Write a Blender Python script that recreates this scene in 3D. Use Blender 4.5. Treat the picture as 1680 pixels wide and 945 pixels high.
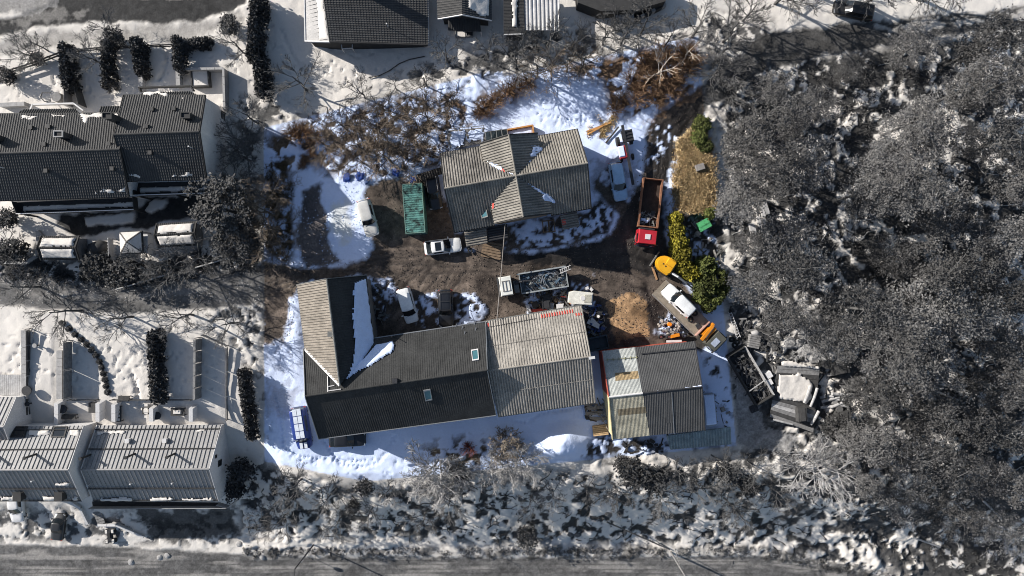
import bpy, bmesh, math, random
import numpy as np
from mathutils import Vector, Matrix, noise as mnoise

for _o in list(bpy.data.objects):
    bpy.data.objects.remove(_o)
SC = bpy.context.scene
COL = SC.collection

# ------------------------------------------------------------------ camera, sky, sun, exposure
HC, PXM, CX, CY = 86.0, 13.0, 840.0, 472.5          # drone height, photo pixels per metre on the yard, image centre
cam = bpy.data.cameras.new("camera")
cam.sensor_fit = 'HORIZONTAL'
cam.angle = 2 * math.atan((840.0 / PXM) / HC)
cam.clip_start = 1.0
cam.clip_end = 5000
camo = bpy.data.objects.new("camera", cam)
COL.objects.link(camo)
camo.location = (0, 0, HC)
camo.rotation_euler = (0, 0, 0)
SC.camera = camo

SUN_EL = math.radians(26)
SUN_H = Vector((0.906, -0.423, 0)).normalized()       # the way shadows fall on the ground
world = bpy.data.worlds.new("World")
SC.world = world
world.use_nodes = True
wn = world.node_tree
bg = wn.nodes['Background']
sky = wn.nodes.new('ShaderNodeTexSky')
sky.sky_type = 'NISHITA'
sky.sun_disc = False
sky.sun_elevation = SUN_EL
sky.sun_rotation = math.atan2(-SUN_H.x, -SUN_H.y) % (2 * math.pi)
hs = wn.nodes.new('ShaderNodeHueSaturation')
hs.inputs['Saturation'].default_value = 1.0
wn.links.new(sky.outputs[0], hs.inputs['Color'])
wn.links.new(hs.outputs[0], bg.inputs[0])
bg.inputs[1].default_value = 0.085
sun = bpy.data.lights.new("sun", 'SUN')
sun.energy = 5.0
sun.angle = math.radians(0.5)
sun.color = (1.0, 0.96, 0.91)
suno = bpy.data.objects.new("sun", sun)
COL.objects.link(suno)
suno.location = (-60, 30, 90)
_d = Vector((SUN_H.x * math.cos(SUN_EL), SUN_H.y * math.cos(SUN_EL), -math.sin(SUN_EL)))
suno.rotation_euler = _d.to_track_quat('-Z', 'Y').to_euler()
SC.view_settings.view_transform = 'Standard'
SC.view_settings.look = 'None'
SC.view_settings.gamma = 1
SC.view_settings.use_curve_mapping = False
SC.view_settings.exposure = 0.74
SC.cycles.filter_width = 1.0

# ------------------------------------------------------------------ placing by photo measurement
def P(px, py, z=0.0):
    k = (HC - z) / HC / PXM
    return Vector(((px - CX) * k, (CY - py) * k, z))

def _sm(t):
    t = np.clip(t, 0, 1)
    return t * t * (3 - 2 * t)

def base_z(x, y):
    """terrain height: level yard, falling to the road along the south side"""
    u = np.asarray(x) * PXM + CX
    v = CY - np.asarray(y) * PXM
    t = np.clip((v - 780) / 145, 0, 1)
    right = -1.2 * _sm((v - 640) / 140) - 5.8 * (0.6 * t + 0.4 * _sm(t))
    left = -7.0 * _sm((v - 630) / 295)
    w = _sm((u - 390) / 80)
    return left * (1 - w) + right * w

def gz(x, y):
    return float(base_z(x, y))

def G(px, py, dz=0.0):
    z = 0.0
    for _ in range(6):
        p = P(px, py, z + dz)
        z = gz(p.x, p.y)
    p = P(px, py, z + dz)
    p.z = z
    return p                                          # ground point under what shows at height dz above ground

def ray_plane(px, py, p0, n):
    o = Vector((0, 0, HC))
    d = P(px, py, 0) - o
    t = (p0 - o).dot(n) / d.dot(n)
    return o + d * t

# ------------------------------------------------------------------ noise and polygons in numpy
_lat = {}
def vnoise(x, y, scale, seed):
    if seed not in _lat:
        _lat[seed] = np.random.default_rng(seed).random((256, 256))
    L = _lat[seed]
    X = np.asarray(x) / scale; Y = np.asarray(y) / scale
    xi = np.floor(X).astype(int); yi = np.floor(Y).astype(int)
    fx = X - xi; fy = Y - yi
    fx = fx * fx * (3 - 2 * fx); fy = fy * fy * (3 - 2 * fy)
    a = L[xi % 256, yi % 256]; b = L[(xi + 1) % 256, yi % 256]
    c = L[xi % 256, (yi + 1) % 256]; d = L[(xi + 1) % 256, (yi + 1) % 256]
    return (a * (1 - fx) + b * fx) * (1 - fy) + (c * (1 - fx) + d * fx) * fy

def fbm(x, y, scale, octv=4, seed=1, gain=0.5):
    t = 0; amp = 1; tot = 0
    for o in range(octv):
        t = t + amp * vnoise(x + 13.7 * o, y - 7.1 * o, scale / 2 ** o, seed + o)
        tot += amp; amp *= gain
    return t / tot

def sdf(poly, X, Y):
    """signed distance, positive inside"""
    pts = np.asarray(poly, float)
    X = np.asarray(X, float); Y = np.asarray(Y, float)
    d = np.full(X.shape, 1e9); ins = np.zeros(X.shape, bool)
    n = len(pts)
    for i in range(n):
        a = pts[i]; b = pts[(i + 1) % n]
        ex, ey = b - a
        wx = X - a[0]; wy = Y - a[1]
        t = np.clip((wx * ex + wy * ey) / max(ex * ex + ey * ey, 1e-9), 0, 1)
        d = np.minimum(d, (wx - ex * t) ** 2 + (wy - ey * t) ** 2)
        c = ((a[1] <= Y) & (b[1] > Y)) | ((b[1] <= Y) & (a[1] > Y))
        with np.errstate(divide='ignore', invalid='ignore'):
            xc = a[0] + (Y - a[1]) / (b[1] - a[1] if b[1] != a[1] else 1e-9) * ex
        ins ^= c & (X < xc)
    d = np.sqrt(d)
    return np.where(ins, d, -d)

def linedist(pts, X, Y):
    d = np.full(np.shape(X), 1e9)
    for a, b in zip(pts[:-1], pts[1:]):
        ex, ey = b[0] - a[0], b[1] - a[1]
        wx = X - a[0]; wy = Y - a[1]
        t = np.clip((wx * ex + wy * ey) / max(ex * ex + ey * ey, 1e-9), 0, 1)
        d = np.minimum(d, np.hypot(wx - ex * t, wy - ey * t))
    return d

# the lot that keeps its colours in the photograph; what lies around it is grey
LOT = [(434, 210), (824, 112), (826, 126), (1144, 60), (1208, 731), (600, 789), (434, 757)]
def in_lot(px, py):
    return bool(sdf(LOT, np.array([px]), np.array([py]))[0] > 0)

# ------------------------------------------------------------------ materials
_mats = {}
def M(name, col, rough=0.8, var=0.25, scale=2.5, bump=0.25, bscale=None, metal=0.0, col2=None, fac2=0.5, island=0.0, spec=0.3, fine=0.12, coat=0.0, trans=0.0):
    if name in _mats:
        return _mats[name]
    if not name.startswith('snow'):
        kk = 0.80 if max(col) < 0.45 else 0.9
        col = tuple(c * kk for c in col); col2 = tuple(c * kk for c in col2) if col2 else None
    m = bpy.data.materials.new(name)
    m.use_nodes = True
    nt = m.node_tree
    N, L = nt.nodes, nt.links
    b = N['Principled BSDF']
    b.inputs['Roughness'].default_value = rough
    b.inputs['Metallic'].default_value = metal
    b.inputs['Specular IOR Level'].default_value = spec
    b.inputs['Coat Weight'].default_value = coat
    b.inputs['Transmission Weight'].default_value = trans
    tc = N.new('ShaderNodeTexCoord')
    ns = N.new('ShaderNodeTexNoise')
    ns.inputs['Scale'].default_value = scale
    ns.inputs['Detail'].default_value = 5
    ns.inputs['Roughness'].default_value = 0.65
    L.new(tc.outputs['Object'], ns.inputs['Vector'])
    rp = N.new('ShaderNodeValToRGB')
    c2 = col2 if col2 else tuple(c * (1 + var) for c in col)
    c1 = tuple(c * (1 - var) for c in col)
    rp.color_ramp.elements[0].position = 0.5 - 0.18 if not col2 else max(0.02, fac2 - 0.12)
    rp.color_ramp.elements[1].position = 0.5 + 0.18 if not col2 else min(0.98, fac2 + 0.12)
    rp.color_ramp.elements[0].color = (*c1, 1)
    rp.color_ramp.elements[1].color = (*c2, 1)
    L.new(ns.outputs['Fac'], rp.inputs[0])
    out = rp.outputs[0]
    if fine:
        n2 = N.new('ShaderNodeTexNoise')
        n2.inputs['Scale'].default_value = scale * 9
        n2.inputs['Detail'].default_value = 3
        L.new(tc.outputs['Object'], n2.inputs['Vector'])
        mr = N.new('ShaderNodeMapRange')
        mr.inputs[1].default_value = 0.3; mr.inputs[2].default_value = 0.7
        mr.inputs[3].default_value = 1 - fine * 1.6; mr.inputs[4].default_value = 1 + fine * 1.6
        L.new(n2.outputs['Fac'], mr.inputs[0])
        mx = N.new('ShaderNodeMix'); mx.data_type = 'RGBA'; mx.blend_type = 'MULTIPLY'
        mx.inputs[0].default_value = 1
        L.new(out, mx.inputs[6]); L.new(mr.outputs[0], mx.inputs[7])
        out = mx.outputs[2]
    if island:
        ge = N.new('ShaderNodeNewGeometry')
        mr = N.new('ShaderNodeMapRange')
        mr.inputs[3].default_value = 1 - island; mr.inputs[4].default_value = 1 + island
        L.new(ge.outputs['Random Per Island'], mr.inputs[0])
        oi = N.new('ShaderNodeObjectInfo')
        m2 = N.new('ShaderNodeMapRange')
        m2.inputs[3].default_value = 0.62; m2.inputs[4].default_value = 1.3
        L.new(oi.outputs['Random'], m2.inputs[0])
        mm = N.new('ShaderNodeMath'); mm.operation = 'MULTIPLY'
        L.new(mr.outputs[0], mm.inputs[0]); L.new(m2.outputs[0], mm.inputs[1])
        mx = N.new('ShaderNodeMix'); mx.data_type = 'RGBA'; mx.blend_type = 'MULTIPLY'
        mx.inputs[0].default_value = 1
        L.new(out, mx.inputs[6]); L.new(mm.outputs[0], mx.inputs[7])
        out = mx.outputs[2]
    L.new(out, b.inputs['Base Color'])
    if bump:
        bn = N.new('ShaderNodeTexNoise')
        bn.inputs['Scale'].default_value = bscale or scale * 6
        bn.inputs['Detail'].default_value = 4
        L.new(tc.outputs['Object'], bn.inputs['Vector'])
        bp = N.new('ShaderNodeBump')
        bp.inputs['Strength'].default_value = bump
        bp.inputs['Distance'].default_value = 0.05
        L.new(bn.outputs['Fac'], bp.inputs['Height'])
        L.new(bp.outputs[0], b.inputs['Normal'])
    _mats[name] = m
    return m

def g(v):
    return (v * 1.03, v, v * 0.97)

SNOW_IN = (0.57, 0.65, 0.83)  # blue of shaded snow put into the base colour
SNOW_OUT = (0.555, 0.52, 0.475)  # warm tint put in to offset the blue of skylit shade
snow_in = M('snow_lot', SNOW_IN, 0.75, 0.06, 1.5, 0.35, 9, fine=0.05)
snow_out = M('snow_grey', SNOW_OUT, 0.75, 0.08, 1.5, 0.35, 9, fine=0.05)
rib_grey = M('sheet_roof_grey', (0.225, 0.207, 0.178), 0.75, 0.34, 0.6, 0.15, fine=0.15)
rib_dirty = M('sheet_roof_dirty', (0.19, 0.175, 0.155), 0.8, 0.45, 0.5, 0.15, fine=0.18)
dark_sheet = M('sheet_roof_black', (0.050, 0.050, 0.049), 0.85, 0.2, 0.6, 0.1, fine=0.12, spec=0.06)
shed_dark = M('sheet_roof_charcoal', (0.085, 0.085, 0.085), 0.85, 0.15, 0.8, 0.1, fine=0.12, spec=0.06)
shed_light = M('sheet_roof_pale', (0.42, 0.43, 0.40), 0.7, 0.22, 0.9, 0.1, fine=0.14)
shed_beige = M('sheet_roof_beige', (0.42, 0.385, 0.29), 0.75, 0.32, 0.8, 0.1, fine=0.2)
rust_patch = M('rusted_sheet', (0.33, 0.24, 0.13), 0.8, 0.45, 3, 0.1)
red_sheet = M('red_sheet', (0.50, 0.07, 0.05), 0.7, 0.2, 2, 0.1)
red_wall = M('red_wall', (0.42, 0.09, 0.06), 0.75, 0.2, 2, 0.1)
cream_wall = M('cream_wall', (0.62, 0.52, 0.30), 0.75, 0.15, 2, 0.1)
house_wall = M('house_wall', (0.32, 0.25, 0.17), 0.8, 0.15, 2, 0.1)
barn_wall = M('barn_wall', (0.22, 0.20, 0.18), 0.85, 0.2, 2, 0.1)
dark_wood = M('dark_wood', (0.05, 0.045, 0.04), 0.8, 0.3, 3, 0.2)
brown_wood = M('brown_wood', (0.20, 0.14, 0.09), 0.85, 0.3, 3, 0.2)
orange_wood = M('orange_wood', (0.48, 0.24, 0.08), 0.8, 0.3, 3, 0.2)
grey_wood = M('grey_wood', (0.26, 0.24, 0.22), 0.85, 0.25, 3, 0.2)
plank_wood = M('plank_wood', (0.50, 0.34, 0.18), 0.85, 0.25, 3, 0.2)
tile_dark = M('roof_tile_dark', g(0.058), 0.75, 0.2, 1.2, 0.1, fine=0.2, island=0.0)
tile_black = M('roof_tile_black', g(0.05), 0.6, 0.2, 1.2, 0.1, fine=0.2)
wall_white = M('wall_white', g(0.60), 0.8, 0.06, 1.5, 0.05)
wall_grey = M('wall_grey', g(0.34), 0.8, 0.1, 1.5, 0.08)
wall_dark = M('wall_dark', g(0.04), 0.8, 0.2, 1.5, 0.08)
seam_light = M('seam_roof_light', g(0.30), 0.55, 0.12, 0.9, 0.06, metal=0.15)
trim_light = M('trim_light', g(0.55), 0.6, 0.08, 2, 0.05)
trim_dark = M('trim_dark', g(0.035), 0.6, 0.2, 2, 0.05)
metal_grey = M('metal_grey', (0.30, 0.31, 0.32), 0.45, 0.15, 3, 0.1, metal=0.5)
metal_dark = M('metal_dark', (0.035, 0.035, 0.038), 0.55, 0.3, 3, 0.15)
metal_dull = M('metal_dull', (0.16, 0.16, 0.15), 0.6, 0.4, 3, 0.2)
rust = M('rust', (0.22, 0.10, 0.055), 0.85, 0.35, 2.5, 0.2)
glass_dark = M('glass_dark', (0.012, 0.016, 0.02), 0.08, 0.1, 1, 0, spec=0.6, fine=0)
glass_teal = M('glass_teal', (0.06, 0.16, 0.18), 0.12, 0.1, 1, 0, spec=0.6, fine=0)
rubber = M('rubber', (0.025, 0.025, 0.025), 0.85, 0.2, 5, 0.1)
rim_met = M('rim_metal', (0.5, 0.5, 0.5), 0.4, 0.1, 5, 0, metal=0.6)
concrete = M('concrete_grey', g(0.36), 0.9, 0.18, 2, 0.2)
paving = M('paving_grey', g(0.20), 0.9, 0.2, 2, 0.2)
wood_grey_out = M('timber_grey', g(0.22), 0.85, 0.3, 2.5, 0.2)
wood_light_out = M('timber_pale', g(0.42), 0.85, 0.25, 2.5, 0.2)
wood_dark_out = M('timber_dark', g(0.06), 0.85, 0.3, 2.5, 0.2)
bark_out = M('bark_grey', g(0.10), 0.9, 0.35, 3, 0.3)
bark_pale = M('bark_pale_grey', g(0.36), 0.9, 0.25, 3, 0.3)
bark_in = M('bark_brown', (0.115, 0.095, 0.078), 0.9, 0.35, 3, 0.3)
bark_birch = M('bark_birch', (0.55, 0.48, 0.40), 0.8, 0.25, 3, 0.3)
twig_rust = M('twig_rust', (0.27, 0.165, 0.095), 0.9, 0.35, 1.2, 0, island=0.35)
twig_brown = M('twig_brown', (0.19, 0.145, 0.105), 0.9, 0.35, 1.2, 0, island=0.35)
twig_pale = M('twig_pale', (0.44, 0.37, 0.29), 0.9, 0.3, 1.2, 0, island=0.35)
twig_red = M('twig_red', (0.36, 0.12, 0.09), 0.9, 0.3, 1.2, 0, island=0.3)
twig_grey = M('twig_grey', g(0.12), 0.9, 0.3, 1.2, 0, island=0.35)
twig_ash = M('twig_ash', g(0.26), 0.9, 0.3, 1.2, 0, island=0.35)
pine_grey = M('pine_needles_grey', g(0.118), 0.9, 0.4, 0.35, 0, island=0.30, spec=0.05)
conifer_dark = M('conifer_dark_grey', g(0.07), 0.85, 0.3, 0.8, 0, island=0.5)
ever_grey = M('evergreen_grey', g(0.06), 0.85, 0.35, 0.8, 0, island=0.5)
leaf_yellow = M('conifer_yellow_green', (0.25, 0.215, 0.022), 0.8, 0.35, 0.5, 0, island=0.45)
leaf_green = M('conifer_green', (0.10, 0.115, 0.028), 0.8, 0.35, 0.5, 0, island=0.45)
straw = M('straw_grass', (0.62, 0.46, 0.25), 0.9, 0.3, 0.8, 0, island=0.4)
heath = M('heath_grey', g(0.075), 0.9, 0.4, 0.8, 0, island=0.5)

# ------------------------------------------------------------------ mesh building
ORG = {}
class MB:
    def __init__(s):
        s.v = []; s.f = []
    def add(s, vs, fs):
        o = len(s.v)
        s.v += [tuple(v) for v in vs]
        s.f += [tuple(i + o for i in f) for f in fs]
        return s
    def box(s, c, size, rz=0.0, top=1.0):
        hx, hy, hz = size[0] / 2, size[1] / 2, size[2] / 2
        ca, sa = math.cos(rz), math.sin(rz)
        vs = []
        for z, k in ((-hz, 1.0), (hz, top)):
            for x, y in ((-hx, -hy), (hx, -hy), (hx, hy), (-hx, hy)):
                x *= k; y *= k
                vs.append((c[0] + x * ca - y * sa, c[1] + x * sa + y * ca, c[2] + z))
        return s.add(vs, [(3, 2, 1, 0), (4, 5, 6, 7), (0, 1, 5, 4), (1, 2, 6, 5), (2, 3, 7, 6), (3, 0, 4, 7)])
    def prism(s, poly, z0, z1):
        n = len(poly)
        a = sum(poly[i][0] * poly[(i + 1) % n][1] - poly[(i + 1) % n][0] * poly[i][1] for i in range(n))
        if a < 0:
            poly = poly[::-1]
        vs = [(p[0], p[1], z0) for p in poly] + [(p[0], p[1], z1) for p in poly]
        fs = [tuple(range(n - 1, -1, -1)), tuple(range(n, 2 * n))]
        fs += [(i, (i + 1) % n, (i + 1) % n + n, i + n) for i in range(n)]
        return s.add(vs, fs)
    def slab(s, pts, n, t0, t1):
        """planar polygon given thickness along n from t0 to t1 (t1 > t0)"""
        k = len(pts)
        e = sum(((pts[i] - pts[0]).cross(pts[i + 1] - pts[0]) for i in range(1, k - 1)), Vector())
        if e.dot(n) < 0:
            pts = pts[::-1]
        vs = [p + n * t0 for p in pts] + [p + n * t1 for p in pts]
        fs = [tuple(range(k - 1, -1, -1)), tuple(range(k, 2 * k))]
        fs += [(i, (i + 1) % k, (i + 1) % k + k, i + k) for i in range(k)]
        return s.add(vs, fs)
    def tube(s, pts, radii, n=6, cap=True):
        pts = [Vector(p) for p in pts]
        if not hasattr(radii, '__len__'):
            radii = [radii] * len(pts)
        o = len(s.v)
        up = Vector((0, 0, 1))
        for i, p in enumerate(pts):
            d = (pts[min(i + 1, len(pts) - 1)] - pts[max(i - 1, 0)])
            if d.length < 1e-6:
                d = Vector((0, 0, 1))
            d.normalize()
            a = d.cross(up if abs(d.z) < 0.95 else Vector((1, 0, 0))).normalized()
            b = d.cross(a)
            for k in range(n):
                t = 2 * math.pi * k / n
                s.v.append(tuple(p + (a * math.cos(t) + b * math.sin(t)) * radii[i]))
        for i in range(len(pts) - 1):
            for k in range(n):
                s.f.append((o + i * n + k, o + i * n + (k + 1) % n, o + (i + 1) * n + (k + 1) % n, o + (i + 1) * n + k))
        if cap:
            s.f.append(tuple(o + k for k in range(n - 1, -1, -1)))
            s.f.append(tuple(o + (len(pts) - 1) * n + k for k in range(n)))
        return s
    def torus(s, c, R, r, axis=Vector((0, 0, 1)), n=14, m=6):
        q = Vector((0, 0, 1)).rotation_difference(axis)
        vs = []
        for i in range(n):
            a = 2 * math.pi * i / n
            for j in range(m):
                b = 2 * math.pi * j / m
                vs.append(Vector(c) + q @ Vector(((R + r * math.cos(b)) * math.cos(a), (R + r * math.cos(b)) * math.sin(a), r * math.sin(b))))
        fs = [(i * m + j, ((i + 1) % n) * m + j, ((i + 1) % n) * m + (j + 1) % m, i * m + (j + 1) % m) for i in range(n) for j in range(m)]
        return s.add(vs, fs)
    def cyl(s, c, r, h, axis=Vector((0, 0, 1)), n=14):
        a = Vector(axis).normalized() * (h / 2)
        return s.tube([Vector(c) - a, Vector(c) + a], r, n)
    def bar(s, a, b, w, h):
        """square-section bar from a to b, h measured upwards"""
        a = Vector(a); b = Vector(b)
        d = (b - a).normalized()
        side = d.cross(Vector((0, 0, 1)))
        if side.length < 1e-4:
            side = Vector((1, 0, 0))
        side.normalize()
        up = side.cross(d)
        vs = []
        for p in (a, b):
            for i, j in ((-1, -1), (1, -1), (1, 1), (-1, 1)):
                vs.append(p + side * (i * w / 2) + up * (j * h / 2))
        return s.add(vs, [(3, 2, 1, 0), (4, 5, 6, 7), (0, 1, 5, 4), (1, 2, 6, 5), (2, 3, 7, 6), (3, 0, 4, 7)])
    def build(s, name, mat, parent=None, smooth=False):
        me = bpy.data.meshes.new(name)
        org = ORG.get(parent.name, Vector()) if parent is not None else Vector()
        vs = [(v[0] - org[0], v[1] - org[1], v[2] - org[2]) for v in s.v] if org.length else s.v
        me.from_pydata(vs, [], s.f)
        me.update()
        if smooth:
            me.polygons.foreach_set('use_smooth', [True] * len(me.polygons))
        me.materials.append(mat)
        o = bpy.data.objects.new(name, me)
        COL.objects.link(o)
        if parent is not None:
            o.parent = parent
            if parent.name in ORG:
                ORG[o.name] = org
        return o

def np_mesh(name, verts, quads, mat, parent=None, smooth=False):
    verts = np.asarray(verts, np.float32)
    quads = np.asarray(quads, np.int32)
    if parent is not None and parent.name in ORG:
        verts = verts - np.array(ORG[parent.name], np.float32)
    me = bpy.data.meshes.new(name)
    k = quads.shape[1]
    me.vertices.add(len(verts)); me.vertices.foreach_set('co', verts.ravel())
    me.loops.add(quads.size); me.loops.foreach_set('vertex_index', quads.ravel())
    me.polygons.add(len(quads)); me.polygons.foreach_set('loop_start', np.arange(len(quads), dtype=np.int32) * k)
    me.update(calc_edges=True)
    if smooth:
        me.polygons.foreach_set('use_smooth', np.ones(len(quads), bool))
    me.materials.append(mat)
    o = bpy.data.objects.new(name, me)
    COL.objects.link(o)
    if parent is not None:
        o.parent = parent
        if parent.name in ORG:
            ORG[o.name] = ORG[parent.name]
    return o

def tag(o, label=None, cat=None, group=None, kind=None):
    if label: o['label'] = label
    if cat: o['category'] = cat
    if group: o['group'] = group
    if kind: o['kind'] = kind
    return o

def thing(name, label, cat, loc=(0, 0, 0), rz=0.0, group=None, world=False):
    """an Empty at the thing's base; world=True: its parts are given in world coordinates"""
    o = bpy.data.objects.new(name, None)
    o.empty_display_size = 0.5
    COL.objects.link(o)
    o.location = loc
    o.rotation_euler = (0, 0, rz)
    if world:
        ORG[o.name] = Vector(loc)
    return tag(o, label, cat, group)

def dup(root, loc, rz=0.0, sc=1.0, label=None, group=None):
    def cp(o, par):
        c = o.copy()
        COL.objects.link(c)
        if par is not None:
            c.parent = par
        for ch in o.children:
            cp(ch, c)
        return c
    r = cp(root, None)
    r.location = loc
    r.rotation_euler = (0, 0, rz)
    r.scale = sc if hasattr(sc, '__len__') else (sc, sc, sc)
    if label: r['label'] = label
    if group: r['group'] = group
    return r

def heading(dx, dy):
    """rotation that points local +Y along a photo direction"""
    return math.atan2(-dy, dx) - math.pi / 2

ORD = ['first', 'second', 'third', 'fourth', 'fifth', 'sixth', 'seventh', 'eighth', 'ninth', 'tenth', 'eleventh', 'twelfth',
       'thirteenth', 'fourteenth', 'fifteenth', 'sixteenth', 'seventeenth', 'eighteenth', 'nineteenth', 'twentieth']
# ------------------------------------------------------------------ the ground
def build_ground():
    xs = np.concatenate([[-900, -450, -220, -130, -95, -82], np.arange(-74, 74.01, 0.18), [82, 95, 130, 220, 450, 900]])
    ys = np.concatenate([[-900, -450, -220, -120, -80, -56], np.arange(-43.5, 43.01, 0.18), [56, 80, 120, 220, 450, 900]])
    X, Y = np.meshgrid(xs, ys)
    Z = base_z(X, Y)
    U = CX + X * PXM * HC / (HC - Z)
    V = CY - Y * PXM * HC / (HC - Z)
    nA = fbm(X, Y, 2.2, 5, 11); nB = fbm(X, Y, 0.9, 4, 31); nC = fbm(X, Y, 6.0, 4, 51); nD = fbm(X, Y, 0.45, 2, 71)
    edge = (nA - 0.5) * 44 + (nB - 0.5) * 22 + (nD - 0.5) * 16
    def mk(poly, soft=4, amp=1.0):
        return np.clip((sdf(poly, U, V) + edge * amp) / soft + 0.5, 0, 1)
    lot = np.clip(sdf(LOT, U, V) / 1.5 + 0.5, 0, 1)
    snow = np.ones_like(X)
    und = np.zeros(X.shape + (3,)); und[:] = (0.055, 0.05, 0.042)
    und[lot > 0.5] = (0.11, 0.078, 0.055)
    rough = np.full(X.shape, 0.9)
    H = np.zeros_like(X)
    def cut(poly, col, amount=1.0, soft=4, amp=1.0, var=0.3, h=0.0, rg=None):
        nonlocal snow
        m = mk(poly, soft, amp)
        snow = snow * (1 - m * amount)
        c = np.array(col)[None, None, :] * (1 + var * 2 * (nB - 0.5) + var * 1.6 * (nC - 0.5))[..., None]
        k = (m > 0.3)[..., None]
        und[:] = np.where(k, c, und)
        H[:] += m * h
        if rg is not None:
            rough[:] = np.where(m > 0.4, rg, rough)
        return m
    # ---- outside: mixed snow and heath
    def mixed(poly, cover, col, soft=0.10, grain=0.6):
        """patchy snow over low growth: cover = share of snow"""
        nonlocal snow
        m = mk(poly, 20, 0.6)
        n = nA * (1 - grain) + nB * grain
        n = (n - n.mean()) / n.std() * 0.2 + 0.5
        thr = 0.5 + (0.5 - cover) * 0.62
        sn = np.clip((n - thr) / soft + 0.5, 0, 1)
        snow = snow * (1 - m * (1 - sn))
        und[:] = np.where((m > 0.3)[..., None], np.array(col)[None, None] * (0.75 + 0.5 * nC[..., None]), und)
        H[:] += m * (nB - 0.5) * 0.30
    F = (0.05, 0.05, 0.048)
    mixed([(1180, 110), (1700, 40), (1750, 1000), (1500, 960), (1240, 780), (1210, 640), (1300, 560), (1190, 420)], 0.36, F)
    mixed([(1150, 20), (1270, 30), (1260, 120), (1170, 200), (1150, 60)], 0.50, (0.09, 0.088, 0.084))
    mixed([(650, 118), (830, 65), (960, 40), (1000, 80), (1100, 40), (1150, 55), (830, 130), (700, 150)], 0.55, (0.08, 0.078, 0.075))
    mixed([(380, 160), (450, 150), (500, 190), (440, 215), (430, 420), (390, 400), (400, 300), (380, 240)], 0.60, (0.09, 0.088, 0.084))
    mixed([(-40, 400), (100, 425), (300, 410), (440, 350), (440, 440), (200, 470), (-40, 460)], 0.32, (0.06, 0.058, 0.055))
    mixed([(330, 500), (440, 470), (440, 720), (400, 600)], 0.72, (0.08, 0.078, 0.075))
    mixed([(390, 740), (600, 800), (760, 785), (1000, 760), (1210, 745), (1290, 800), (1480, 960), (1240, 905), (800, 896), (390, 885)], 0.70, (0.055, 0.053, 0.05), grain=0.6)
    mixed([(1200, 740), (1330, 700), (1420, 820), (1560, 960), (1300, 900)], 0.60, (0.07, 0.068, 0.065), grain=0.5)
    # relief of the rocky slope
    sl = mk([(395, 770), (600, 800), (1200, 752), (1300, 800), (1560, 960), (1300, 906), (800, 893), (395, 880)], 16, 0.3)
    rid = 1 - np.abs(2 * fbm(X, Y, 3.2, 4, 91) - 1) * 2.2
    H += sl * (rid * 0.20 + (nA - 0.5) * 0.40 + (nC - 0.5) * 1.5 * np.clip((U - 640) / 260, 0.15, 1))
    # ---- outside: streets
    AS = (0.036, 0.036, 0.035)
    cut([(-40, 66), (0, 60), (50, 47), (100, 40), (175, 37), (250, 37), (325, 33), (375, 20), (405, 4), (412, -40), (352, -40), (340, -4), (300, -2), (200, -6), (100, -8), (70, 10), (30, 28), (-40, 30)], AS, 1, 6, 0.25, 0.35)
    m = mk([(-40, 38), (40, 30), (90, 20), (140, 24), (90, 30), (40, 40), (-40, 52)], 8, 1.0)
    snow = np.maximum(snow, m * 0.22)
    m = mk([(-30, -40), (60, -40), (95, 0), (45, 22), (-30, 34)], 8, 0.6)
    snow = snow * (1 - m * 0.75); und[m > 0.3] = (0.16, 0.16, 0.155)
    # strip of thinner, greyer snow beside the upper street
    m = mk([(-40, 75), (60, 55), (200, 45), (330, 42), (400, 20), (400, 38), (300, 66), (180, 68), (60, 78), (-40, 100)], 10, 0.5)
    snow = snow * (1 - m * (0.30 + 0.35 * nB))
    # lane coming in from the left
    LN = (0.10, 0.098, 0.095)
    cut([(-60, 458), (90, 466), (200, 464), (330, 450), (440, 434), (440, 496), (330, 508), (200, 514), (90, 508), (-60, 498)], LN, 0.96, 6, 0.18, 0.35)
    m = mk([(20, 478), (200, 484), (330, 470), (420, 462), (330, 478), (200, 492), (20, 486)], 6, 0.5)
    snow = np.maximum(snow, m * 0.22)
    # courtyard between the tiled houses and the sheds
    cut([(95, 350), (225, 348), (240, 326), (348, 318), (338, 362), (300, 362), (262, 368), (240, 376), (205, 372), (150, 388), (122, 388), (96, 366)], AS, 1, 4, 0.3, 0.3)
    cut([(60, 402), (72, 388), (66, 440), (36, 440), (52, 428)], (0.075, 0.074, 0.072), 0.95, 4, 0.2)
    m = mk([(139, 357), (222, 349), (220, 365), (145, 371)], 3, 0.2); snow = np.maximum(snow, m); H += m * 0.3
    m = mk([(243, 332), (277, 326), (272, 340), (250, 350), (243, 345)], 3, 0.3); snow = np.maximum(snow, m); H += m * 0.35
    # lower parking strip and the road along the south
    mixed([(-40, 832), (130, 832), (240, 850), (380, 832), (400, 880), (380, 900), (-40, 890)], 0.62, (0.12, 0.118, 0.114), grain=0.7)
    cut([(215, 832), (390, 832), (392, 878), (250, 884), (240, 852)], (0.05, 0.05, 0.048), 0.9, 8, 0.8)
    RD = (0.115, 0.113, 0.109)
    road = cut([(-60, 893), (200, 897), (430, 912), (800, 914), (1230, 912), (1330, 922), (1440, 945), (1560, 990), (1560, 1100), (-60, 1100)], RD, 1, 5, 0.2, 0.25, -0.06)
    snow = np.maximum(snow, road * np.clip((fbm(X * 0.16, Y, 0.8, 4, 131) - 0.52) * 2.0, 0, 0.26))
    rw = np.full(X.shape, 1e9)
    for yy in (921, 927, 935, 941):
        rw = np.minimum(rw, np.abs(V - yy - (nC - .5) * 6 - np.clip(U - 1240, 0, 400) * .10))
    und *= (1 - 0.25 * np.clip(1 - rw / 2.2, 0, 1) * road)[..., None]; snow = snow * (1 - 0.8 * np.clip(1 - rw / 2.2, 0, 1) * road)
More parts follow.
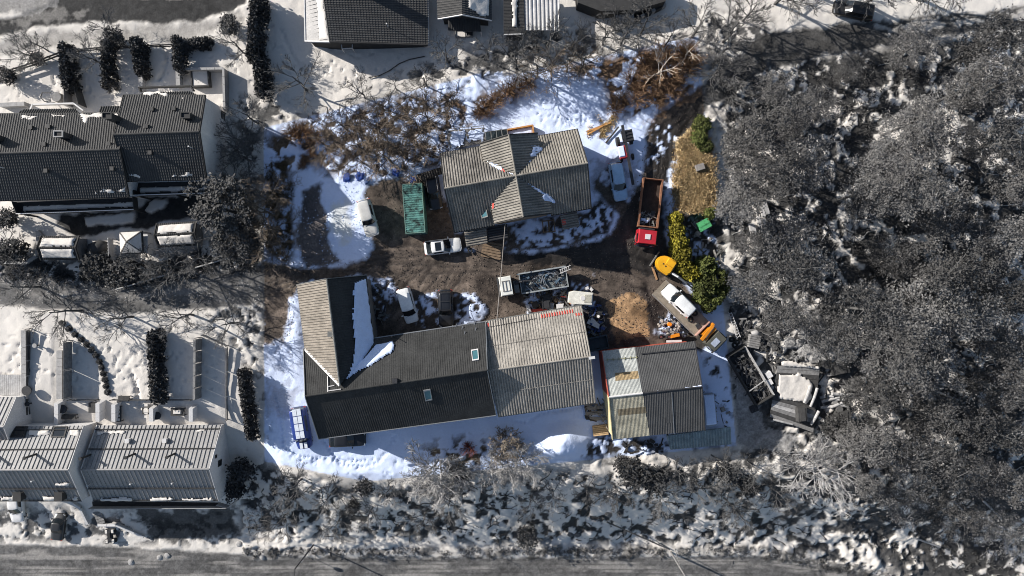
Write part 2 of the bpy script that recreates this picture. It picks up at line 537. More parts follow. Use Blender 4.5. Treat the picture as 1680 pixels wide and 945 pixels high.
    verge = mk([(380, 896), (800, 899), (1240, 896), (1500, 944), (1480, 956), (1240, 912), (800, 914), (420, 912)], 5, 0.35)
    snow = snow * (1 - verge * (0.25 + 0.5 * (nB > 0.5)))
    und[verge > 0.4] = (0.04, 0.04, 0.038)
    H += verge * (0.25 * nB)
    m = mk([(400, 884), (650, 888), (700, 896), (400, 896)], 4, 0.4); snow = np.maximum(snow, m); H += m * 0.25
    # upper right street
    cut([(1255, 52), (1330, 44), (1450, 34), (1560, 24), (1720, 12), (1720, 42), (1560, 60), (1450, 78), (1350, 92), (1265, 112), (1230, 130), (1190, 160), (1150, 178), (1140, 150), (1180, 120), (1225, 84)], (0.045, 0.044, 0.043), 0.96, 6, 0.4, 0.4)
    m = mk([(1440, 42), (1560, 33), (1720, 20), (1720, 30), (1560, 44), (1450, 52)], 5, 0.8); snow = np.maximum(snow, m * 0.6)
    # junk yard track and ground on the right
    cut([(1196, 600), (1215, 600), (1262, 665), (1262, 700), (1310, 720), (1290, 740), (1230, 735), (1210, 728)], (0.27, 0.265, 0.26), 0.95, 6, 0.2, 0.15)
    mixed([(1190, 480), (1290, 490), (1420, 600), (1410, 720), (1260, 700), (1200, 580)], 0.30, (0.085, 0.083, 0.08), grain=0.5)
    mixed([(1190, 400), (1240, 420), (1260, 470), (1190, 470)], 0.6, (0.08, 0.078, 0.075))
    # paths in the small gardens
    for poly in ([(88, 545), (100, 545), (100, 690), (88, 690)], [(155, 660), (165, 660), (168, 700), (156, 700)]):
        m = mk(poly, 3, 0.1); snow = snow * (1 - m * 0.25)
    # ---- inside the lot
    DI = (0.102, 0.080, 0.064)
    WET_SHADE = (0.030, 0.026, 0.023)  # wet ground, made darker still to deepen the shade lying on it
    yard = cut([(430, 428), (490, 436), (560, 438), (600, 424), (613, 410), (615, 388), (607, 345), (598, 322), (606, 304), (640, 296), (660, 292), (700, 292), (735, 330), (746, 385), (762, 412), (830, 414), (900, 410), (960, 398), (1000, 384), (1010, 352), (985, 325), (975, 300), (1000, 262), (1030, 330), (1050, 300), (1055, 262), (1060, 208), (1084, 180), (1142, 148), (1165, 160), (1150, 205), (1118, 240), (1100, 290), (1098, 340), (1100, 420), (1130, 470), (1160, 540), (1150, 575), (990, 580), (965, 560), (900, 530), (800, 540), (700, 545), (612, 560), (606, 455), (540, 458), (490, 466), (474, 520), (480, 560), (430, 570)], DI, 1, 6, 0.35, 0.45)
    cut([(436, 560), (502, 555), (500, 640), (474, 690), (436, 660)], (0.16, 0.125, 0.10), 0.38, 14, 1.2, 0.4)
    cut([(466, 470), (500, 462), (506, 560), (476, 570)], (0.14, 0.11, 0.085), 0.45, 8, 1.2, 0.4)
    cut([(494, 312), (524, 306), (534, 350), (540, 400), (562, 432), (500, 444), (486, 400)], DI, 0.95, 6, 0.4, 0.35)
    wet_shade = mk([(820, 405), (1000, 390), (1050, 300), (1075, 210), (1150, 150), (1150, 200), (1105, 290), (1100, 420), (1070, 452), (980, 440), (860, 432)], 10, 0.6)
    und[:] = np.where((wet_shade > 0.5)[..., None], np.array(WET_SHADE)[None, None] * (0.7 + 0.6 * nC[..., None]), und)
    rough[:] = np.where(wet_shade > 0.5, 0.55, rough)
    rb = mk([(990, 494), (1040, 476), (1064, 498), (1064, 552), (1012, 560), (1000, 520)], 5, 0.3)
    und[:] = np.where((rb > 0.5)[..., None], np.array((0.36, 0.225, 0.12))[None, None] * (0.55 + 0.9 * nB[..., None]), und)
    oil = mk([(1020, 470), (1060, 470), (1090, 510), (1080, 550), (1066, 545), (1066, 498), (1044, 476)], 8, 0.6)
    und[:] = np.where((oil > 0.5)[..., None], np.array((0.055, 0.042, 0.035))[None, None], und)
    yel = mk([(1112, 235), (1150, 196), (1168, 200), (1178, 350), (1150, 352), (1108, 350), (1100, 300)], 6, 0.5)
    snow = snow * (1 - yel * 0.93)
    und[:] = np.where((yel > 0.4)[..., None], np.array((0.46, 0.34, 0.18))[None, None] * (0.7 + 0.6 * nB[..., None]), und)
    H += yel * (0.5 + 0.5 * nA)
    cutm = mk([(1100, 350), (1185, 350), (1200, 470), (1150, 470), (1110, 440)], 6, 0.6)
    snow = snow * (1 - cutm * np.clip((0.60 - nB) * 6, 0, 1))
    und[cutm > 0.4] = (0.05, 0.045, 0.04)
    # worn ground close to the house, then tyre ruts
    cut([(744, 385), (760, 408), (830, 414), (900, 410), (960, 398), (1000, 384), (1012, 350), (985, 322), (966, 345), (860, 362), (760, 380)], DI, 1, 5, 0.3, 0.5)
    cut([(966, 268), (1040, 240), (1052, 262), (1046, 300), (1034, 330), (1000, 345), (972, 340)], (0.10, 0.085, 0.07), 0.45, 8, 1.0, 0.4)
    ruts = [[(434, 462), (520, 440), (640, 425), (760, 428), (900, 432), (1010, 425), (1080, 440)], [(434, 446), (520, 430), (640, 414), (700, 412), (800, 424), (940, 424), (1040, 408), (1085, 340), (1092, 280), (1110, 220), (1150, 160)],
            [(434, 474), (470, 462), (600, 440), (720, 440), (830, 436), (980, 436), (1060, 470), (1080, 540)], [(1062, 410), (1074, 340), (1078, 280), (1094, 215), (1140, 165)], [(700, 540), (690, 480), (720, 440)], [(740, 540), (736, 470), (760, 436)], [(640, 540), (650, 470), (700, 430)], [(1000, 560), (1010, 500), (990, 440)], [(655, 400), (690, 420), (730, 430)], [(950, 470), (1000, 470), (1060, 500)]]
    rd = np.full(X.shape, 1e9)
    for i, r_ in enumerate(ruts):
        for off in (-9, 9):
            d = linedist([(x + off * .25, y + off) for x, y in r_], U + (nA - .5) * 22, V + (nB - .5) * 8)
            rd = np.minimum(rd, d)
    rk = np.clip(1 - rd / 3.2, 0, 1) * (lot > .5) * (snow < .6) * np.clip((nC - .3) * 4, 0, 1)
    und *= (1 - 0.50 * rk)[..., None]; H -= rk * 0.06; rough[:] = np.where(rk > .4, .5, rough)
    H += np.clip(1 - np.abs(rd - 4.5) / 2.2, 0, 1) * (snow < .6) * (lot > .5) * .035
    # puddled, dark and pale patches of the yard
    pt = np.clip((fbm(X, Y, 3.4, 4, 401) - 0.55) * 9, 0, 1) * (lot > .5)
    und *= (1 - 0.55 * pt)[..., None]; rough[:] = np.where(pt > .5, .42, rough)
    pt = np.clip((fbm(X, Y, 1.7, 4, 421) - 0.60) * 9, 0, 1) * (lot > .5)
    und *= (1 + 0.55 * pt)[..., None]
    # thin dirty snow left in the yard
    def slush(poly, cover, amp=0.8, h=0.06):
        nonlocal snow
        m = mk(poly, 8, amp)
        n = nB * 0.55 + nD * 0.45
        n = (n - n.mean()) / n.std() * 0.2 + 0.5
        sn = np.clip((n - (0.5 + (0.5 - cover) * 0.62)) / 0.14 + 0.5, 0, 1) * (0.75 + 0.25 * nA)
        snow = np.maximum(snow, m * sn)
        H[:] += m * sn * h
    slush([(838, 366), (925, 360), (990, 330), (1010, 345), (1005, 375), (960, 392), (880, 404), (832, 408)], 0.46)
    slush([(840, 368), (890, 364), (894, 384), (842, 402)], 0.85)
    slush([(608, 455), (640, 462), (655, 490), (625, 510), (610, 500)], 0.36)
    slush([(690, 500), (720, 480), (720, 530), (690, 535)], 0.30)
    slush([(746, 488), (775, 482), (796, 510), (782, 536), (748, 530)], 0.62)
    slush([(1056, 210), (1066, 200), (1050, 262), (1066, 255), (1086, 215), (1098, 220), (1080, 285), (1062, 285)], 0.26)
    slush([(1090, 300), (1112, 300), (1112, 352), (1098, 400), (1090, 360)], 0.80, 0.4)
    slush([(476, 490), (500, 480), (505, 560), (500, 640), (440, 640), (436, 570), (470, 560)], 0.72, 0.5)
    slush([(930, 470), (970, 460), (985, 500), (940, 505)], 0.25)
    slush([(1078, 540), (1090, 520), (1120, 515), (1130, 545), (1095, 552)], 0.62, 0.5, 0.3)
    slush([(985, 240), (1030, 215), (1055, 210), (1050, 270), (1030, 320), (990, 290)], 0.75)
    slush([(860, 480), (930, 476), (930, 510), (870, 520)], 0.35)
    # low growth showing through the snow among the trees north of the house
    mixed([(480, 200), (620, 160), (760, 140), (770, 220), (720, 280), (640, 300), (540, 290), (470, 250)], 0.58, (0.13, 0.10, 0.077), grain=0.9)
    mixed([(432, 300), (480, 290), (486, 400), (480, 440), (432, 430)], 0.30, (0.10, 0.075, 0.05))
    mixed([(880, 110), (1150, 60), (1150, 150), (1060, 200), (1000, 190), (985, 140)], 0.45, (0.16, 0.10, 0.06))
    mixed([(436, 212), (500, 205), (520, 260), (470, 290), (436, 300)], 0.55, (0.11, 0.08, 0.055))
    mixed([(690, 730), (760, 715), (860, 730), (900, 760), (700, 782)], 0.55, (0.12, 0.09, 0.06))
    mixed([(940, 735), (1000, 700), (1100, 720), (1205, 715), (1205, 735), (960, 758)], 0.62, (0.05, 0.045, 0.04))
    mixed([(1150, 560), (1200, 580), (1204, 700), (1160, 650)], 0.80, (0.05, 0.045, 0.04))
    mixed([(740, 170), (830, 130), (880, 128), (840, 180), (770, 210)], 0.55, (0.14, 0.09, 0.055))
    # driven, yellowish snow on the left bank
    # snow piles and banks
    def mound(px, py, rx, ry, h, seed=3):
        d = ((U - px) / rx) ** 2 + ((V - py) / ry) ** 2
        k = np.exp(-d * 1.4)
        H[:] += k * h * (0.75 + 0.5 * nA)
    mound(925, 722, 42, 24, 2.3); mound(905, 740, 60, 12, 0.8)
    mound(560, 330, 60, 50, 0.7); mound(600, 365, 36, 34, 0.5); mound(500, 280, 40, 20, 0.5)
    mound(484, 370, 9, 60, 0.5)
    mound(775, 510, 26, 28, 0.5); mound(488, 530, 14, 60, 0.45)
    mound(1030, 255, 26, 40, 0.45)
    mound(740, 745, 40, 20, 0.6)
    pile = np.exp(-(((U - 925) / 46) ** 2 + ((V - 722) / 26) ** 2) * 1.2)
    snow = np.maximum(snow, np.clip(pile * 2 - 0.6, 0, 1))
    # surface relief of snow, footprints
    lump = (fbm(X, Y, 0.8, 3, 151) - 0.5)
    H += snow * lump * 0.11 + (1 - snow) * (nD - 0.5) * 0.05 + snow * (nC - 0.5) * 0.5 + snow * 0.10
    rng = np.random.default_rng(5)
    def steps(pts, n, depth=0.16, w=2.0):
        pts = np.array(pts, float)
        seg = np.hypot(*(pts[1:] - pts[:-1]).T); cum = np.concatenate([[0], np.cumsum(seg)])
        for i, t in enumerate(np.linspace(0, cum[-1], n)):
            x = np.interp(t, cum, pts[:, 0]) + rng.normal(0, 0.6) + (2.0 if i % 2 else -2.0) * 0.5
            y = np.interp(t, cum, pts[:, 1]) + rng.normal(0, 0.6) + (2.0 if i % 2 else -2.0) * 0.5
            sx = (np.abs(U[0] - x) < 30); sy = (np.abs(V[:, 0] - y) < 45)
            ix = np.where(np.abs(X[0] * PXM + CX - x) < 60)[0]; iy = np.where(np.abs(CY - Y[:, 0] * PXM - y) < 60)[0]
            if len(ix) == 0 or len(iy) == 0: continue
            a, b, c, d_ = iy[0], iy[-1] + 1, ix[0], ix[-1] + 1
            dd = ((U[a:b, c:d_] - x) ** 2 + (V[a:b, c:d_] - y) ** 2) / (w * w)
            H[a:b, c:d_] -= np.exp(-dd) * depth
    steps([(840, 690), (866, 693), (882, 680), (902, 676), (930, 672), (955, 664)], 34)
    steps([(530, 722), (545, 745), (560, 762), (580, 764), (600, 766), (620, 758), (640, 735), (648, 715)], 46)
    steps([(465, 735), (490, 748), (520, 752), (560, 756), (605, 756)], 44)
    steps([(450, 650), (462, 690), (466, 730)], 26)
    steps([(462, 50), (480, 90), (500, 120), (520, 132), (540, 110)], 50)
    steps([(720, 60), (740, 75), (745, 92)], 14)
    steps([(205, 600), (215, 585), (235, 572), (240, 590)], 18)
    steps([(215, 610), (225, 640), (232, 680)], 24, 0.2, 3)
    steps([(268, 78), (275, 95), (262, 130)], 24, 0.2, 2.6)
    steps([(880, 160), (930, 175), (980, 150), (960, 200), (900, 190)], 60, 0.14)
    steps([(1220, 640), (1240, 690), (1262, 720)], 22, 0.1)
    # scattered dints in the open snow
    dint = np.clip((fbm(X, Y, 0.55, 2, 171) - 0.66) * 8, 0, 1)
    tr = mk([(440, 30), (520, 80), (740, 95), (640, 130), (480, 170), (440, 110)], 20) + mk([(860, 140), (1000, 130), (1000, 200), (860, 205)], 20)
    tr = tr + mk([(0, 540), (370, 545), (372, 655), (0, 655)], 20) + mk([(0, 125), (160, 90), (300, 85), (420, 90), (420, 150), (300, 150), (0, 168)], 20) + mk([(436, 700), (520, 745), (700, 755), (690, 780), (600, 785), (436, 752)], 10)
    H -= dint * 0.16 * np.clip(tr, 0, 1)
    # ---- colour
    sc_in = np.array(SNOW_IN); sc_out = np.array(SNOW_OUT)
    lk = lot[..., None]
    sn = sc_in * lk + sc_out * (1 - lk)
    sn = sn * (0.93 + 0.14 * nA[..., None])
    dirty = mk([(545, 335), (575, 330), (585, 370), (560, 400), (548, 380)], 14, 0.6)[..., None]
    sn = sn * (1 - dirty * np.array((0.0, 0.10, 0.30)))
    # soiled snow beside traffic
    lum = und.mean(axis=2, keepdims=True)
    und2 = und * lk + lum * np.array((1.03, 1, 0.97)) * (1 - lk)
    und2 = 0.80 * und2 * (0.55 + 0.9 * nD[..., None])
    c = und2 * (1 - snow[..., None]) + sn * snow[..., None]
    far = (np.abs(X) > 75) | (np.abs(Y) > 45)
    H[far] = 0
    ny, nx = X.shape
    verts = np.stack([X, Y, Z + H], -1).reshape(-1, 3)
    idx = np.arange(nx * ny).reshape(ny, nx)
    quads = np.stack([idx[:-1, :-1], idx[:-1, 1:], idx[1:, 1:], idx[1:, :-1]], -1).reshape(-1, 4)
    m = bpy.data.materials.new('snowy_ground')
    m.use_nodes = True
    nt = m.node_tree; N, L = nt.nodes, nt.links
    b = N['Principled BSDF']
    at = N.new('ShaderNodeAttribute'); at.attribute_name = 'cover'
    tc = N.new('ShaderNodeTexCoord')
    n2 = N.new('ShaderNodeTexNoise'); n2.inputs['Scale'].default_value = 4.0; n2.inputs['Detail'].default_value = 6; n2.inputs['Roughness'].default_value = 0.7
    L.new(tc.outputs['Object'], n2.inputs['Vector'])
    mr = N.new('ShaderNodeMapRange'); mr.inputs[1].default_value = 0.3; mr.inputs[2].default_value = 0.7; mr.inputs[3].default_value = 0.80; mr.inputs[4].default_value = 1.20
    L.new(n2.outputs['Fac'], mr.inputs[0])
    # bare soil varies more than snow
    pw = N.new('ShaderNodeMath'); pw.operation = 'POWER'
    ex = N.new('ShaderNodeMapRange'); ex.inputs[3].default_value = 2.0; ex.inputs[4].default_value = 0.25
    at2 = N.new('ShaderNodeAttribute'); at2.attribute_name = 'snow'
    L.new(at2.outputs['Fac'], ex.inputs[0])
    L.new(mr.outputs[0], pw.inputs[0]); L.new(ex.outputs[0], pw.inputs[1])
    mx = N.new('ShaderNodeMix'); mx.data_type = 'RGBA'; mx.blend_type = 'MULTIPLY'; mx.inputs[0].default_value = 1
    L.new(at.outputs['Color'], mx.inputs[6]); L.new(pw.outputs[0], mx.inputs[7])
    L.new(mx.outputs[2], b.inputs['Base Color'])
    at3 = N.new('ShaderNodeAttribute'); at3.attribute_name = 'gloss'
    L.new(at3.outputs['Fac'], b.inputs['Roughness'])
    b.inputs['Specular IOR Level'].default_value = 0.25
    bn = N.new('ShaderNodeTexNoise'); bn.inputs['Scale'].default_value = 7; bn.inputs['Detail'].default_value = 5
    L.new(tc.outputs['Object'], bn.inputs['Vector'])
    bp = N.new('ShaderNodeBump'); bp.inputs['Strength'].default_value = 0.35; bp.inputs['Distance'].default_value = 0.08
    L.new(bn.outputs['Fac'], bp.inputs['Height']); L.new(bp.outputs[0], b.inputs['Normal'])
    o = np_mesh('ground', verts, quads, m, smooth=True)
    me = o.data
    for nm, arr in (('snow', snow), ('gloss', rough)):
        a = me.attributes.new(nm, 'FLOAT', 'POINT'); a.data.foreach_set('value', arr.ravel().astype(np.float32))
    a = me.attributes.new('cover', 'FLOAT_COLOR', 'POINT')
    cc = np.concatenate([c, np.ones(X.shape + (1,))], -1).astype(np.float32)
    a.data.foreach_set('color', cc.ravel())
    tag(o, kind='structure')
    return xs, ys, Z + H

_gx, _gy, _gZ = build_ground()
def surf(x, y):
    """height of the finished ground surface"""
    i = int(np.clip(np.searchsorted(_gx, x), 1, len(_gx) - 1)); j = int(np.clip(np.searchsorted(_gy, y), 1, len(_gy) - 1))
    tx = (x - _gx[i - 1]) / (_gx[i] - _gx[i - 1]); ty = (y - _gy[j - 1]) / (_gy[j] - _gy[j - 1])
    a = _gZ[j - 1, i - 1] * (1 - tx) + _gZ[j - 1, i] * tx
    b = _gZ[j, i - 1] * (1 - tx) + _gZ[j, i] * tx
    return float(a * (1 - ty) + b * ty)
def GS(px, py, dz=0.0):
    """point on the finished surface below what shows at height dz above it"""
    z = 0.0
    for _ in range(8):
        p = P(px, py, z + dz)
        z = surf(p.x, p.y)
    p.z = z
    return p
# ------------------------------------------------------------------ building pieces
def ribbed(mb, pts, sdir, period, profile, lift=0.0):
    """convex planar roof piece covered with ribs that run down the slope; sdir runs along the eave"""
    n = Vector()
    for i in range(1, len(pts) - 1):
        n += (pts[i] - pts[0]).cross(pts[i + 1] - pts[0])
    n.normalize()
    if n.z < 0: n = -n
    s = (sdir - n * sdir.dot(n)).normalized()
    t = n.cross(s)
    p0 = pts[0]
    q = [((p - p0).dot(s), (p - p0).dot(t)) for p in pts]
    s0 = min(a for a, b in q); s1 = max(a for a, b in q)
    def trange(x):
        lo, hi = 1e9, -1e9
        for i in range(len(q)):
            (a, b), (c, d) = q[i], q[(i + 1) % len(q)]
            if abs(a - c) < 1e-9:
                if abs(a - x) < 1e-6:
                    lo = min(lo, b, d); hi = max(hi, b, d)
                continue
            k = (x - a) / (c - a)
            if -1e-6 <= k <= 1 + 1e-6:
                y = b + (d - b) * k
                lo = min(lo, y); hi = max(hi, y)
        return lo, hi
    o = len(mb.v); cnt = 0
    k = 0
    xs = []
    while s0 + k * period < s1:
        for f, h in profile:
            x = s0 + (k + f) * period
            if x < s1:
                xs.append((x, h))
        k += 1
    xs.append((s1 - 1e-5, profile[0][1]))
    xs[0] = (s0 + 1e-5, xs[0][1])
    for x, h in xs:
        lo, hi = trange(x)
        if hi < lo: lo = hi = 0
        for y in (lo, hi):
            mb.v.append(tuple(p0 + s * x + t * y + n * (h + lift)))
        cnt += 1
    for i in range(cnt - 1):
        a = o + 2 * i
        mb.f.append((a, a + 2, a + 3, a + 1))
    mb.slab(list(pts), n, -0.14, -0.012)
    return n

CORR = [(0, 0.0), (0.20, 0.0), (0.40, 0.11), (0.72, 0.11), (0.94, 0.0)]
FINE = [(0, 0.0), (0.3, 0.0), (0.45, 0.03), (0.8, 0.03), (0.95, 0.0)]
SEAM = [(0, 0.0), (0.86, 0.0), (0.88, 0.085), (0.97, 0.085), (0.99, 0.0)]

def tiled(mb, e0, e1, r1, r0, colw=0.28, rowh=0.36):
    """interlocking roof tiles between eave e0-e1 and ridge r0-r1"""
    n = (e1 - e0).cross(r0 - e0).normalized()
    if n.z < 0: n = -n
    L = ((e1 - e0).length + (r1 - r0).length) / 2
    Hh = (r0 - e0).length
    nc = max(1, int(L / colw)); nr = max(1, int(Hh / rowh))
    wave = (0.0, 0.055, 0.07, 0.02)
    us = []
    for i in range(nc):
        for j in range(4):
            us.append(((i + j / 4) / nc, wave[j]))
    us.append((1.0, 0.0))
    o = len(mb.v); m = len(us)
    for r in range(nr):
        for tt, h in ((r / nr, 0.06), ((r + 1) / nr, 0.0)):
            for u, w in us:
                a = e0.lerp(e1, u); b = r0.lerp(r1, u)
                mb.v.append(tuple(a.lerp(b, tt) + n * (w + h)))
    for r in range(2 * nr - 1):
        for i in range(m - 1):
            a = o + r * m + i
            mb.f.append((a, a + 1, a + m + 1, a + m))
    mb.slab([e0, e1, r1, r0], n, -0.16, -0.012)
    return n

def wallset(mb, base, tops, zb):
    """vertical wall ring: base = list of (x,y), tops = heights at those corners; extra points may carry gable tips"""
    k = len(base)
    o = len(mb.v)
    for (x, y), zt in zip(base, tops):
        mb.v.append((x, y, zb)); mb.v.append((x, y, zt))
    for i in range(k):
        j = (i + 1) % k
        mb.f.append((o + 2 * i, o + 2 * j, o + 2 * j + 1, o + 2 * i + 1))

def window(root, a, b, frac, z, w, h, frame_mat, name='window', pane=None):
    """a window standing 4 cm proud in the wall from a to b"""
    d = Vector((b[0] - a[0], b[1] - a[1], 0)); L = d.length; d.normalize()
    nrm = Vector((d.y, -d.x, 0))
    c = Vector((a[0], a[1], 0)) + d * (L * frac)
    c.z = z
    m = MB()
    for sx in (-1, 1):
        m.box(c + d * (sx * w / 2) + nrm * 0.03, (0.1, 0.1, h + 0.1), math.atan2(d.y, d.x))
    for sz in (-1, 1):
        m.box(c + Vector((0, 0, sz * h / 2)) + nrm * 0.033, (w - 0.1, 0.1, 0.1), math.atan2(d.y, d.x))
    f = m.build(name, frame_mat, root)
    MB().box(c + nrm * 0.012, (w - 0.08, 0.03, h - 0.08), math.atan2(d.y, d.x)).build('pane', pane or glass_dark, f)
    return f

def gable(root, N0, N1, R0, R1, S0, S1, zn, zs, zr, mats, wallm, kind='rib', over=0.45, zb=None, period=0.31, profile=CORR, trim=None, walls=True, split_ridge=True, windows=None, gutters=True):
    """N/R/S: photo pixels of the left and right ends of upper eave, ridge and lower eave"""
    n0, n1 = P(*N0, zn), P(*N1, zn); s0, s1 = P(*S0, zs), P(*S1, zs); r0, r1 = P(*R0, zr), P(*R1, zr)
    e = (r1 - r0).normalized()
    out = {}
    for key, (a, b, c, d), mt in (('N', (n0, n1, r1, r0), mats[0]), ('S', (s0, s1, r1, r0), mats[1])):
        m = MB()
        if kind == 'tile':
            nn = tiled(m, a, b, c, d)
        else:
            nn = ribbed(m, [a, b, c, d], e, period, profile)
        o = m.build('roof_slope', mt, root)
        if kind == 'rib' and profile is CORR:
            hh = max(h for f, h in profile)
            for q in (.52,):
                MB().bar(a.lerp(d, q) + nn * hh, b.lerp(c, q) + nn * hh, .05, .03).build('sheet_lap', mt, root)
        out[key] = (a, nn, o)
    t = trim or trim_dark
    # ridge capping
    m = MB()
    if kind == 'tile':
        L = (r1 - r0).length; k = int(L / 0.42)
        for i in range(k):
            a = r0.lerp(r1, i / k); b = r0.lerp(r1, (i + 0.94) / k)
            m.tube([a + Vector((0, 0, 0.06)), b + Vector((0, 0, 0.04))], [0.13, 0.11], 8)
    else:
        m.tube([r0 + Vector((0, 0, 0.05)), r1 + Vector((0, 0, 0.05))], 0.11, 8)
    out['cap'] = m.build('ridge_cap', mats[0], root)
    # barge boards and gutters
    for a, b in ((n0, r0), (s0, r0), (n1, r1), (s1, r1)):
        m = MB(); m.bar(a + Vector((0, 0, 0.02)), b + Vector((0, 0, 0.0)), 0.07, 0.26)
        m.build('barge_board', t, root)
    if gutters:
        for a, b, sg in ((n0, n1, 1), (s0, s1, -1)):
            q = Vector((0, 0, 1)).cross(e) * (0.07 * sg)
            if q.dot((a - r0)) < 0: q = -q
            MB().tube([a + q - Vector((0, 0, 0.06)), b + q - Vector((0, 0, 0.06))], 0.075, 6).build('gutter', t, root)
    # walls
    if walls:
        per = Vector((-e.y, e.x, 0)).normalized()
        ex = Vector((e.x, e.y, 0)).normalized()
        def ins(p, sx):
            sgn = 1 if (p - r0).dot(per) > 0 else -1
            return p + ex * (over * sx) - per * (sgn * over)
        A, B, C, D = ins(n0, 1), ins(n1, -1), ins(s1, -1), ins(s0, 1)
        rr0 = r0 + ex * over; rr1 = r1 - ex * over
        sl = (zr - zn) / max(0.1, abs((n0 - r0).dot(per)))
        dz = over * sl - 0.16
        zbn = zb if zb is not None else min(gz(p.x, p.y) for p in (A, B, C, D)) - 0.5
        m = MB()
        ring = [(A.x, A.y), (B.x, B.y), (rr1.x, rr1.y), (C.x, C.y), (D.x, D.y), (rr0.x, rr0.y)]
        tops = [zn + dz, zn + dz, zr - 0.18, zs + dz, zs + dz, zr - 0.18]
        wallset(m, ring, tops, zbn)
        w = m.build('wall', wallm, root)
        out['ring'] = (A, B, C, D)
        for wn_ in (windows or []):
            which, frac, z, ww, hh = wn_
            seg = {'N': (B, A), 'E': (C, B), 'S': (D, C), 'W': (A, D)}[which]
            window(root, seg[0], seg[1], frac, z, ww, hh, trim_light)
    out['pts'] = (n0, n1, r0, r1, s0, s1)
    return out

def blanket(name, mat, parent, p0, n, poly_px, thick=0.14, cell=0.13, seed=1, rag=0.35, real=None):
    """snow lying on a sloping plane, outline given in the photo, ragged edges"""
    n = n.normalized()
    s = Vector((1, 0, 0)) - n * n.x; s.normalize(); t = n.cross(s)
    pts = [ray_plane(x, y, p0, n) for x, y in poly_px] if real is None else real
    q = np.array([((p - p0).dot(s), (p - p0).dot(t)) for p in pts])
    a0, b0 = q.min(0) - 0.4; a1, b1 = q.max(0) + 0.4
    xs = np.arange(a0, a1 + cell, cell); ys = np.arange(b0, b1 + cell, cell)
    X, Y = np.meshgrid(xs, ys)
    d = sdf(q, X, Y) + (fbm(X + seed * 17.3, Y, 0.9, 3, 200 + seed) - 0.55) * rag * 2 + (fbm(X + seed * 17.3, Y, 0.3, 2, 210 + seed) - 0.5) * rag
    hgt = np.clip(d / 0.22, 0, 1) ** 0.6 * thick * (0.7 + 0.6 * fbm(X, Y, 0.7, 3, 230 + seed)) + 0.02
    keep = d > -0.02
    kq = keep[:-1, :-1] & keep[:-1, 1:] & keep[1:, 1:] & keep[1:, :-1]
    idx = np.arange(X.size).reshape(X.shape)
    qs = np.stack([idx[:-1, :-1], idx[:-1, 1:], idx[1:, 1:], idx[1:, :-1]], -1)[kq]
    if len(qs) == 0:
        return None
    V = np.array(p0)[None] + X.reshape(-1, 1) * np.array(s)[None] + Y.reshape(-1, 1) * np.array(t)[None] + hgt.reshape(-1, 1) * np.array(n)[None]
    used, inv = np.unique(qs, return_inverse=True)
    return np_mesh(name, V[used], inv.reshape(-1, 4), mat, parent, smooth=True)

def roof_vent(root, px, py, pl, w=0.32, h=0.45, mat=None, name='roof_vent'):
    p = ray_plane(px, py, *pl[:2])
    m = MB(); m.box(p + Vector((0, 0, h / 2 - 0.1)), (w, w, h + 0.2)); m.box(p + Vector((0, 0, h + 0.04)), (w * 1.25, w * 1.25, 0.08))
    return m.build(name, mat or trim_dark, root)

def pipe_vent(root, px, py, pl, r=0.09, h=1.6, mat=None):
    p = ray_plane(px, py, *pl[:2])
    m = MB(); m.tube([p - Vector((0, 0, 0.2)), p + Vector((0, 0, h))], r, 8); m.cyl(p + Vector((0, 0, h)), r * 1.6, 0.12, n=10)
    return m.build('flue_pipe', mat or trim_dark, root)

def chimney(root, px, py, pl, w=0.7, d=0.55, h=1.6, mat=None, cap=None, rz=0.0):
    p = ray_plane(px, py, *pl[:2])
    m = MB(); m.box(p + Vector((0, 0, h / 2 - 0.4)), (w, d, h + 0.8), rz)
    o = m.build('chimney', mat or wall_dark, root)
    k = MB()
    for sx, sy, a, b in ((0, 1, w + 0.16, 0.12), (0, -1, w + 0.16, 0.12), (1, 0, 0.12, d - 0.08), (-1, 0, 0.12, d - 0.08)):
        ca, sa = math.cos(rz), math.sin(rz)
        ox, oy = sx * (w / 2 + 0.02), sy * (d / 2 + 0.02)
        k.box(p + Vector((ox * ca - oy * sa, ox * sa + oy * ca, h + 0.07)), (a, b, 0.14), rz)
    k.build('chimney_rim', cap or mat or wall_dark, o)
    return o

def skylight(root, px4, pl, fm, pane=None):
    p0, n = pl[:2]
    c = [ray_plane(x, y, p0, n) for x, y in px4]
    m = MB()
    mid = sum(c, Vector()) / 4
    inn = [p.lerp(mid, 0.2) for p in c]
    for i in range(4):
        j = (i + 1) % 4
        m.slab([c[i], c[j], inn[j], inn[i]], n, -0.02, 0.16)
    f = m.build('skylight', fm, root)
    MB().slab(inn, n, -0.02, 0.10).build('pane', pane or glass_teal, f)
    return f

def root_at(name, label, cat, px, py, group=None):
    p = G(px, py)
    return thing(name, label, cat, p, 0, group, world=True)

# ------------------------------------------------------------------ the cross-gabled house in the lot
hr = root_at('house', 'cross-gabled grey ribbed house with four roof ridges meeting at one peak', 'house', 846, 300)
zr_, ze_ = 7.2, 3.6
PK = P(846.6, 288.5, zr_)
eu = (P(964, 267.4, zr_) - P(728.7, 309.2, zr_)).normalized(); ev = Vector((-eu.y, eu.x, 0))
def HL(u, v, z):
    q = PK + eu * u + ev * v
    return Vector((q.x, q.y, z))
hu, hv, gu, gl = 8.42, 4.80, 3.45, 4.85
VV = 2.6
zval = zr_ - (zr_ - ze_) * VV / hv          # height of the cross gable's eaves
def slopez(v):
    return zr_ - (zr_ - ze_) * abs(v) / hv
planes = {}
def hroof(key, pts, sd, mt):
    m = MB(); n = ribbed(m, pts, sd, 0.31, CORR)
    planes[key] = (pts[0], n, m.build('roof_slope', mt, hr))
ridgeL, ridgeR = HL(-hu, 0, zr_), HL(hu, 0, zr_)
